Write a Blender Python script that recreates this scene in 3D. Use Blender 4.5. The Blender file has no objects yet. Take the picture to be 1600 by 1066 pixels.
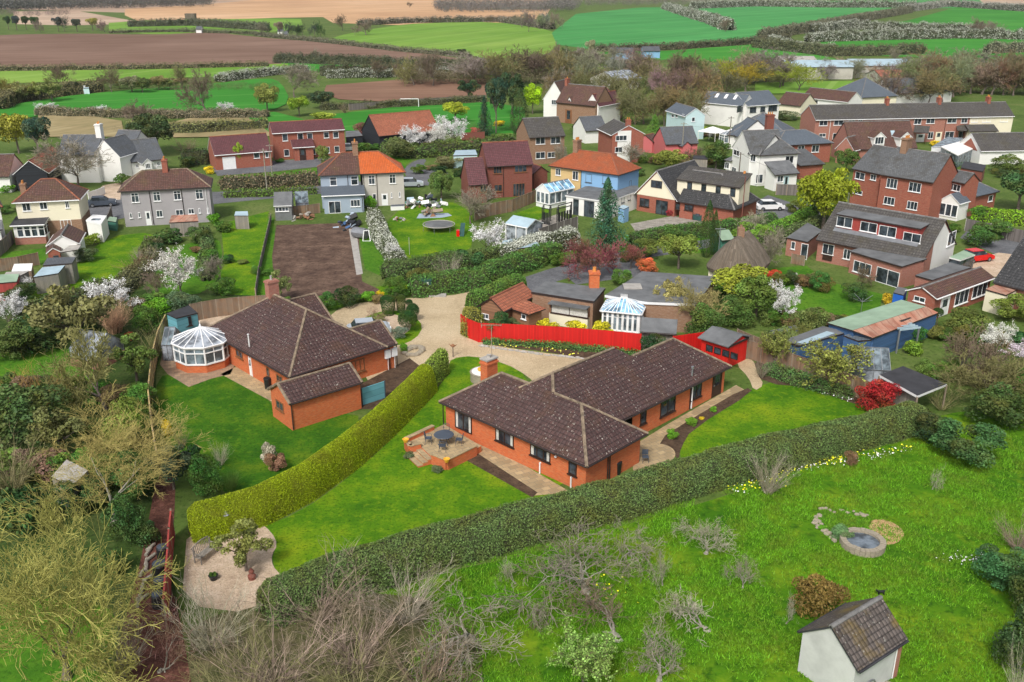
import bpy, math, random
import numpy as np
from mathutils import Vector, noise as mnoise
R = math.radians
sc = bpy.context.scene
# ---------------------------------------------------------------- camera (photo pixels are 1600 x 1066)
F_PX, Y_HOR, CAM_H = 1450.0, -35.0, 32.0
TH = math.atan((533 - Y_HOR) / F_PX)
cam_d = bpy.data.cameras.new('camera'); cam = bpy.data.objects.new('camera', cam_d)
sc.collection.objects.link(cam)
cam.location = (0, 0, CAM_H); cam.rotation_euler = (math.pi/2 - TH, 0, 0)
cam_d.sensor_width = 36; cam_d.lens = F_PX/1600*36; cam_d.clip_start = 0.5; cam_d.clip_end = 20000
sc.camera = cam
# ---------------------------------------------------------------- world and sun
SUN_EL, SUN_AZ = R(48), R(200)
w = bpy.data.worlds.new('World'); sc.world = w; w.use_nodes = True
nt = w.node_tree; nt.nodes.clear()
wo = nt.nodes.new('ShaderNodeOutputWorld'); bg = nt.nodes.new('ShaderNodeBackground')
sky = nt.nodes.new('ShaderNodeTexSky'); sky.sky_type = 'NISHITA'; sky.sun_disc = False
sky.sun_elevation = SUN_EL; sky.sun_rotation = SUN_AZ; sky.dust_density = 4; sky.air_density = 1.0; sky.ozone_density = 1.0
hs = nt.nodes.new('ShaderNodeHueSaturation'); hs.inputs['Saturation'].default_value = 0.35
nt.links.new(sky.outputs[0], hs.inputs['Color']); nt.links.new(hs.outputs[0], bg.inputs[0])
bg.inputs[1].default_value = 0.095; nt.links.new(bg.outputs[0], wo.inputs[0])
sl = bpy.data.lights.new('sun', 'SUN'); sl.energy = 1.5; sl.angle = R(10); sl.color = (1, .96, .9)
so = bpy.data.objects.new('sun', sl); sc.collection.objects.link(so)
sd = Vector((math.sin(SUN_AZ)*math.cos(SUN_EL), math.cos(SUN_AZ)*math.cos(SUN_EL), math.sin(SUN_EL)))
so.rotation_euler = sd.to_track_quat('Z', 'Y').to_euler(); so.location = (0, 0, 200)
sc.view_settings.view_transform = 'Standard'; sc.view_settings.look = 'None'
sc.view_settings.gamma = 1; sc.view_settings.exposure = 0.75
try: sc.cycles.max_bounces = 5; sc.cycles.diffuse_bounces = 3; sc.cycles.transparent_max_bounces = 6
except Exception: pass
# ---------------------------------------------------------------- projection helpers
CT, ST = math.cos(TH), math.sin(TH)
def ray(px, py):
    a = (px - 800)/F_PX; b = -(py - 533)/F_PX
    return Vector((a, CT + b*ST, -ST + b*CT))
def P(px, py, z=0.0):
    d = ray(px, py); t = (z - CAM_H)/d.z
    return Vector((d.x*t, d.y*t, z))
def proj(p):
    x, y, z = p[0], p[1], p[2] - CAM_H
    f = y*CT - z*ST; u = y*ST + z*CT
    return 800 + F_PX*x/f, 533 - F_PX*u/f
def hit(px, py, p0, n):
    d = ray(px, py); o = Vector((0, 0, CAM_H))
    t = (p0 - o).dot(n)/d.dot(n)
    return o + d*t
def zat(base, py):            # height above 'base' whose projection has image row py
    lo, hi = -5.0, 60.0
    for _ in range(40):
        m = (lo + hi)/2
        if proj((base.x, base.y, base.z + m))[1] > py: lo = m
        else: hi = m
    return (lo + hi)/2
# ---------------------------------------------------------------- mesh builder
def tag(o, label=None, cat=None, group=None, kind=None):
    if label: o['label'] = label
    if cat: o['category'] = cat
    if group: o['group'] = group
    if kind: o['kind'] = kind
    return o
def link(name, me, parent=None, mats=()):
    for m in mats: me.materials.append(m)
    o = bpy.data.objects.new(name, me); sc.collection.objects.link(o)
    if parent is not None: o.parent = parent
    return o
def thing(name, loc, label, cat, group=None):
    o = bpy.data.objects.new(name, None); sc.collection.objects.link(o)
    o.location = loc; o.empty_display_size = .3
    return tag(o, label, cat, group)
def org_of(parent):
    v = Vector((0, 0, 0))
    while parent is not None:
        v += parent.location; parent = parent.parent
    return v
class MB:
    def __init__(s): s.v = []; s.f = []; s.m = []
    def face(s, pts, mat=0):
        i = len(s.v); s.v += [Vector(p) for p in pts]; s.f.append(tuple(range(i, i+len(pts)))); s.m.append(mat)
    def obox(s, o, a, b, c, mat=0):       # corner o, edge vectors a (x) b (y) c (z)
        o, a, b, c = Vector(o), Vector(a), Vector(b), Vector(c)
        if a.cross(b).dot(c) < 0: o = o + a; a = -a
        q = lambda i, j, k: o + a*i + b*j + c*k
        s.face([q(0,0,0), q(0,1,0), q(1,1,0), q(1,0,0)], mat); s.face([q(0,0,1), q(1,0,1), q(1,1,1), q(0,1,1)], mat)
        s.face([q(0,0,0), q(1,0,0), q(1,0,1), q(0,0,1)], mat); s.face([q(1,1,0), q(0,1,0), q(0,1,1), q(1,1,1)], mat)
        s.face([q(0,1,0), q(0,0,0), q(0,0,1), q(0,1,1)], mat); s.face([q(1,0,0), q(1,1,0), q(1,1,1), q(1,0,1)], mat)
        return s
    def box(s, x0, x1, y0, y1, z0, z1, mat=0):
        return s.obox((x0, y0, z0), (x1-x0, 0, 0), (0, y1-y0, 0), (0, 0, z1-z0), mat)
    def tube(s, p0, p1, r0, r1=None, n=8, mat=0, cap=True):
        p0, p1 = Vector(p0), Vector(p1); r1 = r0 if r1 is None else r1
        d = (p1-p0).normalized(); a = d.orthogonal().normalized(); b = d.cross(a)
        A = [p0 + (a*math.cos(2*math.pi*i/n) + b*math.sin(2*math.pi*i/n))*r0 for i in range(n)]
        B = [p1 + (a*math.cos(2*math.pi*i/n) + b*math.sin(2*math.pi*i/n))*r1 for i in range(n)]
        for i in range(n): j = (i+1) % n; s.face([A[i], A[j], B[j], B[i]], mat)
        if cap: s.face(B, mat); s.face(A[::-1], mat)
        return s
    def path(s, pts, r, n=6, mat=0):
        for a, b in zip(pts[:-1], pts[1:]): s.tube(a, b, r, r, n, mat)
        return s
    def lathe(s, c, prof, n=20, mat=0, sx=1, sy=1):
        c = Vector(c)
        ring = lambda r, z: [c + Vector((r*sx*math.cos(2*math.pi*i/n), r*sy*math.sin(2*math.pi*i/n), z)) for i in range(n)]
        rs = [ring(*p) for p in prof]
        for A, B in zip(rs[:-1], rs[1:]):
            for i in range(n): j = (i+1) % n; s.face([A[i], A[j], B[j], B[i]], mat)
        s.face(rs[0][::-1], mat); s.face(rs[-1], mat)
        return s
    def slab(s, poly, t=.12, top=0, side=0):      # polygon given in 3D, extruded straight down by t
        poly = [Vector(p) for p in poly]
        n = (poly[1]-poly[0]).cross(poly[2]-poly[1])
        if n.z < 0: poly = poly[::-1]
        low = [p - Vector((0, 0, t)) for p in poly]
        s.face(poly, top); s.face(low[::-1], side)
        for i in range(len(poly)):
            j = (i+1) % len(poly); s.face([low[i], low[j], poly[j], poly[i]], side)
        return s
    def build(s, name, mats, parent=None, smooth=False):
        if not isinstance(mats, (list, tuple)): mats = [mats]
        o = org_of(parent) if parent is not None else Vector((0, 0, 0))
        me = bpy.data.meshes.new(name)
        if parent is None and s.v:
            o = sum(s.v, Vector((0, 0, 0)))/len(s.v); o.z = min(p.z for p in s.v)
        me.from_pydata([tuple(p-o) for p in s.v], [], s.f)
        me.polygons.foreach_set('material_index', s.m)
        uv = me.uv_layers.new(name='UVMap'); k = 0; out = []
        for f in s.f:
            pts = [s.v[i] for i in f]
            n = Vector((0, 0, 0))
            for i in range(len(pts)): n += (pts[i]).cross(pts[(i+1) % len(pts)])
            n = (pts[1]-pts[0]).cross(pts[2]-pts[0]) if n.length < 1e-9 else n
            if n.length < 1e-12: n = Vector((0, 0, 1))
            n.normalize()
            if abs(n.z) > .985: U = Vector((1, 0, 0)); V = Vector((0, 1, 0))
            else: U = Vector((0, 0, 1)).cross(n).normalized(); V = n.cross(U)
            for p in pts: out += [p.dot(U), p.dot(V)]
        uv.data.foreach_set('uv', out)
        if smooth: me.polygons.foreach_set('use_smooth', [True]*len(s.f))
        me.update()
        ob = link(name, me, parent, mats)
        if parent is None: ob.location = o
        return ob
def tri_clean(me): me.validate()
# ---------------------------------------------------------------- materials
def newmat(name):
    m = bpy.data.materials.new(name); m.use_nodes = True
    n = m.node_tree.nodes; b = n['Principled BSDF']
    return m, n, m.node_tree.links, b
def C4(c): return (c[0], c[1], c[2], 1)
def mixn(n, l, fac, a, b, blend='MIX'):
    x = n.new('ShaderNodeMix'); x.data_type = 'RGBA'; x.blend_type = blend
    for s_, val in ((0, fac), (6, a), (7, b)):
        if hasattr(val, 'links'): l.new(val, x.inputs[s_])
        elif s_ == 0: x.inputs[0].default_value = val
        else: x.inputs[s_].default_value = C4(val)
    return x.outputs[2]
def noisen(n, l, vec, scale, detail=3, rough=.6):
    t = n.new('ShaderNodeTexNoise'); t.inputs['Scale'].default_value = scale
    t.inputs['Detail'].default_value = detail; t.inputs['Roughness'].default_value = rough
    if vec is not None: l.new(vec, t.inputs['Vector'])
    return t.outputs[0]
def rampn(n, l, fac, stops):
    r = n.new('ShaderNodeValToRGB'); e = r.color_ramp.elements
    while len(e) < len(stops): e.new(.5)
    for i, (p, c) in enumerate(stops): e[i].position = p; e[i].color = C4(c) if len(c) == 3 else c
    l.new(fac, r.inputs[0]); return r.outputs[0]
def mathn(n, l, op, a, b=None):
    x = n.new('ShaderNodeMath'); x.operation = op
    for i, v in enumerate((a, b)):
        if v is None: continue
        if hasattr(v, 'links'): l.new(v, x.inputs[i])
        else: x.inputs[i].default_value = v
    return x.outputs[0]
def bumpn(n, l, h, strength, dist, b):
    x = n.new('ShaderNodeBump'); x.inputs['Strength'].default_value = strength; x.inputs['Distance'].default_value = dist
    l.new(h, x.inputs['Height']); l.new(x.outputs[0], b.inputs['Normal'])
def uvn(n): return n.new('ShaderNodeTexCoord').outputs['UV']
def geo(n): return n.new('ShaderNodeNewGeometry').outputs['Position']
def V(c, k): return tuple(min(1, x*k) for x in c)
def m_plain(name, col, rough=.7, var=.25, scale=1.5, metal=0):
    m, n, l, b = newmat(name)
    f = noisen(n, l, geo(n), scale, 4)
    l.new(rampn(n, l, f, [(.3, V(col, 1-var)), (.7, V(col, 1+var))]), b.inputs['Base Color'])
    b.inputs['Roughness'].default_value = rough; b.inputs['Metallic'].default_value = metal
    return m
def m_brick(name, c1, c2, mortar, patch=.5):
    m, n, l, b = newmat(name); uv = uvn(n)
    t = n.new('ShaderNodeTexBrick'); l.new(uv, t.inputs['Vector'])
    t.inputs['Scale'].default_value = 1; t.inputs['Brick Width'].default_value = .225; t.inputs['Row Height'].default_value = .075
    t.inputs['Mortar Size'].default_value = .006; t.inputs['Mortar Smooth'].default_value = .3
    t.inputs['Color1'].default_value = C4(c1); t.inputs['Color2'].default_value = C4(c2); t.inputs['Mortar'].default_value = C4(mortar)
    f = noisen(n, l, uv, .9, 5); g = noisen(n, l, uv, 9, 2)
    c = mixn(n, l, mathn(n, l, 'MULTIPLY', f, patch), t.outputs[0], V(c1, .55))
    c = mixn(n, l, mathn(n, l, 'MULTIPLY', g, .35), c, V(c2, 1.35))
    mp = n.new('ShaderNodeMapping'); mp.inputs['Scale'].default_value = (1.6, 7, 1); l.new(uv, mp.inputs['Vector'])
    c = mixn(n, l, rampn(n, l, noisen(n, l, mp.outputs[0], 1.6, 3, .7), [(.46, (0, 0, 0)), (.62, (.45,)*3)]), c, mortar)
    l.new(c, b.inputs['Base Color']); b.inputs['Roughness'].default_value = .85
    bumpn(n, l, t.outputs[1], -.4, .01, b)
    return m
def m_render(name, col, dirt=.35):
    m, n, l, b = newmat(name); uv = uvn(n)
    f = noisen(n, l, uv, .7, 5); g = noisen(n, l, uv, 30, 2)
    c = mixn(n, l, rampn(n, l, f, [(.42, (0, 0, 0)), (.75, (dirt, dirt, dirt))]), col, V(col, .62))
    l.new(c, b.inputs['Base Color']); b.inputs['Roughness'].default_value = .9
    bumpn(n, l, g, .3, .01, b)
    return m
def m_tiles(name, col, lichen=.0, lcol=(.62, .6, .52), tw=.3, th=.3, moss=0, mcol=(.2, .17, .03), contrast=.35, bump=.6, rib=True):
    m, n, l, b = newmat(name); uv = uvn(n)
    t = n.new('ShaderNodeTexBrick'); l.new(uv, t.inputs['Vector'])
    t.inputs['Scale'].default_value = 1; t.inputs['Brick Width'].default_value = tw; t.inputs['Row Height'].default_value = th
    t.inputs['Mortar Size'].default_value = .028; t.inputs['Mortar Smooth'].default_value = .5; t.offset = .5 if not rib else 0
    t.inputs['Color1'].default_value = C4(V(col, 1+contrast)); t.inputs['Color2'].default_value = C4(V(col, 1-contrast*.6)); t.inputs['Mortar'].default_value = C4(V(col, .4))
    f = noisen(n, l, uv, .35, 5)
    c = mixn(n, l, rampn(n, l, f, [(.35, (0, 0, 0)), (.7, (.55, .55, .55))]), t.outputs[0], V(col, .62))
    g = noisen(n, l, uv, 3.5, 4)
    c = mixn(n, l, rampn(n, l, g, [(.45, (0, 0, 0)), (.8, (.5, .5, .5))]), c, tuple(x*.7+.06 for x in col))
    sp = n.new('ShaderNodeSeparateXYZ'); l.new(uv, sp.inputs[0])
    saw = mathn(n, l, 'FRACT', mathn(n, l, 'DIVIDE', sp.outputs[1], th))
    c = mixn(n, l, mathn(n, l, 'MULTIPLY', mathn(n, l, 'LESS_THAN', saw, .17), .6), c, V(col, .35))  # dark course lines: lap dirt plus the shade under each overlap, painted into the colour
    if moss:
        q = noisen(n, l, uv, .55, 6)
        c = mixn(n, l, rampn(n, l, q, [(.5, (0, 0, 0)), (.68, (moss, moss, moss))]), c, mcol)
    if lichen:
        for sc_, th_, k in ((3.8, .24, .8), (2.2, .15, .7), (7, .32, .7)):
            vo = n.new('ShaderNodeTexVoronoi'); vo.inputs['Scale'].default_value = sc_; l.new(uv, vo.inputs['Vector'])
            wob = noisen(n, l, uv, sc_*4, 2)
            sep = n.new('ShaderNodeSeparateColor'); l.new(vo.outputs['Color'], sep.inputs[0])
            # only some cells carry a blotch, of differing size
            rad = mathn(n, l, 'MULTIPLY', mathn(n, l, 'SUBTRACT', sep.outputs[0], 1-lichen), th_/max(lichen, .05))
            dd = mathn(n, l, 'ADD', vo.outputs['Distance'], mathn(n, l, 'MULTIPLY', wob, .10))
            msk = mathn(n, l, 'LESS_THAN', dd, mathn(n, l, 'ADD', rad, .04))
            msk = mathn(n, l, 'MULTIPLY', msk, mathn(n, l, 'GREATER_THAN', rad, 0.0)); msk = mathn(n, l, 'MULTIPLY', msk, rampn(n, l, noisen(n, l, uv, .45, 3), [(.3, (.15,)*3), (.42, (1,)*3)]))
            cc = mixn(n, l, sep.outputs[1], V(lcol, .55), lcol)
            c = mixn(n, l, mathn(n, l, 'MULTIPLY', msk, k), c, cc)
    l.new(c, b.inputs['Base Color']); b.inputs['Roughness'].default_value = .62; b.inputs['Specular IOR Level'].default_value = .35
    h = mathn(n, l, 'SUBTRACT', 1.0, saw)
    if rib:
        wv = mathn(n, l, 'ABSOLUTE', mathn(n, l, 'SINE', mathn(n, l, 'MULTIPLY', sp.outputs[0], math.pi/tw)))
        h = mathn(n, l, 'ADD', h, mathn(n, l, 'MULTIPLY', wv, .8))
    bumpn(n, l, h, bump, .05, b)
    return m
def m_ground(name, stops, scale=.25, fine=6, bump=.5, rough=.95, spots=None, stretch=None):
    """mottled ground cover: stops = three colours"""
    m, n, l, b = newmat(name); p = geo(n)
    if stretch:
        mp = n.new('ShaderNodeMapping'); mp.inputs['Scale'].default_value = stretch[0]; mp.inputs['Rotation'].default_value = (0, 0, stretch[1])
        l.new(p, mp.inputs['Vector']); ps = mp.outputs[0]
    else: ps = p
    f = noisen(n, l, ps, scale, 6, .62); g = noisen(n, l, p, fine, 4, .7)
    c = rampn(n, l, f, [(.30, stops[0]), (.5, stops[1]), (.70, stops[2])])
    c = mixn(n, l, rampn(n, l, g, [(.35, (.75,)*3), (.5, (0, 0, 0))]), c, V(stops[0], .6))
    g3 = noisen(n, l, p, fine*.35, 4, .7)
    c = mixn(n, l, rampn(n, l, g3, [(.52, (0, 0, 0)), (.75, (.6,)*3)]), c, V(stops[2], 1.25))
    if spots:
        for scol, ssc, sth in spots:
            vo = n.new('ShaderNodeTexVoronoi'); vo.inputs['Scale'].default_value = ssc; l.new(p, vo.inputs['Vector'])
            c = mixn(n, l, mathn(n, l, 'LESS_THAN', vo.outputs['Distance'], sth), c, scol)
    l.new(c, b.inputs['Base Color']); b.inputs['Roughness'].default_value = rough; b.inputs['Specular IOR Level'].default_value = .15
    if bump: bumpn(n, l, g, bump, .08, b)
    return m
def m_field(name, stops, ang=0, lines=0, lcol=(.2, .3, .1), lw=.06, scale=.02, fine=.5, rowd=0):
    """field: broad mottling, fine drill rows at angle ang, optional tramlines every 'lines' metres"""
    m, n, l, b = newmat(name)
    mp = n.new('ShaderNodeMapping'); mp.inputs['Rotation'].default_value = (0, 0, ang); l.new(geo(n), mp.inputs['Vector'])
    p = mp.outputs[0]
    mp2 = n.new('ShaderNodeMapping'); mp2.inputs['Scale'].default_value = (1, .12, 1); l.new(p, mp2.inputs['Vector'])
    f = noisen(n, l, p, scale, 6, .6); g = noisen(n, l, mp2.outputs[0], fine, 5, .65)
    c = rampn(n, l, f, [(.33, stops[0]), (.5, stops[1]), (.68, stops[2])])
    c = mixn(n, l, rampn(n, l, g, [(.35, (.5,)*3), (.6, (0, 0, 0))]), c, V(stops[0], .72))
    sp = n.new('ShaderNodeSeparateXYZ'); l.new(p, sp.inputs[0])
    if lines:
        fr = mathn(n, l, 'FRACT', mathn(n, l, 'DIVIDE', sp.outputs[0], lines))
        c = mixn(n, l, mathn(n, l, 'MULTIPLY', mathn(n, l, 'LESS_THAN', fr, lw), .5), c, lcol)
    l.new(c, b.inputs['Base Color']); b.inputs['Roughness'].default_value = 1; b.inputs['Specular IOR Level'].default_value = .1
    return m
def m_planks(name, col, w=.12, var=.35, vert=True, rough=.8, grey=None):
    m, n, l, b = newmat(name); uv = uvn(n)
    sp = n.new('ShaderNodeSeparateXYZ'); l.new(uv, sp.inputs[0])
    x = mathn(n, l, 'DIVIDE', sp.outputs[0 if vert else 1], w)
    wn = n.new('ShaderNodeTexWhiteNoise'); wn.noise_dimensions = '1D'; l.new(mathn(n, l, 'FLOOR', x), wn.inputs['W'])
    c = rampn(n, l, wn.outputs[0], [(0, V(col, 1-var)), (1, V(col, 1+var))])
    if grey:
        c = mixn(n, l, rampn(n, l, noisen(n, l, uv, .8, 5), [(.4, (0, 0, 0)), (.65, (.8,)*3)]), c, grey)
    fr = mathn(n, l, 'FRACT', x)
    c = mixn(n, l, mathn(n, l, 'MULTIPLY', mathn(n, l, 'LESS_THAN', fr, .08), .6), c, V(col, .35))
    l.new(c, b.inputs['Base Color']); b.inputs['Roughness'].default_value = rough
    bumpn(n, l, fr, .4, .02, b)
    return m
def m_paving(name, col, a=.6, ang=0, mort=(.2, .18, .13)):
    m, n, l, b = newmat(name)
    mp = n.new('ShaderNodeMapping'); mp.inputs['Rotation'].default_value = (0, 0, ang); l.new(geo(n), mp.inputs['Vector'])
    t = n.new('ShaderNodeTexBrick'); l.new(mp.outputs[0], t.inputs['Vector']); t.inputs['Scale'].default_value = 1
    t.inputs['Brick Width'].default_value = a; t.inputs['Row Height'].default_value = a*.75; t.inputs['Mortar Size'].default_value = .018
    t.inputs['Color1'].default_value = C4(V(col, 1.2)); t.inputs['Color2'].default_value = C4(V(col, .75)); t.inputs['Mortar'].default_value = C4(mort)
    f = noisen(n, l, geo(n), 1.3, 5)
    c = mixn(n, l, rampn(n, l, f, [(.4, (0, 0, 0)), (.7, (.6,)*3)]), t.outputs[0], V(col, .6))
    l.new(c, b.inputs['Base Color']); b.inputs['Roughness'].default_value = .85
    return m
def m_glass(name, col=(.035, .045, .055), rough=.06):
    m, n, l, b = newmat(name)
    f = noisen(n, l, geo(n), 1.1, 3)
    l.new(rampn(n, l, f, [(.4, V(col, .5)), (.6, V(col, 1.8))]), b.inputs['Base Color'])
    b.inputs['Roughness'].default_value = rough; b.inputs['IOR'].default_value = 1.5
    return m
def m_foliage(name, rnd=.5, rough=.6, trans=.25, tint=(.16, .13, .02), tf=.25):
    """colour comes from each plant object's own colour, varied leaf by leaf and clump by clump"""
    m, n, l, b = newmat(name)
    oi = n.new('ShaderNodeObjectInfo'); at = n.new('ShaderNodeAttribute'); at.attribute_name = 'rnd'
    r = rampn(n, l, at.outputs['Fac'], [(0, (1-rnd,)*3), (.6, (1, 1, 1)), (1, (1+rnd*1.3,)*3)])
    c = mixn(n, l, 1.0, oi.outputs['Color'], r, 'MULTIPLY')
    f = noisen(n, l, geo(n), .55, 5)
    c = mixn(n, l, rampn(n, l, f, [(.42, (0, 0, 0)), (.68, (tf*1.8,)*3)]), c, tint)
    l.new(c, b.inputs['Base Color']); b.inputs['Roughness'].default_value = rough; b.inputs['Specular IOR Level'].default_value = .2
    return m
M = {}
M['brick'] = m_brick('orange brick', (.68, .155, .04), (.46, .085, .028), (.5, .24, .11), .55)
M['brick_red'] = m_brick('red brick', (.40, .10, .055), (.25, .06, .04), (.34, .2, .14), .7)
M['brick_pink'] = m_brick('pinkish brick', (.42, .16, .11), (.30, .105, .08), (.38, .26, .2))
M['brick_brown'] = m_brick('brown brick', (.30, .16, .09), (.22, .11, .06), (.35, .27, .2))
M['brick_dark'] = m_brick('dark red brick', (.26, .06, .04), (.18, .045, .03), (.2, .12, .09))
M['stone'] = m_brick('rough stone', (.42, .36, .26), (.3, .26, .2), (.2, .18, .14))
M['white'] = m_render('white render', (.80, .79, .76), .2)
M['cream'] = m_render('cream render', (.78, .72, .55), .2)
M['offwhite'] = m_render('dirty off-white render', (.55, .56, .54), .7)
M['greyr'] = m_render('grey pebbledash', (.36, .34, .35), .3)
M['greyw'] = m_render('pale pebbledash', (.50, .47, .42), .3)
M['beige'] = m_render('beige render', (.60, .43, .20), .3)
M['blue'] = m_render('blue render', (.22, .40, .62), .15)
M['greyblue'] = m_render('grey-blue render', (.33, .40, .48), .2)
M['paleblue'] = m_render('pale blue boards', (.50, .66, .68), .2)
M['pinkr'] = m_render('pink render', (.60, .16, .16), .2)
M['black_board'] = m_planks('black weatherboard', (.015, .018, .025), .2, .3, False)
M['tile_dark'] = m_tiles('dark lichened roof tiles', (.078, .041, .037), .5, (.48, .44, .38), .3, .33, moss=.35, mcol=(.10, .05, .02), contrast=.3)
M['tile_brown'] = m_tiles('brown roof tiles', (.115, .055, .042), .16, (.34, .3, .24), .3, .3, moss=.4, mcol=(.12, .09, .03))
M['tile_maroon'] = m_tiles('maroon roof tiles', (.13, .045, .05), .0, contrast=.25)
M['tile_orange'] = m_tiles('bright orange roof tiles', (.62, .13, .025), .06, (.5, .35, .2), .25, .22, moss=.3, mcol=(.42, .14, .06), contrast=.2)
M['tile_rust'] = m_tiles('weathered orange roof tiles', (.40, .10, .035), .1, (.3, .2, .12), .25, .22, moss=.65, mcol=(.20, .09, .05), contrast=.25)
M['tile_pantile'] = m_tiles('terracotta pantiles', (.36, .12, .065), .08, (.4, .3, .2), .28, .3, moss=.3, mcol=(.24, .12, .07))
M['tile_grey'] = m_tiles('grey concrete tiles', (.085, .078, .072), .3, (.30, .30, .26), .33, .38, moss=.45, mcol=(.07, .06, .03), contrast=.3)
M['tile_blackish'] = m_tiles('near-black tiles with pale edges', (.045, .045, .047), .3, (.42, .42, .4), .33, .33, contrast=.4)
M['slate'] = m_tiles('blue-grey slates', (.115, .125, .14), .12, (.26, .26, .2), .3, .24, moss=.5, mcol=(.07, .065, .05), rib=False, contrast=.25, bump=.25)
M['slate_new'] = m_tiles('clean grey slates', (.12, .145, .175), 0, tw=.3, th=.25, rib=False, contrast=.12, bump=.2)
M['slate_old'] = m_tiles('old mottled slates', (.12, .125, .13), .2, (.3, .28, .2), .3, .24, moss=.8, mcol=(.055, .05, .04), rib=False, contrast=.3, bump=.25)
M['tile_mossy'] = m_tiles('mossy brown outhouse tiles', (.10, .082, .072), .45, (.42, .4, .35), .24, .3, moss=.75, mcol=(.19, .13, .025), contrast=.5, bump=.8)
M['felt'] = m_plain('grey roofing felt', (.13, .135, .14), .85, .3, .7)
M['felt_green'] = m_plain('green felt', (.27, .38, .27), .85, .18, .6)
M['felt_dark'] = m_plain('dark roofing felt', (.035, .035, .04), .75, .35, .9)
M['felt_blue'] = m_plain('pale blue-grey roof sheet', (.35, .46, .52), .6, .15, .7)
M['rust'] = m_planks('rusty sheet roof', (.34, .14, .09), .9, .35, True, grey=(.46, .3, .22))
M['thatch'] = m_planks('grey thatch', (.16, .13, .10), .05, .5, True, .95, grey=(.11, .085, .06))
M['ridge'] = m_plain('lichened ridge tiles', (.21, .16, .11), .9, .5, 2.5)
M['ridge_red'] = m_plain('red ridge tiles', (.25, .09, .05), .9, .35, 2)
M['ridge_grey'] = m_plain('grey ridge tiles', (.17, .165, .16), .9, .4, 2)
M['wframe'] = m_plain('white window plastic', (.82, .82, .82), .4, .05)
M['dframe'] = m_plain('dark brown window frame', (.035, .016, .012), .5, .2)
M['bframe'] = m_plain('brown wood frame', (.22, .09, .035), .6, .2)
M['grframe'] = m_plain('grey frame', (.07, .08, .09), .5, .1)
M['glass'] = m_glass('window glass')
M['glass_l'] = m_glass('pale window glass', (.12, .15, .17))
M['cglass'] = m_glass('conservatory roof sheet', (.22, .24, .27), .25)
M['cglass_b'] = m_glass('blue conservatory roof sheet', (.20, .36, .50), .2)
M['curtain'] = m_plain('curtain', (.55, .54, .5), .9, .2, 6)
M['gutter'] = m_plain('dark gutter', (.03, .02, .018), .5, .2)
M['wgutter'] = m_plain('white gutter', (.75, .75, .75), .5, .05)
M['black'] = m_plain('black plastic', (.012, .013, .015), .45, .3)
M['dgreen'] = m_plain('dark green paint', (.02, .07, .065), .5, .2)
M['red'] = m_planks('bright red painted boards', (.60, .012, .008), .14, .12, True, .6)
M['redfence'] = m_planks('red painted fence boards', (.56, .008, .006), .14, .14, True, .6)
M['teal'] = m_planks('teal painted boards', (.13, .36, .42), .5, .12, False)
M['bluewood'] = m_planks('blue painted boards', (.045, .11, .24), .16, .2, False)
M['blued'] = m_plain('bright blue paint', (.02, .12, .50), .5, .1)
M['fence'] = m_planks('weathered brown fence boards', (.24, .145, .085), .12, .3, True, grey=(.2, .17, .13))
M['fence_grey'] = m_planks('grey fence boards', (.16, .14, .13), .12, .25, True)
M['fence_pale'] = m_planks('pale yellow fence boards', (.42, .31, .13), .12, .35, True)
M['fence_red'] = m_planks('brick-red fence boards', (.33, .05, .04), .12, .2, True)
M['shedwood'] = m_planks('grey shed boards', (.27, .24, .20), .15, .2, True, grey=(.2, .19, .18))
M['shedbrown'] = m_planks('brown shed boards', (.26, .13, .07), .15, .25, False)
M['shedgreen'] = m_planks('green shed boards', (.06, .2, .15), .15, .2, False)
M['post'] = m_plain('post wood', (.28, .22, .16), .9, .25)
M['concrete'] = m_plain('concrete', (.36, .34, .31), .9, .2)
M['metal'] = m_plain('grey metal', (.3, .31, .33), .4, .15, metal=.6)
M['dmetal'] = m_plain('dark cast metal', (.06, .075, .10), .45, .2)
M['terracotta'] = m_plain('terracotta', (.55, .22, .05), .8, .2)
M['yellowpot'] = m_plain('yellow glazed pot', (.75, .38, .03), .5, .1)
M['bark'] = m_plain('bark', (.13, .105, .085), .95, .45, 5)
M['bark_l'] = m_plain('pale lichened bark', (.28, .26, .21), .95, .45, 6)
M['bark_w'] = m_plain('white birch bark', (.62, .6, .55), .9, .3, 5)
M['leaf'] = m_foliage('leaves')
M['twig'] = m_foliage('twigs', .45, .9, 0, (.12, .13, .03), .3)
M['petal'] = m_foliage('petals', .25, .8, 0, (.5, .5, .4), .1)
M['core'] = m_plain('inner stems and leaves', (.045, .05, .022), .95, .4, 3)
def m_blossom(name):
    m, n, l, b = newmat(name); at = n.new('ShaderNodeAttribute'); at.attribute_name = 'rnd'; oi = n.new('ShaderNodeObjectInfo')
    f = noisen(n, l, geo(n), .22, 4, .7); g = mathn(n, l, 'ADD', mathn(n, l, 'MULTIPLY', at.outputs['Fac'], .35), f)
    c = mixn(n, l, rampn(n, l, g, [(.58, (0, 0, 0)), (.74, (1, 1, 1))]), (.085, .105, .045), oi.outputs['Color'])
    l.new(c, b.inputs['Base Color']); b.inputs['Roughness'].default_value = .8; b.inputs['Specular IOR Level'].default_value = .15; return m
M['blossomleaf'] = m_blossom('part flowering hedge')
M['asphalt'] = m_ground('asphalt', [(.10, .10, .11), (.14, .145, .155), (.18, .18, .19)], .3, 4, .2)
M['gravel'] = m_ground('golden gravel', [(.40, .31, .19), (.51, .40, .255), (.60, .49, .33)], .16, 9, .5)
M['gravel_pink'] = m_ground('pinkish gravel', [(.42, .31, .22), (.55, .42, .30), (.66, .53, .41)], .8, 9, .8)
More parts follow.
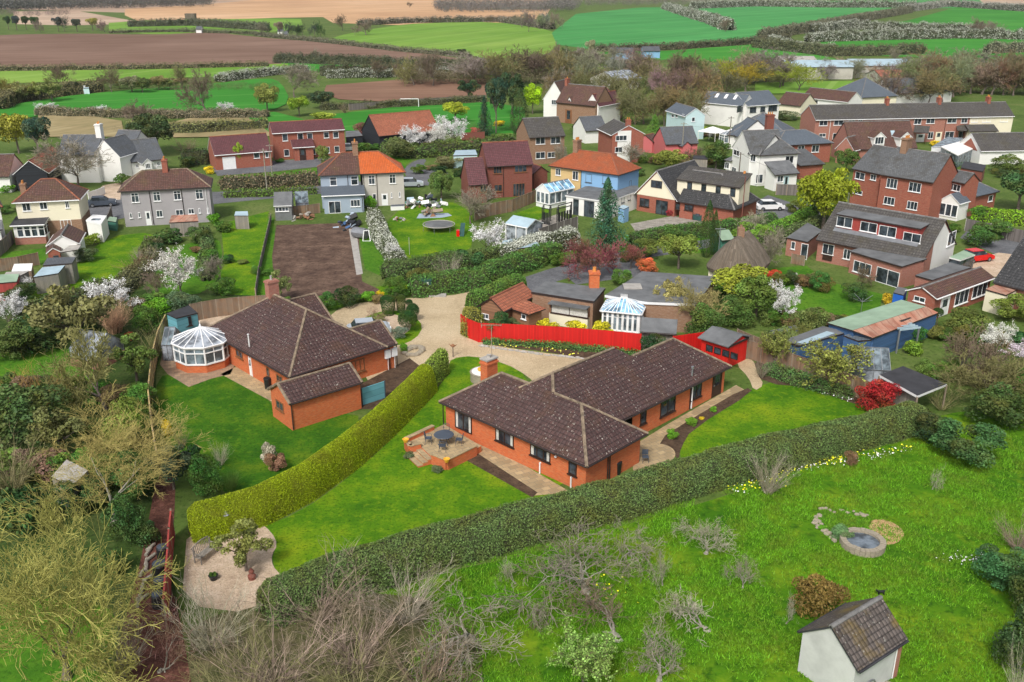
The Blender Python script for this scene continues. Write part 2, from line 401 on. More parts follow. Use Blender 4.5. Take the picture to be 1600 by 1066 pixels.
M['lawn'] = m_ground('mown lawn', [(.035, .125, .003), (.085, .20, .004), (.20, .28, .008)], .28, 5, .5)
M['lawn_dark'] = m_ground('deep green lawn', [(.018, .08, .003), (.04, .13, .005), (.12, .19, .008)], .3, 5, .5)
M['lawn_orchard'] = m_ground('orchard grass', [(.022, .10, .003), (.065, .175, .004), (.20, .28, .012)], .12, 1.6, .8)
M['rough'] = m_ground('rough grass', [(.06, .105, .018), (.09, .145, .028), (.15, .18, .055)], .1, 2.5, .6)
M['garden'] = m_ground('garden grass', [(.035, .12, .006), (.065, .18, .01), (.11, .22, .015)], .2, 3, .6)
M['soil'] = m_ground('dark soil', [(.055, .036, .024), (.085, .055, .036), (.13, .085, .055)], 1.2, 5, .8)
M['plot'] = m_ground('turned brown soil', [(.06, .036, .028), (.115, .072, .052), (.19, .125, .09)], .5, 2.2, 1)
M['bark_mulch'] = m_ground('red bark mulch', [(.07, .03, .022), (.13, .055, .04), (.22, .10, .075)], 1.5, 7, .9)
M['path'] = m_paving('paving slabs', (.42, .31, .17), .6, R(-28))
M['path2'] = m_paving('brown paving slabs', (.33, .22, .14), .5, R(-20))
M['paving_grey'] = m_paving('grey paving slabs', (.34, .31, .27), .5, R(10))
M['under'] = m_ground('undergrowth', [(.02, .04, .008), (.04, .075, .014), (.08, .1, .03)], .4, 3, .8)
M['scrubg'] = m_ground('scrubby ground', [(.05, .06, .02), (.10, .10, .04), (.15, .12, .07)], .5, 3, .8)
# ---------------------------------------------------------------- buildings
class Blk:
    """one oriented block of a building; A, B = photo pixels of the front eave's ends, at height he"""
    def __init__(s, T, A, B, D=None, he=2.3, pitch=35, roof='g', wall='brick', rmat='tile_dark', ridge='ridge', Rpx=None,
                 o=.3, og=.12, z0=-.05, hips='lr', t=.12, fascia='gutter', verge=None, wname='wall', rname='roof', hb=None, walls='flrb', at=None, L=None, C=None, skip=(), rmat2=None):
        if at is not None:   # at = (world corner, angle, length)
            a = Vector(at[0]); ang = at[1]; s.L = at[2]; s.u = Vector((math.cos(ang), math.sin(ang), 0))
        else:
            a = P(A[0], A[1], he); b = P(B[0], B[1], he); d = b - a; d.z = 0; s.L = d.length if L is None else L; s.u = d.normalized()
        s.v = Vector((-s.u.y, s.u.x, 0)); s.o = a.copy(); s.o.z = 0; s.he = he; s.T = T; s.tp = math.tan(R(pitch))
        if C is not None:
            c = P(C[0], C[1], he); D = abs((c-a).dot(s.v))
        if Rpx is not None:
            lo, hi = 1.5, 30
            for _ in range(40):
                m = (lo+hi)/2; q = s.w(0, m/2, he + s.tp*m/2)
                x = hit(Rpx[0], Rpx[1], q, s.v)
                if x.z > q.z: lo = m
                else: hi = m
            D = (lo+hi)/2
        s.D = D; s.roof = roof; s.oe = o; s.og = og; s.wallm = wall
        L, D, tp = s.L, s.D, s.tp; w = s.w
        s.hr = he + tp*D/2 if roof in 'gh' else (he + tp*L/2 if roof == 'x' else (he + tp*D if roof == 'm' else he))
        if roof == 'h' and L < D/2*(('l' in hips)+('r' in hips)) - .01: s.hr = he + tp*L/2
        # ---- walls
        if T is None: return
        ox = o if roof in 'hxf' or roof == 'm' else og
        oy = o if roof in 'ghfm' else og
        if roof == 'h': ox = oy = o
        if roof == 'x': ox, oy = o, og
        s.ix, s.iy = ox, oy
        mb = MB(); x0, x1, y0, y1 = ox, L-ox, oy, D-oy
        zt = he + .02 if roof != 'f' else he - .12
        def zr(x, y):
            if roof == 'g': return he + tp*min(y, D-y) - t*.8
            if roof == 'x': return he + tp*min(x, L-x) - t*.8
            if roof == 'm': return he + tp*y - t*.8
            if roof == 'f': return he - .1
            return he + .02
        if 'f' in walls:
            p = [w(x0,y0,z0), w(x1,y0,z0), w(x1,y0,zr(x1,y0))] + ([w((x0+x1)/2,y0,zr(L/2,y0))] if roof == 'x' else []) + [w(x0,y0,zr(x0,y0))]; mb.face(p)
        if 'b' in walls:
            p = [w(x1,y1,z0), w(x0,y1,z0), w(x0,y1,zr(x0,y1))] + ([w((x0+x1)/2,y1,zr(L/2,y1))] if roof == 'x' else []) + [w(x1,y1,zr(x1,y1))]; mb.face(p)
        if 'l' in walls:
            p = [w(x0,y1,z0), w(x0,y0,z0), w(x0,y0,zr(x0,y0))] + ([w(x0,(y0+y1)/2,zr(x0,D/2))] if roof == 'g' else []) + [w(x0,y1,zr(x0,y1))]; mb.face(p)
        if 'r' in walls:
            p = [w(x1,y0,z0), w(x1,y1,z0), w(x1,y1,zr(x1,y1))] + ([w(x1,(y0+y1)/2,zr(x1,D/2))] if roof == 'g' else []) + [w(x1,y0,zr(x1,y0))]; mb.face(p)
        if mb.f: s.wall = mb.build(wname, M[wall], T)
        # ---- roof
        rb = MB(); H = s.hr; lines = []
        if roof == 'g':
            rb.slab([w(0,0,he), w(L,0,he), w(L,D/2,H), w(0,D/2,H)], t, 0, 1); rb.slab([w(L,D,he), w(0,D,he), w(0,D/2,H), w(L,D/2,H)], t, 0, 1)
            lines = [(w(0,D/2,H), w(L,D/2,H))]
            if verge: lines += ([] if verge == 'r' else [(w(0,0,he), w(0,D/2,H)), (w(0,D,he), w(0,D/2,H))]) + [(w(L,0,he), w(L,D/2,H)), (w(L,D,he), w(L,D/2,H))]
        elif roof == 'x':
            rb.slab([w(0,D,he), w(0,0,he), w(L/2,0,H), w(L/2,D,H)], t, 0, 1); rb.slab([w(L,0,he), w(L,D,he), w(L/2,D,H), w(L/2,0,H)], t, 0, 1)
            lines = [(w(L/2,0,H), w(L/2,D,H))]
            if verge: lines += [(w(0,0,he), w(L/2,0,H)), (w(L,0,he), w(L/2,0,H)), (w(0,D,he), w(L/2,D,H)), (w(L,D,he), w(L/2,D,H))]
        elif roof == 'm': rb.slab([w(0,0,he), w(L,0,he), w(L,D,H), w(0,D,H)], t, 0, 1)
        elif roof == 'f': rb.slab([w(0,0,he), w(L,0,he), w(L,D,he), w(0,D,he)], t*1.6, 0, 1)
        elif roof == 'h':
            if L >= D/2*(('l' in hips)+('r' in hips)) - .01:
                a0 = D/2 if 'l' in hips else 0; a1 = L - D/2 if 'r' in hips else L
                R0, R1 = w(a0, D/2, H), w(a1, D/2, H)
                rb.slab([w(0,0,he), w(L,0,he), R1, R0], t, 0, 1); rb.slab([w(L,D,he), w(0,D,he), R0, R1], t, 0, 1)
                if 'l' in hips: rb.slab([w(0,D,he), w(0,0,he), R0], t, 0, 1); lines += [(w(0,0,he), R0), (w(0,D,he), R0)]
                if 'r' in hips: rb.slab([w(L,0,he), w(L,D,he), R1], t, 0, 1); lines += [(w(L,0,he), R1), (w(L,D,he), R1)]
                lines.append((R0, R1)); s.R0, s.R1 = R0, R1
            else:
                R0, R1 = w(L/2, L/2, H), w(L/2, D-L/2, H)
                rb.slab([w(0,0,he), w(L,0,he), R0], t, 0, 1); rb.slab([w(L,D,he), w(0,D,he), R1], t, 0, 1)
                rb.slab([w(0,D,he), w(0,0,he), R0, R1], t, 0, 1); rb.slab([w(L,0,he), w(L,D,he), R1, R0], t, 0, 1)
                lines = [(w(0,0,he), R0), (w(L,0,he), R0), (w(0,D,he), R1), (w(L,D,he), R1), (R0, R1)]
        if ridge:
            for li, (a_, b_) in enumerate(lines):
                if li in skip: continue
                d = (b_-a_).normalized(); k = max(1, int((b_-a_).length/.45)); up = Vector((0,0,-.05))
                for i in range(k):
                    q0 = a_ + (b_-a_)*(i/k); q1 = a_ + (b_-a_)*((i+1)/k)
                    rr = .13 if s.L > 3 else .05
                    rb.tube(q0+up, q1+up, rr, rr*.9, 6, 2)
        s.roofo = rb.build(rname, [M[rmat], M[fascia], M[ridge or 'ridge']], T)
        # ---- gutters
        if fascia and s.L > 3:
            gb = MB()
            es = []
            if roof in 'ghm': es += [(w(.05,-.05,he-.08), w(L-.05,-.05,he-.08))]
            if roof == 'h' or roof == 'x': es += [(w(L+.05,.05,he-.08), w(L+.05,D-.05,he-.08)), (w(-.05,.05,he-.08), w(-.05,D-.05,he-.08))]
            for q in es: gb.tube(q[0], q[1], .06, .06, 6)
            if gb.f: gb.build('gutter', M[fascia], T)
    def w(s, x, y, z): return Vector((s.o.x + s.u.x*x + s.v.x*y, s.o.y + s.u.y*x + s.v.y*y, z))
    def plane(s, face, off=0):
        if face == 'f': return s.w(s.ix, s.iy-off, 0), s.u, -s.v
        if face == 'r': return s.w(s.L-s.ix+off, s.iy, 0), s.v, s.u
        if face == 'l': return s.w(s.ix-off, s.D-s.iy, 0), -s.v, -s.u
    def px2f(s, face, px, py):
        o, e, n = s.plane(face); q = hit(px, py, o, n); return (q-o).dot(e), q.z
    def win(s, face, x0, y0, x1, y1, n=2, frame='wframe', sill=True, glass='glass', tr=0, name='window', label=None, zfix=None, curtain=False, fw=.06, door=False, h=None):
        """x0,y0 = top-left photo pixel, x1,y1 = bottom-right photo pixel on that wall"""
        o, e, nn = s.plane(face)
        a, za = s.px2f(face, x0, y0); b, zb = s.px2f(face, x1, y1)
        if a > b: a, b = b, a
        z1, z0 = max(za, zb), min(za, zb)
        if h: z0 = z1 - h
        if door: z0 = .02 if zfix is None else zfix
        return s.rawin(face, a, b, z0, z1, n, frame, sill and not door, glass, tr, name, label, curtain, fw)
    def rawin(s, face, a, b, z0, z1, n=2, frame='wframe', sill=True, glass='glass', tr=0, name='window', label=None, curtain=False, fw=.06):
        o, e, nn = s.plane(face); mb = MB(); d = .09
        q = lambda x, z, k: o + e*x + Vector((0, 0, z)) + nn*k
        def bar(xa, xb, za_, zb_, k0=-.02, k1=.05): mb.obox(q(xa, za_, k0), e*(xb-xa), Vector((0, 0, zb_-za_)), nn*(k1-k0))
        bar(a, b, z0, z0+fw); bar(a, b, z1-fw, z1); bar(a, a+fw, z0+fw, z1-fw); bar(b-fw, b, z0+fw, z1-fw)
        for i in range(1, n):
            x = a + (b-a)*i/n; bar(x-fw*.45, x+fw*.45, z0+fw, z1-fw, -.02, .045)
        if tr: zt = z1 - (z1-z0)*tr; bar(a+fw, b-fw, zt-fw*.4, zt+fw*.4, -.02, .042)
        f = mb.build(name, M[frame], s.T)
        if label: f['label'] = label
        g = MB(); g.obox(q(a+fw*.5, z0+fw*.5, -.02), e*(b-a-fw), Vector((0, 0, z1-z0-fw)), nn*.035); g.build('pane', M[glass], f)
        if curtain:
            
            cw = (b-a)*.13
            for xx in (a+fw, b-fw-cw): c = MB(); c.obox(q(xx, z0+fw, .02), e*cw, Vector((0, 0, z1-z0-2*fw)), nn*.008); c.build('curtain', M['curtain'], f)
        if sill:
            c = MB(); c.obox(q(a-.08, z0-.07, -.02), e*(b-a+.16), Vector((0, 0, .065)), nn*.14); c.build('sill', M['wframe' if frame == 'wframe' else frame], f)
        return f
    def door(s, face, x0, y0, x1, y1, mat='wframe', zfix=0.05, pane=True, label=None):
        o, e, nn = s.plane(face)
        a, za = s.px2f(face, x0, y0); b, zb = s.px2f(face, x1, y1)
        if a > b: a, b = b, a
        q = lambda x, z, k: o + e*x + Vector((0, 0, z)) + nn*k
        z0, z1 = zfix, max(za, zb); mb = MB()
        mb.obox(q(a, z0, -.02), e*(b-a), Vector((0, 0, z1-z0)), nn*.06)
        mb.obox(q(a-.06, z0, -.02), e*.06, Vector((0, 0, z1-z0+.06)), nn*.08); mb.obox(q(b, z0, -.02), e*.06, Vector((0, 0, z1-z0+.06)), nn*.08)
        f = mb.build('door', M[mat], s.T)
        if label: f['label'] = label
        if pane:
            g = MB(); m = (b-a)*.22; g.obox(q(a+m, z0+.95, 0), e*(b-a-2*m), Vector((0, 0, z1-z0-1.15)), nn*.05); g.build('pane', M['glass'], f)
        g = MB(); g.obox(q(a+(b-a)*.1, z0+.95, .04), e*.04, Vector((0, 0, .14)), nn*.05); g.build('handle', M['metal'], f)
        return f
    def pipe(s, face, px, py, mat='gutter', r=.045):
        x, z = s.px2f(face, px, py); o, e, nn = s.plane(face)
        q = lambda z_: o + e*x + nn*.07 + Vector((0, 0, z_))
        m = MB(); m.tube(q(.1), q(s.he-.1), r, r, 6); m.build('downpipe', M[mat], s.T)
    def chimney(s, px, py, w_=.55, d_=.9, top=1.3, mat='brick_red', pots=2, y=None, z=None, pot='terracotta', across=True):
        z = s.hr if z is None else z
        q = hit(px, py, Vector((0, 0, z)), Vector((0, 0, 1))); x = (q-s.o).dot(s.u); yy = s.D/2 if y is None else y
        x = max(.4, min(s.L-.4, x))
        c = s.w(x, yy, z); m = MB()
        a, b = (s.u*w_, s.v*d_) if across else (s.u*d_, s.v*w_)
        m.obox(c - a/2 - b/2 - Vector((0, 0, 1)), a, b, Vector((0, 0, top+1)))
        m.obox(c - a*.58 - b*.58 + Vector((0, 0, top-.22)), a*1.16, b*1.16, Vector((0, 0, .14)))
        ch = m.build('chimney', M[mat], s.roofo)
        for i in range(pots):
            k = MB(); t_ = (i+.5)/pots - .5; pp = c + b*t_*.8 + Vector((0, 0, top)); k.lathe(pp, [(.11, -.02), (.13, .05), (.10, .1), (.095, .35), (.12, .38)], 8); k.build('chimney_pot', M[pot], ch)
        return ch
    def aerial(s, px, py, h=1.6):
        q = hit(px, py, Vector((0, 0, s.hr)), Vector((0, 0, 1))); x = max(.3, min(s.L-.3, (q-s.o).dot(s.u)))
        c = s.w(x, s.D/2, s.hr-.1); m = MB(); m.tube(c, c+Vector((0, 0, h)), .02, .02, 5); m.tube(c+Vector((-.5, 0, h-.1)), c+Vector((.5, .3, h-.1)), .015, .015, 4)
        for k in range(5):
            q = c+Vector((-.4+k*.2, -.0+k*.07, h-.1)); m.tube(q+Vector((.08, -.2, 0)), q-Vector((.08, -.2, 0)), .01, .01, 4)
        m.build('aerial', M['metal'], s.roofo)
def house(name, label, cat, px, py, z=0):
    return thing(name, P(px, py, z), label, cat)
# ---------------------------------------------------------------- sheets on the ground
def area2(pts):
    return sum(pts[i].x*pts[(i+1) % len(pts)].y - pts[(i+1) % len(pts)].x*pts[i].y for i in range(len(pts)))
def smooth_poly(pts, it=2):
    for _ in range(it):
        q = []
        for i in range(len(pts)):
            a, b = pts[i], pts[(i+1) % len(pts)]; q += [a*.75+b*.25, a*.25+b*.75]
        pts = q
    return pts
def sheet(name, pxs, mat, z, label=None, smooth=1, kind='structure', cat=None, world=None):
    pts = world or [P(x, y, 0) for x, y in pxs]
    if smooth: pts = smooth_poly(pts, smooth)
    if area2(pts) < 0: pts = pts[::-1]
    from mathutils.geometry import tessellate_polygon
    c = sum(pts, Vector((0, 0, 0)))/len(pts)
    me = bpy.data.meshes.new(name)
    tris = tessellate_polygon([[Vector((p.x, p.y, 0)) for p in pts]])
    vs = [(p.x-c.x, p.y-c.y, 0) for p in pts]
    fs = []
    for t in tris:
        a, b, d = [Vector(vs[i]) for i in t]
        fs.append(t if (b-a).cross(d-a).z > 0 else t[::-1])
    me.from_pydata(vs, [], fs); me.update()
    o = link(name, me, None, [M[mat] if isinstance(mat, str) else mat]); o.location = (c.x, c.y, z)
    tag(o, label, cat or name.replace('_', ' '), kind=kind)
    return o
def strip(name, pxs, width, mat, z, label=None, world=None, kind='structure'):
    pts = world or [P(x, y, 0) for x, y in pxs]
    L_, R_ = [], []
    for i, p in enumerate(pts):
        a = pts[max(0, i-1)]; b = pts[min(len(pts)-1, i+1)]; d = (b-a).normalized(); n = Vector((-d.y, d.x, 0))
        L_.append(p+n*width/2); R_.append(p-n*width/2)
    return sheet(name, None, mat, z, label, 0, kind, None, L_ + R_[::-1])
# ---------------------------------------------------------------- fences
def fence(label, pxs, h, mat='fence', bay=1.8, group=None, name='fence', cat='fence', post='post', world=None, t=.05, cap=True, posth=.08, slant=False):
    pts = world or [P(x, y, 0) for x, y in pxs]
    T = thing(name, pts[0], label, cat, group)
    for a, b in zip(pts[:-1], pts[1:]):
        L = (b-a).length; k = max(1, round(L/bay)); d = (b-a)/L; n = Vector((-d.y, d.x, 0))
        for i in range(k):
            p = a + d*L*i/k; q = a + d*L*(i+1)/k
            m = MB(); m.obox(p + d*.05 - n*t/2 + Vector((0, 0, .03)), (q-p)-d*.1, n*t, Vector((0, 0, h-.03)))
            if cap: m.obox(p + d*.05 - n*(t/2+.025) + Vector((0, 0, h)), (q-p)-d*.1, n*(t+.05), Vector((0, 0, .04)))
            for zz in (.35, h-.4): m.obox(p + d*.06 + n*t/2 + Vector((0, 0, zz)), (q-p)-d*.12, n*.04, Vector((0, 0, .07)))
            m.build('panel', M[mat], T)
        for i in range(k+1):
            p = a + d*L*i/k; m = MB(); m.obox(p - d*.05 - n*.05, d*.1, n*.1, Vector((0, 0, h+posth))); m.build('post', M[post], T)
    return T
# ---------------------------------------------------------------- foliage (numpy)
rng = np.random.default_rng(7)
def np_mesh(name, verts, nper, rnd=None, uvs=None):
    """verts (N*nper,3) as separate polygons of nper corners"""
    me = bpy.data.meshes.new(name); nv = len(verts); nf = nv//nper
    me.vertices.add(nv); me.vertices.foreach_set('co', np.ascontiguousarray(verts, dtype=np.float32).ravel())
    me.loops.add(nv); me.loops.foreach_set('vertex_index', np.arange(nv, dtype=np.int32))
    me.polygons.add(nf); me.polygons.foreach_set('loop_start', np.arange(0, nv, nper, dtype=np.int32))
    me.polygons.foreach_set('loop_total', np.full(nf, nper, dtype=np.int32))
    a = me.attributes.new('rnd', 'FLOAT', 'FACE')
    a.data.foreach_set('value', np.ascontiguousarray(rnd if rnd is not None else rng.random(nf), dtype=np.float32))
    me.update(calc_edges=True); return me
def leaf_quads(pts, size, nrm=None, flat=.6, asp=.6):
    n = len(pts); r = rng.normal(size=(n, 3))
    if nrm is not None: r = r*flat + nrm
    r /= np.linalg.norm(r, axis=1)[:, None] + 1e-9
    t = np.cross(r, rng.normal(size=(n, 3))); t /= np.linalg.norm(t, axis=1)[:, None] + 1e-9
    b = np.cross(r, t); s_ = (size*(.6+.8*rng.random(n)))[:, None] if np.isscalar(size) else size[:, None]
    q = np.stack([pts - t*s_*.5, pts + b*s_*.5*asp, pts + t*s_*.5, pts - b*s_*.5*asp], 1)
    return q.reshape(-1, 3)
def sph(n):
    v = rng.normal(size=(n, 3)); return v/np.linalg.norm(v, axis=1)[:, None]
def lobes(k, rx, rz, cz, rl, zmin=None, seed=0):
    g = np.random.default_rng(seed); c = g.normal(size=(k, 3)); c /= np.linalg.norm(c, axis=1)[:, None]
    c *= (g.random(k)**.4)[:, None]; c = c*[rx-rl*.8, rx-rl*.8, rz-rl*.8]; c[:, 2] += cz
    r = rl*(.65+.7*g.random(k)); return c, r
def cloud(c, r, n, fill=.25):
    k = len(c); w_ = r**2; idx = rng.choice(k, n, p=w_/w_.sum()); d = sph(n)
    d[:, 2] = np.where((d[:, 2] < -.3) & (rng.random(n) < .6), -d[:, 2], d[:, 2])
    rad = np.where(rng.random(n) < fill, rng.random(n)**.5, .85+.25*rng.random(n))
    p = c[idx] + d*(r[idx]*rad)[:, None]*[1, 1, .85]
    # drop leaves buried deep inside other lobes
    keep = np.ones(n, bool)
    for j in range(k):
        q = (p-c[j])/r[j]; keep &= ~((np.einsum('ij,ij->i', q, q) < .45) & (idx != j))
    return p[keep], d[keep], idx[keep]
def tubes_np(segs, sides=3):
    A = np.array([s_[0] for s_ in segs]); B = np.array([s_[1] for s_ in segs]); ra = np.array([s_[2] for s_ in segs]); rb_ = np.array([s_[3] for s_ in segs])
    d = B-A; d /= np.linalg.norm(d, axis=1)[:, None]+1e-9
    h = np.where(np.abs(d[:, 2:3]) < .9, [[0, 0, 1.]], [[1., 0, 0]]); a = np.cross(d, h); a /= np.linalg.norm(a, axis=1)[:, None]; b = np.cross(d, a)
    out = []
    for i in range(sides):
        t0, t1 = 2*math.pi*i/sides, 2*math.pi*(i+1)/sides
        e0 = a*math.cos(t0)+b*math.sin(t0); e1 = a*math.cos(t1)+b*math.sin(t1)
        out.append(np.stack([A+e0*ra[:, None], A+e1*ra[:, None], B+e1*rb_[:, None], B+e0*rb_[:, None]], 1))
    return np.stack(out, 1).reshape(-1, 3)
def grow(seed, h0=.25, spread=.9, kids=(5, 4, 4, 4), ratio=.62, r0=.028, gn=.25, up=.18, l0=.33, lean=0, twist=.35, tr=.72, minr=.0016, tl=1):
    """tree skeleton of unit height; returns trunk segments, twig segments and twig tips"""
    g = random.Random(seed); thick, thin, tips = [], [], []
    def rv(): return Vector((g.gauss(0, 1), g.gauss(0, 1), g.gauss(0, 1)))
    def limb(p, d, ln, r, lev):
        nseg = 3 if lev < 3 else 2; q = p.copy(); rr = r; pts = [(q.copy(), d.copy(), rr)]
        for i in range(nseg):
            d = (d + rv()*twist*.35 + Vector((0, 0, up*(.6 if lev else 0)))).normalized(); q2 = q + d*ln/nseg; r2 = max(minr, rr*(tr if i < nseg-1 else .75))
            (thick if lev <= tl else thin).append((tuple(q), tuple(q2), rr, r2)); q, rr = q2, r2; pts.append((q.copy(), d.copy(), rr))
        if lev >= len(kids): tips.append(tuple(q)); return
        for i in range(kids[lev]):
            k = g.choice(pts[1:]) if i else pts[-1]
            if lev == 0: k = pts[-1] if i < 3 else g.choice(pts[2:])
            az = rv(); az -= k[1]*az.dot(k[1]); az.normalize()
            nd = (k[1] + az*spread*g.uniform(.6, 1.3)).normalized(); limb(k[0], nd, ln*ratio*g.uniform(.75, 1.2) if lev else l0*g.uniform(.8, 1.2), max(minr, k[2]*.72), lev+1)
    limb(Vector((0, 0, 0)), Vector((lean, 0, 1)).normalized(), h0, r0, 0)
    allp = np.array([s_[1] for s_ in thick+thin]); top = allp[:, 2].max(); rad = np.percentile(np.abs(allp[:, :2]), 98)
    fz = 1/top; fx = .5/rad
    f = lambda p: (p[0]*fx, p[1]*fx, p[2]*fz)
    return [(f(a), f(b), c, d) for a, b, c, d in thick], [(f(a), f(b), c, d) for a, b, c, d in thin], np.array([f(t) for t in tips])
PROTO = {}
def proto(kind, trunk=None, crown=None, mats=('bark', 'leaf')): PROTO[kind] = (trunk, crown, mats)
def mk_leafy(kind, seed, k, n, ls, cz, rx, rz, rl, trunk=True, mat='leaf', fill=.25, asp=.6, bark='bark'):
    c, r = lobes(k, rx, rz, cz, rl, seed=seed); p, d, ix = cloud(c, r, n, fill)
    m_ = p[:, 2] > .01; p, d, ix = p[m_], d[m_], ix[m_]
    lr = rng.random(k)*.5; rn = np.clip(lr[ix] + rng.random(len(p))*.55, 0, 1)
    crown = np_mesh('crown', leaf_quads(p, ls, d, .8, asp), 4, rn)
    tm = None
    if trunk:
        segs = [((0, 0, 0), (.01, 0, cz*.5), .03, .024), ((.01, 0, cz*.5), (0, .01, cz), .024, .015)]
        for j in range(min(k, 7)): segs.append(((0, 0, cz*.55), tuple(c[j]), .014, .004))
        tm = np_mesh('trunk', tubes_np(segs, 6), 4)
    proto(kind, tm, crown, (bark, mat))
def mk_bare(kind, seed, mat='twig', bark='bark', blossom=0, bs=.012, leafmat=None, tw=1.0, **kw):
    th, tn, tips = grow(seed, **kw)
    tn = [(a, b, c*tw, d*tw) for a, b, c, d in tn]
    tm = np_mesh('trunk', tubes_np(th, 6), 4)
    v = tubes_np(tn, 3); nf = len(v)//4; rn = rng.random(nf)*.6
    if blossom:
        s_ = np.array([x[1] for x in tn]); p = s_[rng.integers(0, len(s_), blossom)] + rng.normal(size=(blossom, 3))*.018
        p = p[p[:, 2] > .02]; q = leaf_quads(p, bs, None, 1, .8)
        cm = np_mesh('crown', q, 4, rng.random(len(p)))
        tw_ = np_mesh('twigs', v, 4, rn)
        PROTO[kind] = (tm, cm, (bark, leafmat or 'petal'), tw_); return
    proto(kind, tm, np_mesh('crown', v, 4, rn), (bark, mat))
FOL = 1.75
def col4(c): return (min(.85, c[0]*FOL), min(.85, c[1]*FOL), min(.85, c[2]*FOL), 1)
def place(kind, base, h, wdt, label, col=(.05, .1, .02), cat=None, name=None, rot=None, group=None, twigcol=(.13, .10, .07), barkcol=None, lean=0):
    pr = PROTO[kind]; tm, cm, mats = pr[0], pr[1], pr[2]
    rot = random.random()*6.28 if rot is None else rot
    sc_ = (wdt, wdt*random.uniform(.92, 1.08), h)
    if tm is None:
        me = cm
        if not me.materials: me.materials.append(M[mats[1]])
        o = bpy.data.objects.new(name or 'bush', me); sc.collection.objects.link(o)
        o.location = base; o.rotation_euler = (0, 0, rot); o.scale = sc_; o.color = col4(col)
        return tag(o, label, cat or 'bush', group)
    T = thing(name or 'tree', base, label, cat or 'tree', group); T.rotation_euler = (lean, 0, rot); T.scale = sc_
    if not tm.materials: tm.materials.append(M[mats[0]])
    if not cm.materials: cm.materials.append(M[mats[1]])
    a = bpy.data.objects.new('trunk', tm); sc.collection.objects.link(a); a.parent = T; a.color = col4(barkcol or (.12, .1, .08))
    b = bpy.data.objects.new('crown', cm); sc.collection.objects.link(b); b.parent = T; b.color = col4(col)
    if len(pr) > 3:
        if not pr[3].materials: pr[3].materials.append(M['twig'])
        c = bpy.data.objects.new('twigs', pr[3]); sc.collection.objects.link(c); c.parent = T; c.color = col4(twigcol)
    return T
def plant(kind, x, yb, yt, wpx, label, col=(.05, .1, .02), name=None, cat=None, z=0, **kw):
    """x, yb = foot in the photo; yt = row of the top; wpx = width in photo pixels"""
    b = P(x, yb, z); h = zat(b, yt)
    f = b.y*CT + (CAM_H-b.z)*ST; wm = wpx*f/F_PX
    return place(kind, b, max(.15, h), wm, label, col, cat, name, **kw)
def resample(pts, step):
    out = [pts[0]]
    for a, b in zip(pts[:-1], pts[1:]):
        k = max(1, int((b-a).length/step)); out += [a + (b-a)*((i+1)/k) for i in range(k)]
    return out
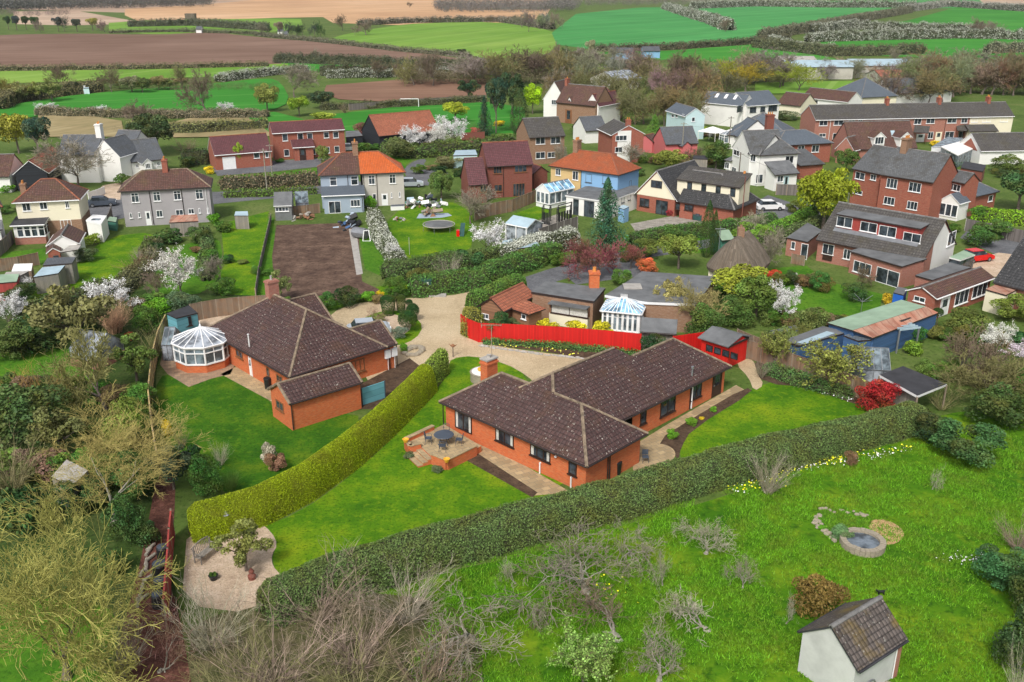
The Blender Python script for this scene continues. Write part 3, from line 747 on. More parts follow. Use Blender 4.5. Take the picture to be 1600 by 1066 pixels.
def hedge(label, pxs, width, h, col, ls=.14, dens=1.5, rough=.15, world=None, z=None, taper=.8, topcol=None, name='hedge', cat='hedge', seed=1, twig=0, mat='leaf', closed=False, zt=None, group=None):
    """clipped or wild hedge whose centre line is given at its TOP (height zt or h) or on the ground (z=0)"""
    zz = h if z is None else z
    pts = world or [P(x, y, zz) for x, y in pxs]
    pts = [Vector((p.x, p.y, 0)) for p in pts]; pts = resample(pts, max(.35, width*.22)); N = len(pts)
    rs = 12; g = np.random.default_rng(seed); ring = []
    prof = []   # cross section from left foot over the top to right foot
    for t in np.linspace(0, 1, rs):
        a = math.pi*t; cx = math.cos(a); sz = math.sin(a)
        e, e2 = (.62, .62) if rough < .1 else (.35, .45); X = math.copysign(abs(cx)**e, cx); Z = abs(sz)**e2
        prof.append((X*(1-(1-taper)*Z), Z))
    V_ = np.zeros((N, rs, 3)); Nn = np.zeros((N, rs, 3))
    for i, p in enumerate(pts):
        a = pts[max(0, i-1)]; b = pts[min(N-1, i+1)]; d = (b-a).normalized(); n = Vector((-d.y, d.x, 0))
        endf = 1.0
        if i == 0 or i == N-1: endf = .55
        for j, (X, Z) in enumerate(prof):
            nz = mnoise.noise(Vector((p.x*.35, p.y*.35, j*.35+seed)))*rough + mnoise.noise(Vector((p.x*1.4, p.y*1.4, j*.9+seed)))*rough*.5
            hw = width/2*(1+nz)*endf; hh = h*(1+nz*.6)*(endf if endf == 1 else .85)
            V_[i, j] = (p.x+n.x*X*hw, p.y+n.y*X*hw, Z*hh); k = 1 if X > 0 else -1
            Nn[i, j] = (n.x*X*(1-Z*.7), n.y*X*(1-Z*.7), Z**2*.9)
    # quads
    q = np.stack([V_[:-1, :-1], V_[:-1, 1:], V_[1:, 1:], V_[1:, :-1]], 2).reshape(-1, 4, 3)
    nq = np.stack([Nn[:-1, :-1], Nn[:-1, 1:], Nn[1:, 1:], Nn[1:, :-1]], 2).reshape(-1, 4, 3)
    for e in (0, N-1):      # end caps as fans
        c = V_[e].mean(0); cap = np.stack([V_[e, :-1], V_[e, 1:], np.repeat(c[None], rs-1, 0), np.repeat(c[None], rs-1, 0)], 1)
        dd = np.array((pts[e]-pts[1 if e == 0 else N-2]).normalized()); q = np.concatenate([q, cap]); nq = np.concatenate([nq, np.repeat(np.repeat(dd[None, None], 4, 1), rs-1, 0)])
    ar = .5*np.linalg.norm(np.cross(q[:, 2]-q[:, 0], q[:, 3]-q[:, 1]), axis=1) + 1e-6; ar = np.maximum(ar, .5*np.linalg.norm(np.cross(q[:, 1]-q[:, 0], q[:, 2]-q[:, 0]), axis=1))
    n = int(ar.sum()*dens/(ls*ls*.3)); n = min(n, 190000)
    ix = rng.choice(len(q), n, p=ar/ar.sum()); s_, t_ = rng.random((2, n, 1))
    lp = (q[ix, 0]*(1-s_)+q[ix, 1]*s_)*(1-t_) + (q[ix, 3]*(1-s_)+q[ix, 2]*s_)*t_
    ln = (nq[ix, 0]*(1-s_)+nq[ix, 1]*s_)*(1-t_) + (nq[ix, 3]*(1-s_)+nq[ix, 2]*s_)*t_
    ln /= np.linalg.norm(ln, axis=1)[:, None]+1e-6
    lp = lp + ln*(rng.random((n, 1))-.3)*ls*(1+rough*3)
    lq = leaf_quads(lp, ls, ln, .7)
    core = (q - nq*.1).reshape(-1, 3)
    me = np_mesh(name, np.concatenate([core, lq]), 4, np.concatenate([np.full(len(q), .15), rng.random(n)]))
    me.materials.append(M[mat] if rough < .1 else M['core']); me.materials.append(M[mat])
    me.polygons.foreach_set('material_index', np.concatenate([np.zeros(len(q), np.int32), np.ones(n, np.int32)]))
    c = pts[N//2]; me.transform(__import__('mathutils').Matrix.Translation(-c))
    o = link(name, me); o.location = c; o.color = col4(col); me.update()
    return tag(o, label, cat, group)
# ---------------------------------------------------------------- ground and sheets on it
def plane_sheet(name, x0, x1, y0, y1, z, mat, label):
    return sheet(name, None, mat, z, label, 0, 'structure', None, [Vector((x0, y0, 0)), Vector((x1, y0, 0)), Vector((x1, y1, 0)), Vector((x0, y1, 0))])
plane_sheet('ground', -6000, 6000, -400, 12000, 0, 'rough', 'rough spring grass covering the whole landscape')
F_ = {}
F_['tan'] = m_field('tan tilled field', [(.46, .27, .15), (.58, .36, .20), (.66, .44, .27)], .6, scale=.006, fine=.08)
F_['tan2'] = m_field('pale tan field', [(.36, .25, .18), (.46, .33, .24), (.55, .42, .31)], .3, scale=.01, fine=.1)
F_['brown'] = m_field('brown ploughed field', [(.17, .10, .07), (.215, .135, .10), (.27, .175, .13)], 1.25, scale=.009, fine=.1)
F_['brown2'] = m_field('red-brown ploughed field', [(.20, .11, .075), (.255, .15, .10), (.30, .185, .13)], 1.5, scale=.02, fine=.2)
F_['green'] = m_field('bright green crop', [(.035, .19, .02), (.05, .24, .03), (.08, .29, .04)], 1.2, 24, (.12, .3, .06), .05, .012, .1)
F_['green2'] = m_field('bluish green crop', [(.05, .24, .06), (.065, .28, .075), (.09, .33, .09)], .7, 30, (.16, .36, .14), .05, .006, .06)
F_['lime'] = m_field('yellow-green pasture', [(.12, .26, .03), (.17, .31, .045), (.24, .36, .07)], .4, 26, (.26, .38, .1), .08, .008, .08)
F_['straw'] = m_field('straw coloured rough field', [(.22, .19, .09), (.34, .27, .14), (.42, .35, .2)], .4, scale=.05, fine=.4)
for M_k in F_: M['field_'+M_k] = F_[M_k]
k_ = [0]
def field(pxs, mat, label, sm=0, dz=0):
    k_[0] += 1
    return sheet('field', pxs, 'field_'+mat, .012+.01*k_[0]+dz, label, sm)
# far to near (photo pixels), drawn on the flat ground
field([(-150, -6), (250, -6), (560, -8), (560, 6), (430, 8), (200, 20), (-150, 10)], 'tan2', 'hazy far field beyond the wooded belt')
field([(195, 14), (310, 8), (420, -2), (700, -4), (900, -6), (830, 8), (760, 14), (690, 20), (560, 26), (430, 28), (330, 32), (222, 36), (195, 24)], 'tan', 'orange tan tilled field near the skyline')
field([(500, 24), (690, 16), (860, 14), (850, 30), (780, 40), (640, 40), (520, 36)], 'tan', 'narrow tan field strip behind the yellow-green pasture')
field([(20, 18), (120, 17), (215, 34), (195, 38), (110, 40), (25, 38)], 'tan2', 'pale tan field left of the dark pine group')
field([(170, 36), (225, 32), (420, 29), (470, 30), (475, 45), (400, 52), (330, 56), (240, 54), (170, 50)], 'lime', 'light green strip field below the tan field')
field([(-150, 60), (100, 52), (240, 55), (330, 50), (400, 58), (520, 68), (735, 92), (700, 95), (620, 100), (500, 100), (400, 108), (150, 110), (-150, 112)], 'brown', 'big brown ploughed field on the left', 1)
field([(510, 60), (600, 42), (660, 36), (780, 34), (862, 46), (872, 66), (860, 84), (820, 92), (740, 90), (620, 76), (520, 68)], 'lime', 'yellow-green pasture with tractor lines', 1)
field([(862, 52), (900, 22), (1000, 12), (1150, 10), (1230, 2), (1750, -2), (1750, 10), (1400, 14), (1330, 22), (1240, 52), (1150, 66), (1020, 78), (930, 78), (870, 70)], 'green2', 'large bright green crop field in the far right')
field([(930, 82), (1040, 80), (1200, 68), (1260, 82), (1320, 96), (1240, 100), (1100, 96), (980, 92)], 'green', 'green field strip behind the bare tree belt')
field([(1356, 44), (1420, 32), (1500, 10), (1750, 16), (1750, 46), (1600, 54), (1480, 52)], 'green', 'upper right green crop field')
field([(1270, 62), (1400, 58), (1560, 60), (1750, 64), (1750, 100), (1600, 96), (1480, 92), (1380, 88), (1300, 78)], 'green', 'right green field between blossom hedgerows')
field([(1530, 0), (1600, -4), (1750, -6), (1750, 18), (1600, 18), (1540, 8)], 'tan2', 'pinkish tilled field in the top right')
field([(440, 96), (620, 96), (780, 104), (780, 122), (640, 116), (500, 112), (440, 112)], 'green', 'green grass strip beyond the brown middle field')
field([(510, 134), (640, 124), (760, 124), (760, 150), (700, 158), (600, 160), (530, 156), (505, 148)], 'brown2', 'reddish brown middle field')
field([(-150, 112), (100, 110), (280, 106), (450, 100), (450, 116), (300, 122), (120, 128), (-150, 136)], 'lime', 'thin light green strip below the brown field')
field([(-150, 200), (10, 165), (140, 146), (330, 132), (420, 122), (440, 130), (455, 160), (420, 176), (330, 176), (230, 172), (100, 176), (10, 190)], 'green', 'vivid green field behind the left village houses', 1)
field([(60, 178), (110, 177), (190, 190), (195, 215), (60, 215)], 'straw', 'pale dry patch of field behind the white cottage')
field([(255, 195), (300, 185), (390, 182), (430, 200), (430, 214), (270, 216)], 'straw', 'straw coloured rough paddock behind the red garage')
field([(380, 180), (430, 176), (520, 200), (520, 215), (430, 214)], 'green', 'narrow green paddock strip by the straw paddock')
field([(500, 182), (640, 166), (760, 160), (820, 170), (820, 215), (700, 210), (520, 205)], 'green', 'playing field with the white goal', 0)
field([(1180, 130), (1300, 128), (1420, 126), (1420, 142), (1300, 146), (1180, 148)], 'lime', 'small mown green behind the white houses')
Z = .004
sheet('lawn', [(640, 905), (860, 860), (1000, 812), (1120, 780), (1250, 735), (1400, 690), (1440, 650), (1640, 630), (1900, 640), (2600, 800), (2600, 1300), (100, 1300), (420, 985)], 'lawn_orchard', Z*1, 'large orchard lawn in the foreground', 1)
sheet('lawn', [(-200, 940), (100, 930), (200, 960), (200, 1300), (-400, 1300)], 'garden', Z*1, 'shaded grass under the yellow willow', 1)
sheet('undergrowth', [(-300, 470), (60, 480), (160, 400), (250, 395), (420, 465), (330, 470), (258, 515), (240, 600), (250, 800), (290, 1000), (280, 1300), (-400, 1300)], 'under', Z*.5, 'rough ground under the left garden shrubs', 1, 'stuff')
sheet('lawn', [(-60, 560), (60, 545), (140, 545), (150, 600), (60, 640), (-60, 640)], 'garden', Z*1.5, 'small lawn beside the old glasshouse', 2)
sheet('scrub', [(290, 985), (350, 955), (450, 925), (600, 925), (730, 950), (760, 1020), (740, 1100), (640, 1300), (280, 1300)], 'scrubg', Z*2, 'brownish rough scrub ground under the bare thickets', 2, 'stuff')
sheet('lawn', [(395, 830), (470, 800), (540, 750), (610, 690), (660, 630), (692, 585), (702, 560), (740, 556), (790, 568), (825, 588), (832, 640), (900, 700), (880, 770), (700, 850), (440, 905), (424, 880), (432, 850)], 'lawn', Z*2, 'main lawn between yellow hedge and bungalow', 1)
sheet('lawn', [(1065, 722), (1060, 695), (1075, 672), (1140, 630), (1196, 596), (1260, 596), (1350, 630), (1360, 655), (1240, 690)], 'lawn', Z*2, 'striped lawn right of the bungalow', 1)
sheet('lawn', [(240, 610), (258, 580), (300, 600), (345, 585), (372, 590), (425, 625), (430, 660), (560, 640), (560, 680), (470, 760), (380, 780), (330, 760), (250, 690)], 'lawn_dark', Z*2, 'deep green lawn behind the left bungalow', 1)
strip('flower_bed', [(296, 836), (400, 806), (470, 778), (540, 731), (610, 672), (660, 625), (692, 586)], .8, 'soil', Z*3.1, 'dark soil edging strip along the yellow hedge foot')
sheet('gravel_drive', [(512, 497), (530, 482), (575, 471), (640, 466), (700, 463), (740, 455), (745, 445), (790, 430), (800, 440), (735, 470), (724, 500), (735, 530), (770, 540), (850, 552), (930, 560), (990, 560), (990, 600), (900, 640), (840, 605), (825, 588), (790, 568), (740, 556), (705, 560), (700, 575), (640, 590), (590, 620), (560, 570), (540, 530)], 'gravel', Z*3, 'golden gravel drive sweeping between the bungalows', 1)
sheet('lawn', [(560, 508), (575, 492), (610, 484), (645, 492), (662, 510), (650, 530), (620, 542), (590, 535), (565, 522)], 'lawn', Z*4, 'grass ring of the drive island', 1)
sheet('gravel_bed', [(572, 508), (585, 496), (610, 490), (636, 497), (645, 512), (625, 528), (590, 524)], 'gravel_pink', Z*5, 'gravel bed inside the drive island', 1)
sheet('lawn', [(490, 505), (510, 488), (560, 470), (640, 462), (700, 456), (745, 440), (740, 430), (640, 440), (520, 460), (480, 480)], 'lawn', Z*2.5, 'grass verge behind the drive', 1)
sheet('gravel_patio', [(284, 945), (290, 860), (292, 838), (330, 828), (400, 812), (425, 832), (434, 852), (424, 868), (426, 885), (440, 900), (400, 960)], 'gravel_pink', Z*4, 'pinkish gravel seating corner with the bench', 1)
sheet('path', [(330, 1300), (200, 1300), (170, 1060), (215, 900), (235, 800), (245, 740), (275, 740), (272, 820), (262, 900), (290, 1000)], 'bark_mulch', Z*4, 'red bark mulch path by the fence', 1)
sheet('path', [(832, 775), (893, 770), (755, 690), (700, 655), (700, 690)], 'path', Z*4, 'paved strip along the bungalow front', 0)
sheet('flower_bed', [(728, 700), (742, 706), (840, 770), (832, 778), (722, 716)], 'soil', Z*5, 'narrow soil bed beside the paved strip', 0)
sheet('path', [(1000, 690), (1040, 665), (1150, 602), (1168, 612), (1080, 662), (1040, 690), (1000, 720)], 'path', Z*4, 'paved path along the right wing', 0)
sheet('path', [(985, 735), (1000, 700), (1030, 692), (1052, 700), (1057, 714), (1040, 728), (1000, 740)], 'path', Z*5, 'rounded paved corner by the hedge', 2)
sheet('flower_bed', [(1025, 690), (1080, 655), (1165, 605), (1178, 612), (1080, 672), (1064, 700), (1060, 720), (1050, 705)], 'soil', Z*4.5, 'dark soil bed along the right lawn', 1)
sheet('path', [(1150, 570), (1160, 562), (1176, 560), (1184, 585), (1194, 602), (1178, 612), (1170, 590)], 'gravel', Z*4.5, 'short gravel path by the red shed', 1)
sheet('flower_bed', [(1170, 575), (1190, 560), (1250, 580), (1350, 625), (1360, 640), (1260, 605), (1198, 600)], 'soil', Z*4.2, 'planted border behind the right lawn', 1)
sheet('flower_bed', [(748, 534), (800, 528), (1000, 545), (1000, 562), (912, 561), (850, 549), (770, 540)], 'soil', Z*5, 'flower bed at the foot of the red fence', 1)
sheet('patio', [(262, 585), (250, 570), (255, 545), (330, 520), (372, 560), (360, 585), (330, 592), (295, 605)], 'path2', Z*4, 'brown paved patio round the conservatory', 0)
sheet('path', [(345, 585), (375, 570), (430, 612), (425, 628)], 'path', Z*4, 'paved strip along the left bungalow', 0)
sheet('yard', [(330, 480), (345, 470), (430, 466), (420, 500), (330, 525), (300, 530), (300, 500)], 'gravel_pink', Z*3, 'pale gravel yard behind the left bungalow', 0)
sheet('yard', [(555, 605), (640, 560), (660, 575), (600, 640), (560, 640)], 'soil', Z*4, 'rough side yard of the left bungalow', 0)
sheet('garden_soil', [(432, 352), (560, 348), (562, 400), (566, 440), (592, 452), (590, 470), (430, 470), (425, 400)], 'plot', Z*3, 'large bare brown vegetable plot', 0)
sheet('path', [(545, 358), (556, 358), (567, 428), (557, 430)], 'concrete', Z*4, 'thin concrete garden path beside the brown plot', 0)
sheet('lawn', [(596, 335), (700, 312), (735, 330), (740, 350), (735, 400), (640, 415), (620, 405)], 'lawn', Z*3, 'bright back lawn with the trampoline', 1)
sheet('lawn', [(560, 360), (590, 350), (608, 400), (596, 432), (570, 420)], 'garden', Z*2.5, 'narrow strip of lawn beside the brown plot', 0)
sheet('lawn', [(165, 370), (245, 362), (235, 390), (215, 410), (130, 480), (20, 500), (20, 478), (90, 430), (120, 415)], 'lawn', Z*3, 'long lawn behind the grey house', 1)
sheet('lawn', [(345, 350), (420, 330), (412, 380), (400, 440), (398, 462), (340, 460), (350, 400)], 'lawn', Z*3, 'green garden strip left of the brown plot', 0)
sheet('lawn', [(232, 400), (330, 370), (348, 380), (345, 440), (300, 465), (220, 455)], 'garden', Z*2.4, 'garden with the blossom tree', 1)
sheet('lawn', [(5, 395), (70, 388), (72, 405), (66, 414), (0, 412)], 'garden', Z*3, 'small lawn behind the cream house', 0)
sheet('lawn', [(405, 345), (428, 340), (432, 420), (425, 470), (398, 470), (412, 400)], 'garden', Z*2.8, 'rough grass left edge of the brown plot', 0)
sheet('road', [(130, 320), (200, 300), (340, 300), (500, 290), (500, 303), (345, 318), (250, 330), (150, 350)], 'asphalt', Z*3, 'village lane behind the grey houses', 0)
sheet('road', [(630, 276), (700, 270), (700, 290), (632, 290)], 'asphalt', Z*3, 'village lane between the semis', 0)
sheet('road', [(500, 290), (640, 276), (640, 290), (500, 303)], 'asphalt', Z*3, 'village lane behind the semi-detached pair', 0)
sheet('road', [(632, 262), (650, 250), (668, 248), (660, 260), (690, 268), (700, 276), (640, 280), (632, 272)], 'asphalt', Z*3.5, 'curving side road', 1)
sheet('drive', [(330, 262), (420, 252), (520, 246), (520, 258), (430, 268), (340, 275)], 'asphalt', Z*3, 'grey driveway before the red brick house', 0)
sheet('lawn', [(345, 276), (430, 270), (500, 262), (500, 280), (345, 288)], 'garden', Z*3, 'front lawn of the red brick house', 0)
sheet('lawn', [(634, 258), (645, 250), (600, 240), (560, 245), (640, 272)], 'garden', Z*3.2, 'verge by the side road', 0)
sheet('road', [(1155, 330), (1200, 305), (1240, 318), (1300, 322), (1290, 345), (1235, 362), (1150, 372), (1140, 365), (1230, 345), (1180, 335)], 'asphalt', Z*3, 'road past the white house', 0)
sheet('road', [(760, 470), (800, 440), (860, 420), (960, 395), (1150, 368), (1150, 380), (960, 412), (870, 440), (830, 460)], 'asphalt', Z*3, 'narrow lane behind the red fence cottages', 0)
sheet('road', [(1520, 350), (1620, 372), (1650, 400), (1560, 400), (1500, 372)], 'asphalt', Z*3, 'grey road at the right edge', 0)
sheet('drive', [(1500, 415), (1560, 395), (1600, 400), (1600, 420), (1530, 440)], 'gravel_pink', Z*3.5, 'gravel parking with the red car', 0)
sheet('drive', [(140, 318), (160, 290), (190, 285), (188, 312)], 'gravel_pink', Z*3.6, 'pink gravel driveway left of the grey semi', 0)
sheet('yard', [(870, 420), (990, 405), (1010, 430), (900, 445)], 'asphalt', Z*3.5, 'asphalt yard behind the flat roofs', 0)
sheet('patio', [(985, 350), (1050, 338), (1120, 345), (1120, 360), (1000, 372)], 'paving_grey', Z*4, 'patio behind the cream chalet bungalow', 0)
sheet('lawn', [(840, 390), (980, 368), (1120, 372), (1120, 395), (960, 400), (860, 405)], 'garden', Z*2, 'garden below the cream chalet bungalow', 0)
sheet('lawn', [(1200, 420), (1260, 415), (1290, 440), (1380, 460), (1370, 500), (1270, 520), (1200, 480)], 'garden', Z*3, 'shrubby garden of the dormer house', 0)
sheet('lawn', [(800, 335), (845, 320), (860, 330), (830, 350)], 'lawn', Z*3, 'small lawn by the white conservatory', 0)
sheet('patio', [(828, 350), (870, 335), (905, 350), (850, 372)], 'paving_grey', Z*4, 'grey patio of the blue semi', 0)
# ---------------------------------------------------------------- the right-hand bungalow
T = house('bungalow', 'long brick bungalow right of the yellow hedge with dark lichened hipped roofs', 'bungalow', 850, 700)
HB = dict(he=2.35, pitch=35, wall='brick', rmat='tile_dark', ridge='ridge', o=.35)
A1 = Blk(T, (686, 627), (917, 729), D=6.65, roof='h', skip=(4,), **HB)
A2 = Blk(T, (990, 648), (1143, 572), D=7.0, roof='h', hips='r', walls='frb', skip=(2,), **HB)
cA = A2.w(-8.36, .02, 0); angB = math.atan2(A2.u.y, A2.u.x)
A3 = Blk(T, None, None, D=8.98, roof='h', skip=(0, 1, 2), at=(cA, angB, 15.85), walls='rb', **HB)
def ridge_run(par, a, b):
    m = MB(); k = max(1, int((b-a).length/.45)); up = Vector((0, 0, -.05))
    for i in range(k): m.tube(a+(b-a)*i/k+up, a+(b-a)*(i+1)/k+up, .13, .115, 6)
    m.build('ridge_tiles', M['ridge'], par)
def onx(a, b, px):
    lo, hi = 0., 1.
    for _ in range(30):
        t = (lo+hi)/2
        if (proj(a+(b-a)*t)[0] < px) == (proj(b)[0] > px): lo = t
        else: hi = t
    return a+(b-a)*lo
ridge_run(A1.roofo, A1.R0, onx(A1.R0, A1.R1, 829)); ridge_run(A1.roofo, onx(A1.R0, A1.R1, 867), A1.R1)
c0 = A3.w(0, 0, 2.35); ridge_run(A3.roofo, c0+(A3.R0-c0)*((A1.hr-2.35)/(A3.hr-2.35)), A3.R0); c1 = A3.w(0, A3.D, 2.35); ridge_run(A3.roofo, c1+(A3.R0-c1)*.62, A3.R0); ridge_run(A2.roofo, A2.w(4.1, 3.5, A2.hr), A2.R1)
mb = MB(); mb.obox(A3.w(.35, 6.6, 0), A3.v*2.0, Vector((0, 0, 2.3)), A3.u*.3); mb.build('wall', M['brick'], T)
A1.win('f', 711, 640, 738, 692, 2, 'dframe', name='patio_door', door=True, zfix=.55, curtain=True, fw=.09)
A1.win('f', 774.5, 668, 803, 700, 2, 'dframe', curtain=True, fw=.08)
A1.win('f', 829, 693, 860, 724, 3, 'dframe', curtain=True, fw=.08)
A1.win('f', 889, 720, 901, 745, 1, 'dframe', fw=.08)
A2.win('f', 1001, 642, 1009, 660, 1, 'dframe', fw=.08)
A2.win('f', 1033, 620, 1054, 641, 2, 'dframe', fw=.08)
A2.win('f', 1081, 599, 1095, 618, 2, 'dframe', fw=.08)
A2.door('f', 1115, 584, 1124, 620, 'dframe', label='dark brown glazed back door')
A2.pipe('f', 1076, 640, 'gutter'); A2.pipe('f', 1078.5, 640, 'wgutter', .06)
A1.pipe('f', 694, 660); A1.pipe('r', 951, 740); A1.pipe('r', 948, 740)
# short white waste pipes on the front wall
for px, py in ((844.5, 740), (893, 762)):
    x, z = A1.px2f('f', px, py); m = MB(); o_, e_, n_ = A1.plane('f'); q = o_ + e_*x + n_*.08
    m.tube(q, q+Vector((0, 0, .85)), .06, .06, 6); m.tube(q+Vector((0, 0, .8)), q - n_*.1 + Vector((0, 0, .82)), .06, .06, 6); m.build('waste_pipe', M['wgutter'], T)
# flue on the right wing
x = hit(1081, 590, A2.w(0, 0, 2.6), Vector((0, 0, 1))); m = MB(); m.tube(x-Vector((0, 0, .3)), x+Vector((0, 0, .9)), .07, .07, 8); m.tube(x+Vector((0, 0, .75)), x+Vector((0, 0, .95)), .12, .12, 8); m.box(x.x-.3, x.x+.3, x.y-.25, x.y+.2, x.z-.25, x.z-.05); m.build('flue', M['metal'], A2.roofo)
# chimney stack outside the left hip
c = P(735, 640, 0); c = A1.w(-.0, 4.6, 0); m = MB()
m.obox(c - A1.u*.25, A1.u*.75, A1.v*1.15, Vector((0, 0, 4.3))); m.obox(c - A1.u*.32 - A1.v*.07 + Vector((0, 0, 3.95)), A1.u*.89, A1.v*1.29, Vector((0, 0, .15)))
ch = m.build('chimney', M['brick'], T)
m = MB(); m.obox(c - A1.u*.3 - A1.v*.05 + Vector((0, 0, 4.3)), A1.u*.85, A1.v*1.25, Vector((0, 0, .12))); m.lathe(c + A1.u*.12 + A1.v*.55 + Vector((0, 0, 4.4)), [(.16, 0), (.14, .22), (.17, .25)], 8); m.build('chimney_cap', M['concrete'], ch)
m = MB(); q = c + A1.u*.1 + A1.v*.9 + Vector((0, 0, 4.4)); tp = q + Vector((0, 0, 2.6)); m.tube(q, tp, .03, .03, 6)
m.tube(tp + Vector((-.8, 0, 0)), tp + Vector((.8, 0, .0)), .025, .025, 5)
for k in range(9): z_ = tp + Vector((-.7+k*.18, 0, 0)); m.tube(z_ + Vector((0, -.18, 0)), z_ + Vector((0, .18, 0)), .015, .015, 4)
m.tube(tp + Vector((-.8, -.3, .3)), tp + Vector((-.75, .3, -.1)), .03, .03, 4); m.tube(tp + Vector((-.8, .3, .3)), tp + Vector((-.75, -.3, -.1)), .03, .03, 4)
m.build('aerial', M['post'], ch)
# soffit security lamp
x, z = A1.px2f('f', 870, 713); o_, e_, n_ = A1.plane('f'); m = MB(); q = o_+e_*x+n_*.12+Vector((0, 0, z)); m.lathe(q, [(.05, -.08), (.11, 0), (.05, .1)], 8); m.build('lamp', M['wframe'], T)
# ---------------------------------------------------------------- the left-hand bungalow
T = house('bungalow', 'brick bungalow left of the yellow hedge with chimney and white conservatory attached', 'bungalow', 450, 590)
L0 = Blk(None, (361, 540), (452, 588), D=9.5, he=2.35, pitch=35)
angL = math.atan2(L0.u.y, L0.u.x) - R(1.5)
cor = P(452, 589, 2.35); ul = Vector((math.cos(angL), math.sin(angL), 0))
L1 = Blk(T, None, None, D=9.6, roof='h', at=(cor - ul*14.9, angL, 14.9), **HB)
e_ = P(627, 540, 2.35); angE = angL + math.pi/2
ue = Vector((math.cos(angE), math.sin(angE), 0)); Le = (e_-cor).dot(ue) - 7.2; s0 = cor + ue*7.2 - ul*.02
L2 = Blk(T, None, None, D=4.6, roof='g', at=(s0, angE, Le), verge='r', walls='frb', **{**HB, 'pitch': 34.8})
# north wing gable
L3 = Blk(T, None, None, D=6.0, roof='g', at=(P(492, 458, 4.37) - ue*4.2 - Vector((-ue.y, ue.x, 0))*3.0, angE, 4.2), verge='r', walls='flrb', **{**HB, 'pitch': 34})
L1.win('f', 368.5, 545, 380, 562, 2, 'bframe', fw=.08); L1.door('f', 389, 558, 395, 589, 'wframe')
L1.win('f', 416, 573, 422, 590, 1, 'bframe', fw=.08); L1.win('f', 432, 584, 442, 600, 2, 'bframe', fw=.08)
L2.win('f', 548, 565, 570, 578, 3, 'bframe', fw=.1); L2.pipe('f', 608, 560); L2.pipe('f', 619.5, 560)
for px0, px1 in ((601, 609), (611.5, 619)):
    x, z = L2.px2f('f', px0, 563); x2, z2 = L2.px2f('f', px1, 574); o_, ee, n_ = L2.plane('f'); m = MB(); m.obox(o_+ee*x+Vector((0, 0, 1.15)), ee*.55, Vector((0, 0, .75)), n_*.2); m.tube(o_+ee*(x+.3)+n_*.08, o_+ee*(x+.3)+n_*.08+Vector((0, 0, 1.15)), .03, .03, 5); m.build('meter_box', M['wframe'], T)
L1.chimney(427, 458, .7, 1.0, 1.25, 'brick_pink', 1, pot='concrete')
x = hit(389, 535, L1.w(0, 1.2, 3.2), Vector((0, 0, 1))); m = MB(); m.tube(x-Vector((0, 0, .4)), x+Vector((0, 0, .7)), .06, .06, 8); m.tube(x+Vector((0, 0, .7)), x+Vector((0, 0, .75)), .1, .1, 8); m.build('flue', M['wgutter'], L1.roofo)
# garden store in front
G = house('garage', 'small brick outbuilding with pitched lichened roof beside the teal gate', 'outbuilding', 456, 676)
g1 = Blk(G, (453, 631), (566, 597), D=3.6, he=2.35, pitch=31, roof='g', wall='brick', rmat='tile_dark', o=.18, og=.1, verge=True)
g1.win('l', 431, 623, 444, 645, 2, 'bframe', fw=.09); g1.pipe('f', 456, 650)
# conservatory
def conservatory(label, cpx, cpy, r, wallh, he, hr, n, rot, mat='brick', glassr='cglass', squash=1.0, full=True, name='conservatory'):
    c = P(cpx, cpy, 0); T = thing(name, c, label, 'conservatory')
    an = [rot + 2*math.pi*i/n for i in range(n)]
    pt = lambda i, z, k=1.0: c + Vector((math.cos(an[i % n])*r*k, math.sin(an[i % n])*r*k*squash, z))
    m = MB(); fr = MB(); gl = MB(); rf = MB(); bars = MB()
    for i in range(n):
        a, b = pt(i, 0), pt(i+1, 0); m.face([a, b, b+Vector((0, 0, wallh)), a+Vector((0, 0, wallh))])
        up = lambda p, z: Vector((p.x, p.y, z)); e = (b-a).normalized()
        for za, zb in ((wallh-.03, wallh+.1), (he-.16, he+.02), (he-.58, he-.5)): fr.obox(up(a, za), b-a, (b-a).cross(Vector((0, 0, 1))).normalized()*.09, Vector((0, 0, zb-za)))
        fr.tube(up(a, wallh), up(a, he), .09, .09, 6)
        k = max(1, round((b-a).length/1.1))
        for j in range(1, k): q = a+(b-a)*j/k; fr.tube(up(q, wallh), up(q, he), .05, .05, 5)
        gl.face([up(a*.995+c*.005, wallh), up(b*.995+c*.005, wallh), up(b*.995+c*.005, he), up(a*.995+c*.005, he)])
        A_, B_ = pt(i, he+.02, 1.06), pt(i+1, he+.02, 1.06); tp = c + Vector((0, 0, hr)); rf.face([A_, B_, tp])
        bars.tube(A_, tp, .055, .05, 5); bars.tube((A_+B_)/2, tp, .035, .035, 5); bars.tube(A_, B_, .07, .07, 6)
    m.build('wall', M[mat], T); f = fr.build('window', M['wframe'], T); gl.build('pane', M['glass_l'], f)
    ro = rf.build('roof', M[glassr], T); bars.lathe(c + Vector((0, 0, hr-.05)), [(.14, 0), (.1, .15), (.03, .3), (.02, .55)], 8); bars.build('glazing_bars', M['wframe'], ro)
    return T
conservatory('white octagonal conservatory with grey roof on the left bungalow', 320, 567, 2.45, .75, 2.35, 3.45, 9, .2)
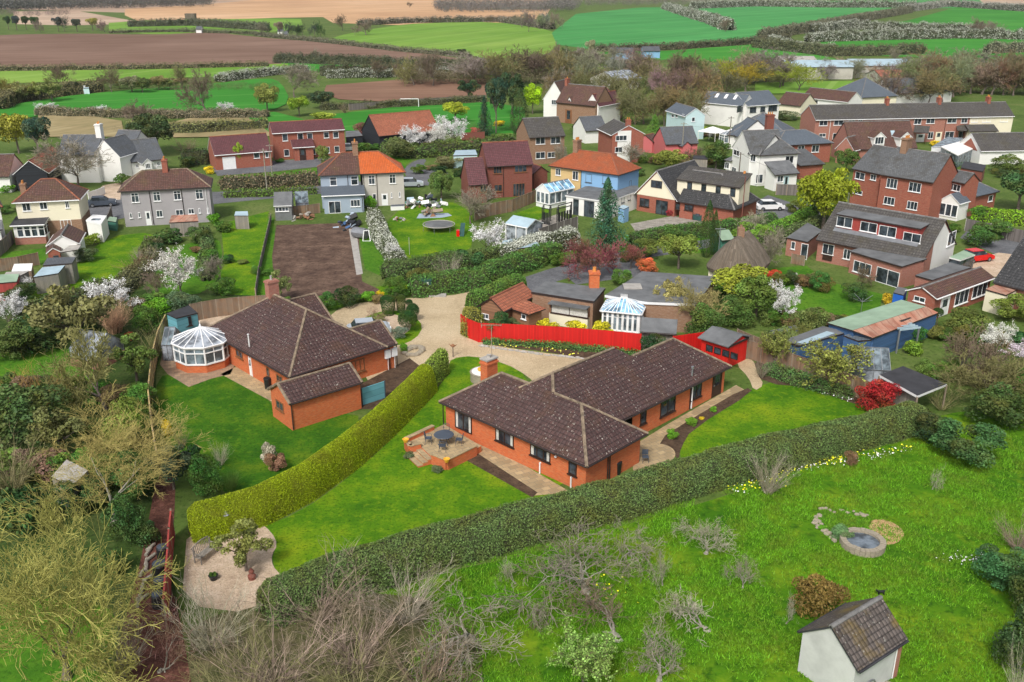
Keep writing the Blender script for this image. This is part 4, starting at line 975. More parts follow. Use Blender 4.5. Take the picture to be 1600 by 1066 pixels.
# ---------------------------------------------------------------- village houses
def poly_walls(T, pts, mat, z0=-.05, name='wall', closed=True, drop=.1):
    m = MB(); n = len(pts)
    c = sum(pts, Vector((0, 0, 0)))/n; pts = [p + (c-p)*.03 for p in pts]
    for i in range(n if closed else n-1):
        a, b = pts[i], pts[(i+1) % n]; m.face([Vector((a.x, a.y, z0)), Vector((b.x, b.y, z0)), b-Vector((0, 0, drop)), a-Vector((0, 0, drop))])
    return m.build(name, M[mat], T)
def poly_roof(T, pts, mat, t=.14, name='roof', side='gutter'):
    m = MB(); m.slab(pts, t, 0, 1); return m.build(name, [M[mat], M[side]], T)
def flatb(name, label, cat, pxz, wall, roof, t=.14, side='gutter'):
    """low building from its roof corners (px, py, z) in order"""
    pts = [P(*q) for q in pxz]; c = sum(pts, Vector((0, 0, 0)))/len(pts); c.z = 0
    T = thing(name, c, label, cat)
    if sum((pts[i].x*pts[(i+1) % len(pts)].y - pts[(i+1) % len(pts)].x*pts[i].y) for i in range(len(pts))) < 0: pts = pts[::-1]
    T['_n'] = 0; del T['_n']
    w_ = poly_walls(T, pts, wall) if wall else None; r_ = poly_roof(T, pts, roof, t, side=side)
    return T, w_, r_, pts
def flushwin(T, a, b, s0, s1, z0, z1, frame='wframe', n=2, glass='glass', off=.03, name='window'):
    """window on the vertical wall a-b (ground points), between fractions s0..s1; outside is right of a->b"""
    a = Vector((a.x, a.y, 0)); b = Vector((b.x, b.y, 0)); e = (b-a); L = e.length; e.normalize(); nn = Vector((e.y, -e.x, 0)); x0, x1 = s0*L, s1*L
    q = lambda x, z, k: a + e*x + Vector((0, 0, z)) + nn*k; m = MB(); fw = .06
    for (xa, xb, za, zb) in [(x0, x1, z0, z0+fw), (x0, x1, z1-fw, z1), (x0, x0+fw, z0+fw, z1-fw), (x1-fw, x1, z0+fw, z1-fw)] + [(x0+(x1-x0)*i/n-fw/2, x0+(x1-x0)*i/n+fw/2, z0+fw, z1-fw) for i in range(1, n)]:
        m.obox(q(xa, za, off-.12), e*(xb-xa), Vector((0, 0, zb-za)), nn*.16)
    f = m.build(name, M[frame], T); g = MB(); g.obox(q(x0+fw/2, z0+fw/2, off-.1), e*(x1-x0-fw), Vector((0, 0, z1-z0-fw)), nn*.11); g.build('pane', M[glass], f); return f
T = house('house', 'cream rendered house with maroon hipped roof and white sun room at the left edge', 'house', 80, 385)
b = Blk(T, (18.4, 317.2), (124.8, 312), C=(141.8, 296), he=5.1, pitch=36, roof='h', wall='cream', rmat='tile_brown', ridge='ridge_red', fascia='wgutter')
for w_ in ((33.6, 317.7, 49, 329.5), (61, 316.5, 75, 327), (101, 314.5, 109, 325)): b.win('f', *w_, 2)
b.win('f', 93.5, 344, 113, 356, 3); b.chimney(30, 286, .7, .8, 1.6, 'brick_brown', 2, y=b.D*.8, z=5.0)
m = MB(); m.obox(b.w(b.ix-.04, b.iy-.04, 0), b.u*(b.L-2*b.ix+.08), b.v*(b.D-2*b.iy+.08), Vector((0, 0, 2.45))); m.build('brick_base', M['brick_brown'], T)
c = Blk(T, (14.4, 353), (69.6, 350.5), D=3.3, he=2.6, pitch=8, roof='m', wall='white', rmat='felt_dark', fascia='wgutter', ridge=None, wname='sun_room', rname='sun_room_roof')
m = MB(); m.obox(c.w(c.ix-.05, c.iy-.05, 0), c.u*(c.L-2*c.ix+.1), c.v*1.0, Vector((0, 0, .95))); m.build('sun_room_base', M['brick_pink'], T)
for i in range(4): c.rawin('f', .4+i*(c.L-.8)/4, .4+(i+1)*(c.L-.8)/4-.12, 1.0, 2.35, 1, 'wframe', tr=.3)
for i in range(2): c.rawin('r', .1+i*1.3, 1.3+i*1.3, 1.0, 2.35, 1, 'wframe', tr=.3)
T = house('garage', 'white gabled garage with maroon tiled roof behind the cream house', 'garage', 100, 395)
b = Blk(T, (72, 384), (123.5, 380.5), C=(143, 362), he=2.3, pitch=33, roof='x', wall='white', rmat='tile_brown', ridge='ridge_grey', fascia='wgutter', o=.25, og=.15)
b2 = Blk(T, (71.5, 396), (96, 393.5), D=3.5, he=1.9, pitch=35, roof='x', wall='brick_red', rmat='tile_brown', ridge='ridge_grey', fascia='wgutter', og=.1, o=.2)
poly_roof(T, [P(94, 394.5, 2.0), P(122, 390, 2.0), P(128, 381, 2.1), P(108, 384, 2.1)], 'concrete', .1)
b2.rawin('f', .5, b2.L-.6, .2, 1.5, 1, 'grframe', name='door')
T = house('house', 'white house cut by the left edge, with a grey lean-to roof', 'house', 0, 370)
b = Blk(T, (-60, 330), (4, 323), C=(22, 306), he=5, pitch=36, roof='h', wall='white', rmat='tile_brown', ridge='ridge_red')
b = Blk(T, (-40, 363), (4, 358.5), C=(26.5, 339), he=2.7, pitch=12, roof='m', wall='white', rmat='felt', ridge=None)
T = house('house', 'wide grey pebbledash semi-detached pair under one dark brown hipped roof', 'house', 262, 352)
b = Blk(T, (183.9, 299.6), (329.6, 292.2), C=(338.8, 278.3), he=5.0, pitch=35, roof='h', wall='greyr', rmat='tile_brown', ridge='ridge', fascia='gutter')
b = b
for w_ in ((204, 302, 218, 316), (238.5, 300, 251.5, 314), (270.5, 298.5, 283.5, 312), (304.7, 296.5, 318, 311)): b.win('f', *w_, 2, tr=.3)
b.door('f', 227, 330.5, 237, 352, 'wframe', label='white half-glazed back door')
for w_ in ((202, 333, 207, 341), (215.5, 332, 220, 340), (243.7, 329, 255, 339), (274, 328, 287, 336), (293.7, 326.5, 304, 334), (310, 325.5, 313.5, 333), (323, 325, 327, 333)): b.win('f', *w_, 1 if w_[2]-w_[0] < 6 else 2)
b.pipe('f', 236, 320); b.pipe('f', 286, 320); b.pipe('f', 323.5, 320, 'wgutter'); b.chimney(259.5, 262, .7, 1.1, 1.4, 'brick_red', 3)
T = house('house', 'semi-detached pair with half dark brown and half bright orange hipped roof', 'house', 565, 337)
HA = P(497.2, 274.6, 5.0); HC = P(633.8, 269.1, 5.0); mid = P(563, 272, 5.0)
ref = Blk(None, (497.2, 274.6), (633.8, 269.1), he=5, pitch=35, Rpx=(594.4, 237)); Lr, Dr = ref.L, min(ref.D, 9.6); ang = math.atan2(ref.u.y, ref.u.x); xm = (mid-ref.o).dot(ref.u)
hk = dict(D=Dr, he=5.0, pitch=36, roof='h', fascia='gutter')
ba = Blk(T, None, None, at=(ref.w(0, 0, 0), ang, xm), hips='l', walls='flb', wall='greyblue', rmat='tile_brown', ridge='ridge_red', **hk)
bb = Blk(T, None, None, at=(ref.w(xm, 0, 0), ang, Lr-xm), hips='r', walls='frb', wall='greyw', rmat='tile_orange', ridge='ridge_red', **hk)
bb.iy = ba.iy = .3
for w_ in ((515, 277, 526.5, 290), (548, 275.5, 559.5, 289)): ba.win('f', *w_, 1, tr=.35)
for w_ in ((575.5, 274.5, 586, 288), (608, 273, 618.5, 286.5)): bb.win('f', *w_, 2, tr=.3)
bb.door('f', 596.5, 303, 606, 324, 'wframe', label='white back door'); bb.win('f', 582, 303, 588, 314, 1); bb.win('f', 610.5, 301, 613, 309, 1); bb.win('f', 623, 300, 626, 308, 1)
bb.pipe('f', 589, 290); bb.pipe('f', 568, 280); ba.pipe('f', 543.5, 285); ba.chimney(562.5, 233, .8, 1.3, 1.5, 'brick_brown', 3)
e = Blk(T, (502, 306.5), (570.8, 303.6), D=3.6, he=2.7, pitch=10, roof='m', wall='greyblue', rmat='slate_new', ridge=None, fascia='wgutter', wname='extension', rname='extension_roof')
e.win('f', 513, 315, 533.5, 336, 2, name='patio_door', door=True); e.win('f', 547.5, 312.5, 563, 322.5, 3); e.pipe('f', 566.5, 320)
T = house('house', 'dark red brick house with steep maroon roof and lower side wing', 'house', 790, 305)
b = Blk(T, (761.2, 260.7), (833.6, 256.8), Rpx=(827.6, 219.3), he=5.0, pitch=45, roof='g', wall='brick_dark', rmat='tile_maroon', ridge='ridge_red', fascia='gutter')
for w_ in ((771, 261, 784, 271), (804, 258.5, 823, 268.5)): b.win('f', *w_, 3, 'bframe')
b.win('f', 772, 289, 784.5, 299, 2, 'bframe'); b.win('f', 801.5, 287, 820, 307, 4, 'bframe', name='patio_door', door=True); b.pipe('f', 786.5, 280)
b2 = Blk(T, (732.3, 289.8), (762.3, 288), Rpx=(750.7, 245), he=2.9, pitch=52, roof='g', wall='brick_dark', rmat='tile_maroon', ridge='ridge_red')
b2.win('f', 750, 290, 760, 300, 2, 'bframe')
T = house('garage', 'low dark brick garage between the maroon roofed house and the beige semi', 'garage', 845, 285)
b = Blk(T, (833, 272), (858.5, 269), D=9, he=2.5, pitch=35, roof='x', wall='brick_dark', rmat='tile_maroon', ridge='ridge_red')
T = house('house', 'brown brick two-storey house with dark grey roof and white windows', 'house', 850, 245)
b = Blk(T, (827, 215.4), (884, 212.2), Rpx=(878.8, 181.8), he=5.0, pitch=38, roof='g', wall='brick_brown', rmat='tile_grey', ridge='ridge_grey')
for w_ in ((837, 215.5, 851.5, 225), (860.5, 214.5, 876, 224), (837, 238, 851.5, 247.5), (855.5, 238, 867, 246)): b.win('f', *w_, 2)
T = house('house', 'beige and blue semi-detached pair with weathered orange roof', 'house', 930, 305)
b = Blk(T, (856.5, 258.9), (966.8, 273.8), C=(1007.5, 263.3), he=5.0, pitch=34, roof='h', wall='beige', rmat='tile_rust', ridge='ridge_red')
sx, _ = b.px2f('f', 908.2, 280); m = MB(); m.obox(b.w(b.ix+sx, b.iy-.03, 0), b.u*(b.L-2*b.ix-sx+.03), b.v*(b.D-2*b.iy+.06), Vector((0, 0, 5.0))); m.build('blue_wall', M['blue'], T)
for w_ in ((868.5, 263, 876, 274.5), (895, 267, 903.5, 282)): b.win('f', *w_, 2)
b.win('f', 915.5, 271.5, 924.5, 286, 1, 'grframe'); b.win('f', 942, 274, 951, 288, 1, 'grframe'); b.win('r', 983, 283, 986, 293, 1, 'grframe')
b.pipe('f', 908.2, 280); b.chimney(932, 226, .8, 1.2, 1.5, 'brick_brown', 3)
T2, _, _, pts = flatb('extension', 'white flat-roofed extension behind the blue semi with black doors', 'extension', [(883, 305, 2.7), (936, 313, 2.7), (942, 318, 2.7), (1000, 297, 2.7), (996, 290, 2.7), (915, 291, 2.7)], 'white', 'felt', .2, 'wgutter')
o_ = pts[0]
ex = Blk(None, (883, 305), (936, 313), D=5, he=2.7)
def pxwall(T, A, B, he, wins, frame='grframe', inset=.12, z0=None):
    bl = Blk(None, A, B, D=3, he=he); bl.T = T; bl.ix = 0; bl.iy = inset
    for w_ in wins:
        if w_[0] == 'd': bl.win('f', *w_[1:5], w_[5], frame, name='door', door=True)
        else: bl.win('f', *w_[0:4], w_[4], frame)
    return bl
pxwall(T2, (883, 305), (936, 313), 2.7, [('d', 896, 310.5, 904, 330, 1), ('d', 913, 313, 928, 338, 2)])
pxwall(T2, (942, 318), (1000, 297), 2.7, [(971, 307, 975, 316, 1), (981, 303, 984.5, 312, 1)])
# gabled white conservatory by the beige house
T = house('conservatory', 'tall white gabled conservatory beside the beige semi', 'conservatory', 860, 320)
b = Blk(T, (836.5, 296), (858.5, 301), C=(880, 289), he=2.5, pitch=35, roof='x', wall='wframe', rmat='cglass_b', ridge='ridge_grey', fascia='wgutter', o=.12, og=.05)
for i in range(3): b.rawin('f', .15+i*b.L/3.3, (i+1)*b.L/3.3, .7, 2.3, 1, 'wframe', glass='glass_l')
for i in range(4): b.rawin('r', .1+i*(b.D-.3)/4, (i+1)*(b.D-.3)/4, .7, 2.3, 1, 'wframe', glass='glass_l')
m = MB()
for i in range(6):
    y = b.D*i/5; m.tube(b.w(0, y, b.he+.03), b.w(b.L/2, y, b.hr+.03), .05, .05, 4); m.tube(b.w(b.L, y, b.he+.03), b.w(b.L/2, y, b.hr+.03), .05, .05, 4)
m.build('glazing_bars', M['wframe'], b.roofo)
T = house('house', 'chalet bungalow with cream gable, long cream dormer and near-black roof', 'house', 1080, 330)
g = Blk(T, (989.7, 303.5), (1058, 314.6), D=11, he=2.4, pitch=47, roof='x', wall='brick_red', rmat='tile_blackish', ridge='ridge_grey', fascia='wgutter', o=.5, og=.25)
m = MB(); m.face([g.w(.45, g.og-.04, 2.5), g.w(g.L-.45, g.og-.04, 2.5), g.w(g.L/2, g.og-.04, g.hr-.35)]); m.slab([g.w(.45, g.og-.04, 2.52), g.w(g.L-.45, g.og-.04, 2.52), g.w(g.L-.45, g.og+.1, 2.52), g.w(.45, g.og+.1, 2.52)], .08); m.build('gable_boarding', M['cream'], T)
g.win('f', 1018, 281, 1034.5, 295, 2, 'dframe', sill=False).location += -g.v*.05
g.win('f', 1000, 309, 1014, 324, 2, 'dframe'); g.win('f', 1025.5, 312, 1042.5, 336, 2, 'dframe', name='patio_door', door=True)
b = Blk(T, (1058, 314.6), (1148, 328.2), C=(1194, 312), he=2.4, pitch=42, roof='h', hips='r', wall='brick_red', rmat='tile_blackish', ridge='ridge_grey')
b.win('f', 1056, 318, 1062, 328, 1, 'dframe'); b.win('f', 1070, 319, 1082, 330, 2, 'dframe'); b.door('f', 1084, 335, 1095, 350, 'dgreen'); b.pipe('f', 1083, 330)
# dormer
ds = b.w(b.u.dot(b.u)*.6, 1.7, 0); dl, dz0, dz1 = 9.6, 3.4, 5.0
d = Blk(T, None, None, at=(b.w(-1.2, 1.6, 0), math.atan2(b.u.y, b.u.x), 9.8), D=b.D/2-.4, he=5.15, pitch=20, roof='m', wall='cream', rmat='tile_grey', ridge=None, z0=2.6, wname='dormer', rname='dormer_roof', o=.15, fascia='gutter')
for i in range(4): x0 = 1.6+i*2.2; d.rawin('f', x0, x0+.75, 3.75, 4.95, 1, 'dframe', sill=False)
m = MB(); q = b.w(b.L-1.3, b.D*.62, 0); m.obox(q-b.u*.4-b.v*.4, b.u*.8, b.v*.8, Vector((0, 0, 6.2))); m.build('chimney', M['brick_dark'], T)
m = MB(); m.lathe(q+Vector((0, 0, 6.2)), [(.2, 0), (.17, .5), (.2, .55)], 8); m.build('chimney_pot', M['terracotta'], T)
T = house('house', 'large white house with two sharp front gables and brown roofs', 'house', 900, 182)
b = Blk(T, (868, 160), (930, 166), D=8, he=4.6, pitch=45, roof='g', wall='brick_brown', rmat='tile_brown', ridge='ridge_grey')
g1 = Blk(T, (848, 155), (883, 157), D=9, he=4.2, pitch=55, roof='x', wall='white', rmat='tile_brown', ridge='ridge_grey', o=.2, fascia='wgutter'); g1.win('f', 862, 156, 870, 164, 3)
g2 = Blk(T, (914.5, 165), (936, 167), D=10, he=4.4, pitch=55, roof='x', wall='white', rmat='tile_maroon', ridge='ridge_red', o=.2, fascia='wgutter'); g2.win('f', 922.5, 163, 928, 169.5, 2)
b3 = Blk(T, (936, 168), (968, 169), D=9, he=3.2, pitch=45, roof='h', hips='r', wall='brick_brown', rmat='tile_maroon', ridge='ridge_red')
dq = Blk(T, (886, 157), (893, 158), D=3, he=5.2, pitch=50, roof='x', wall='white', rmat='tile_brown', ridge=None, z0=4, wname='dormer', rname='dormer_roof'); dq.win('f', 888, 156, 891.5, 160.5, 1)
b.chimney(831, 125, .7, 1, 1.2, 'brick_red', 1); b.door('f', 884, 171, 893, 180, 'bframe')
T = house('house', 'brick house with shallow grey roof and a tall white panel on its gable', 'house', 985, 238)
b = Blk(T, (932.6, 201), (955, 211.5), C=(1010, 210), he=5.2, pitch=27, roof='g', wall='brick_red', rmat='tile_grey', ridge='ridge_grey', fascia='wgutter', verge=None)
m = MB(); o_, e_, n_ = b.plane('r'); m.obox(o_+e_*1.0, e_*2.6, Vector((0, 0, 5.9)), n_*.05); m.build('white_panel', M['white'], T)
b.win('r', 962, 212, 979, 219.5, 3).location += b.u*.06; b.win('r', 961, 230, 972, 238, 2).location += b.u*.06; b.chimney(931, 226, .6, .9, 1, 'brick_red', 2)
T = house('house', 'small white house with slate roof between the brown brick and white-panel houses', 'house', 925, 210)
b = Blk(T, (915, 205), (950, 203), D=7, he=2.6, pitch=35, roof='g', wall='white', rmat='slate', ridge='ridge_grey')
T = house('house', 'pale blue boarded house with plain grey gabled roof', 'house', 1070, 203)
b = Blk(T, (1039.6, 172.8), (1070, 182), C=(1106, 181.2), he=4.9, pitch=33, roof='g', wall='paleblue', rmat='slate_new', ridge='ridge_grey', fascia='wgutter')
for px in (1049.5, 1055.5, 1066): b.win('f', px, 178, px+3.5, 184, 1)
b.win('r', 1081, 183.5, 1085.5, 190, 1)
T = house('house', 'big white rendered house with new grey roofs and roof lights', 'house', 1150, 190)
b = Blk(T, (1094.7, 159.7), (1160, 166), Rpx=(1130, 144.5), he=4.9, pitch=38, roof='g', wall='white', rmat='slate_new', ridge='ridge_grey', fascia='wgutter')
b2 = Blk(T, (1168, 166), (1220, 162.3), D=9, he=4.9, pitch=30, roof='g', wall='white', rmat='slate_new', ridge='ridge_grey', fascia='wgutter')
for w_ in ((1172, 168, 1181, 175.5), (1188.5, 167, 1195, 174.5), (1201, 165, 1213.5, 173)): b2.win('f', *w_, 2, 'grframe')
b.win('r', 1152, 166, 1160, 174, 2, 'grframe')
for k in range(3):
    q = b.w(b.L*(.25+k*.22), b.D*.25, b.he+b.tp*b.D*.25+.06); m = MB(); m.slab([q, q+b.u*.7, q+b.u*.7+b.v*1+Vector((0, 0, b.tp)), q+b.v*1+Vector((0, 0, b.tp))], .05); m.build('roof_light', M['wframe'], b.roofo)
T = house('house', 'low pink-red cottage with slate roof behind the green willow bush', 'house', 1060, 240)
b = Blk(T, (1040, 226), (1092, 224), D=7, he=2.7, pitch=38, roof='g', wall='pinkr', rmat='slate', ridge='ridge_grey')
b2 = Blk(T, (1066, 229), (1082, 227.5), D=5, he=2.4, pitch=35, roof='x', wall='pinkr', rmat='slate', ridge='ridge_grey')
b3 = Blk(T, (1021, 222), (1034, 219), D=4, he=2.2, pitch=30, roof='g', wall='pinkr', rmat='tile_brown', ridge='ridge_red')
T = house('house', 'bungalow with broad slate hips and a white porch below the big white house', 'house', 1180, 225)
b = Blk(T, (1136, 211), (1236, 216), D=13, he=2.8, pitch=32, roof='h', wall='white', rmat='slate_new', ridge='ridge_grey')
b2 = Blk(T, (1137, 208), (1152, 214), D=8, he=2.7, pitch=38, roof='g', wall='white', rmat='slate_new', ridge='ridge_grey')
conservatory('small white sun room with pale roof by the slate hipped bungalow', 1140, 226, 2.2, .6, 2.2, 3.1, 8, 0, 'white', 'glass_l')
T = house('garden_tent', 'white canopy roof beside the pink-red cottage', 'canopy', 1112, 222)
m = MB(); m.lathe(P(1112, 222), [(3.1, 2.2), (3.0, 2.3), (.1, 3.2)], 4)
for k in range(4): a = k*math.pi/2; m.tube(P(1112, 222)+Vector((math.cos(a)*2.9, math.sin(a)*2.9, 0)), P(1112, 222)+Vector((math.cos(a)*2.9, math.sin(a)*2.9, 2.2)), .05, .05, 5)
m.build('canopy', M['white'], T)
T = house('house', 'white rendered house with mottled slate hips, brick chimney and green-roofed porch', 'house', 1190, 295)
b = Blk(T, (1186, 243), (1251, 239.7), Rpx=(1210, 209.5), he=5.1, pitch=40, roof='h', wall='white', rmat='slate_old', ridge='ridge_grey')
for w_ in ((1227.5, 244, 1239, 255), (1181.5, 273, 1191, 286)): b.win('f', *w_, 2)
c_ = b.w(.6, 2.2, 0)
b2 = Blk(T, (1143, 229.5), (1172, 241), D=6.5, he=5.1, pitch=42, roof='x', wall='white', rmat='slate_old', ridge='ridge_grey', fascia='wgutter')
b2.win('f', 1147, 233, 1155, 245, 2); b2.win('f', 1144, 260, 1150, 272, 2)
b3 = Blk(T, (1168, 240), (1187, 243), D=8, he=5.1, pitch=36, roof='g', wall='white', rmat='slate_old', ridge=None); b3.win('f', 1173, 241, 1180.5, 253, 2)
b4 = Blk(T, (1210.5, 273.5), (1250, 270.5), D=3.2, he=2.7, pitch=26, roof='m', wall='white', rmat='felt', ridge=None, wname='porch', rname='porch_roof'); b4.win('f', 1215, 275, 1223, 284, 2); b4.door('f', 1226, 275, 1231, 288, 'paleblue')
b5 = Blk(T, (1131, 250), (1142, 252), D=4, he=2.8, pitch=12, roof='m', wall='white', rmat='felt', ridge=None, wname='side_room', rname='side_room_roof'); b5.win('f', 1133, 253, 1139, 264, 2)
b2.chimney(1186, 200, .8, 1.3, 2.2, 'brick_dark', 3, y=b2.D*.9)
T = house('house', 'red brick house with clean blue-grey hipped roof right of the white house', 'house', 1265, 243)
b = Blk(T, (1213, 228), (1303, 223.3), Rpx=(1260, 202), he=3.6, pitch=28, roof='h', wall='brick_red', rmat='slate_new', ridge='ridge_grey')
for w_ in ((1247, 228, 1256, 238.5), (1269, 227, 1279, 237.5)): b.win('f', *w_, 2)
b2 = Blk(T, (1250, 259), (1290, 256), D=6, he=2.4, pitch=15, roof='m', wall='brick_red', rmat='slate_old', ridge=None, wname='side_wing', rname='side_wing_roof')
T = house('terrace', 'long two-storey brick terrace with grey tiled roof, cream at its right end', 'terraced houses', 1430, 225)
b = Blk(T, (1274.6, 187.8), (1585.8, 181.8), Rpx=(1420, 161.5), he=5.0, pitch=33, roof='g', wall='brick_pink', rmat='tile_grey', ridge='ridge_grey', fascia='wgutter')
sx, _ = b.px2f('f', 1515, 190); m = MB(); m.obox(b.w(b.ix+sx, b.iy-.03, 0), b.u*(b.L-2*b.ix-sx+.03), b.v*(b.D-2*b.iy+.06), Vector((0, 0, 4.95))); m.build('cream_wall', M['cream'], T)
for z_ in ((383,718,428,748),(470,715,522,745),(557,715,590,745),(615,713,635,740),(948,705,985,740),(1020,705,1065,735),(1145,703,1195,732),(1228,703,1260,732),(1290,702,1320,728),(1355,702,1398,727),(1460,700,1500,725),(380,795,418,815),(463,793,515,838),(1030,785,1055,825),(1132,783,1178,822),(1212,783,1250,820)):
    b.win('f', 1180+z_[0]/3.807, z_[1]/3.807, 1180+z_[2]/3.807, z_[3]/3.807, 2)
b.door('f', 1432.7, 209.5, 1442.7, 222, 'wframe'); b.door('f', 1463, 206.5, 1470, 216, 'cream')
for a_, c_ in (((1427, 206.5), (1451, 208)), ((1496, 204), (1512, 204.5)), ((1515, 205.5), (1561, 205))):
    p_ = Blk(T, a_, c_, D=2.3, he=2.5, pitch=25, roof='m', wall='brick_pink' if a_[0] < 1500 else 'cream', rmat='tile_grey', ridge=None, walls='lr' if a_[0] < 1500 else 'flr', wname='porch', rname='porch_roof')
for px in (1377, 1463.5, 1546.5): b.chimney(px, 160, .6, 1.1, 1.1, 'brick_red', 2)
b.pipe('f', 1296.5, 200, 'wgutter'); b.pipe('f', 1476, 200)
T = house('house', 'brown roofed chalet with two white arched dormers in front of the terrace', 'house', 1390, 245)
b = Blk(T, (1330, 234), (1434, 231.5), Rpx=(1400, 188.5), he=2.6, pitch=47, roof='g', wall='brick_pink', rmat='tile_brown', ridge='ridge_grey')
g = Blk(T, (1305, 232), (1335, 236), D=9, he=2.6, pitch=50, roof='x', wall='brick_pink', rmat='tile_brown', ridge='ridge_grey', fascia='wgutter', og=.1)
for px in (1376.5, 1417.5):
    d = Blk(T, (px-11, 216), (px+9, 215), D=3.2, he=4.6, pitch=38, roof='x', wall='white', rmat='tile_brown', ridge=None, z0=3, fascia='wgutter', wname='dormer', rname='dormer_roof', o=.25)
    d.rawin('f', .15, d.L-.75, 3.45, 4.75, 3, 'wframe')
m = MB(); q = b.w(b.L*.66, b.D*.22, b.he+b.tp*b.D*.22+.07); m.slab([q, q+b.u*.8, q+b.u*.8+b.v*.8+Vector((0, 0, b.tp*.8)), q+b.v*.8+Vector((0, 0, b.tp*.8))], .05); m.build('roof_light', M['felt_blue'], b.roofo)
T = house('bungalow', 'white and brick bungalow with grey tiles and a pale conservatory at the right edge', 'bungalow', 1560, 250)
b = Blk(T, (1533, 236.5), (1680, 234), Rpx=(1560, 207.5), he=2.5, pitch=33, roof='g', wall='white', rmat='tile_grey', ridge='ridge_grey', fascia='wgutter')
m = MB(); o_, e_, n_ = b.plane('l'); m.face([o_+n_*.03+e_*1.0+Vector((0, 0, 2.3)), o_+n_*.03+e_*(b.D-1.6)+Vector((0, 0, 2.3)), o_+n_*.03+e_*(b.D/2-.3)+Vector((0, 0, b.hr-.9))]); m.build('brick_gable', M['brick_red'], T)
b.win('f', 1565, 241, 1574, 247, 2)
flatb('conservatory', 'flat white roofed sun room beside the right edge bungalow', 'conservatory', [(1470, 229, 2.6), (1500, 221, 2.9), (1521, 232, 2.5), (1497, 243, 2.3)], 'glass_l', 'white', .15, 'wgutter')
flatb('canopy', 'pale ribbed canopy behind the flat white sun room', 'canopy', [(1455, 230, 2.4), (1480, 214, 2.9), (1505, 216, 2.9), (1490, 228, 2.4)], 'wframe', 'glass_l', .1, 'wgutter')
T, _, _, _ = flatb('shed', 'black flat garage roof right of the brick pair', 'garage', [(1501, 262, 2.4), (1507, 252, 2.4), (1541, 258, 2.4), (1536, 268, 2.4)], 'brick_dark', 'felt_dark')
T = house('house', 'tall red brick Victorian pair with slate roofs and a white timbered porch', 'house', 1420, 335)
b = Blk(T, (1374.4, 272.5), (1458.4, 285.7), Rpx=(1492.6, 242.3), he=5.6, pitch=40, roof='g', wall='brick_red', rmat='slate_old', ridge='ridge_grey')
for w_ in ((1386.7, 278, 1401, 295.5), (1421.5, 284, 1438, 301.5), (1382, 306.5, 1397, 321.5), (1418.5, 313.5, 1432.5, 329)): b.win('f', *w_, 3)
b2 = Blk(T, (1331, 263.3), (1375, 272.5), Rpx=(1400, 232), he=5.3, pitch=38, roof='g', wall='brick_red', rmat='slate_old', ridge='ridge_grey')
for w_ in ((1337.5, 268, 1350.5, 282), (1361, 272, 1368.5, 282.5), (1334, 296, 1347, 305)): b2.win('f', *w_, 2)
b.chimney(1441, 226, .9, 1.6, 1.5, 'brick_brown', 3)
b3 = Blk(T, (1478, 281), (1507.5, 287), Rpx=(1505, 267.5), he=5.0, pitch=36, roof='g', wall='brick_red', rmat='slate_old', ridge='ridge_grey', wname='wing')
b3.win('f', 1485, 286, 1500, 300, 3)
b4 = Blk(T, (1526, 307), (1562, 299), D=7, he=2.7, pitch=30, roof='h', wall='brick_red', rmat='slate_new', ridge='ridge_grey'); b4.win('f', 1545, 306, 1550, 314, 1)
pr = Blk(T, (1467, 313), (1500, 319), D=3, he=2.5, pitch=38, roof='x', wall='white', rmat='slate_new', ridge=None, fascia='wgutter', wname='porch', rname='porch_roof', o=.15, og=.1)
for i in range(3): pr.rawin('f', .15+i*(pr.L-.5)/3, .1+(i+1)*(pr.L-.5)/3, .5, 2.2, 1, 'wframe')
T = house('house', 'brick house with wide red-boarded flat dormer and white right gable', 'house', 1390, 440)
b = Blk(T, (1274.6, 374), (1443, 407.5), Rpx=(1493.9, 346), he=2.7, pitch=38, roof='g', wall='brick_pink', rmat='tile_grey', ridge='ridge_grey', o=.4, og=.15)
m = MB(); o_, e_, n_ = b.plane('r'); DD = b.D-2*b.iy; m.face([o_+n_*.03+e_*2.2, o_+n_*.03+e_*DD, o_+n_*.03+e_*DD+Vector((0, 0, 2.65)), o_+n_*.03+e_*(DD/2)+Vector((0, 0, b.hr-.35)), o_+n_*.03+e_*2.2+Vector((0, 0, 2.6+b.tp*2.2))]); m.build('white_gable', M['white'], T)
for w_ in ((1286.5, 380, 1302, 399), (1319, 388.5, 1328, 406)): b.win('f', *w_, 2)
m = MB(); x, z = b.px2f('f', 1285.5, 400); x2, z2 = b.px2f('f', 1299, 412); o_, e_, n_ = b.plane('f'); m.obox(o_+e_*x+Vector((0, 0, .3)), e_*(x2-x), Vector((0, 0, .9)), n_*.06); m.build('panel', M['dframe'], T)
b.win('r', 1482, 365, 1490, 380, 2).location += b.u*.05
ex = Blk(T, (1327, 392), (1409.8, 416.5), C=(1444, 407), he=2.6, pitch=4, roof='m', wall='brick_pink', rmat='felt', ridge=None, wname='extension', rname='extension_roof', o=.15)
ex.win('f', 1335, 406, 1360, 432, 3); ex.win('f', 1371, 416, 1403, 449, 2, name='patio_door', door=True)
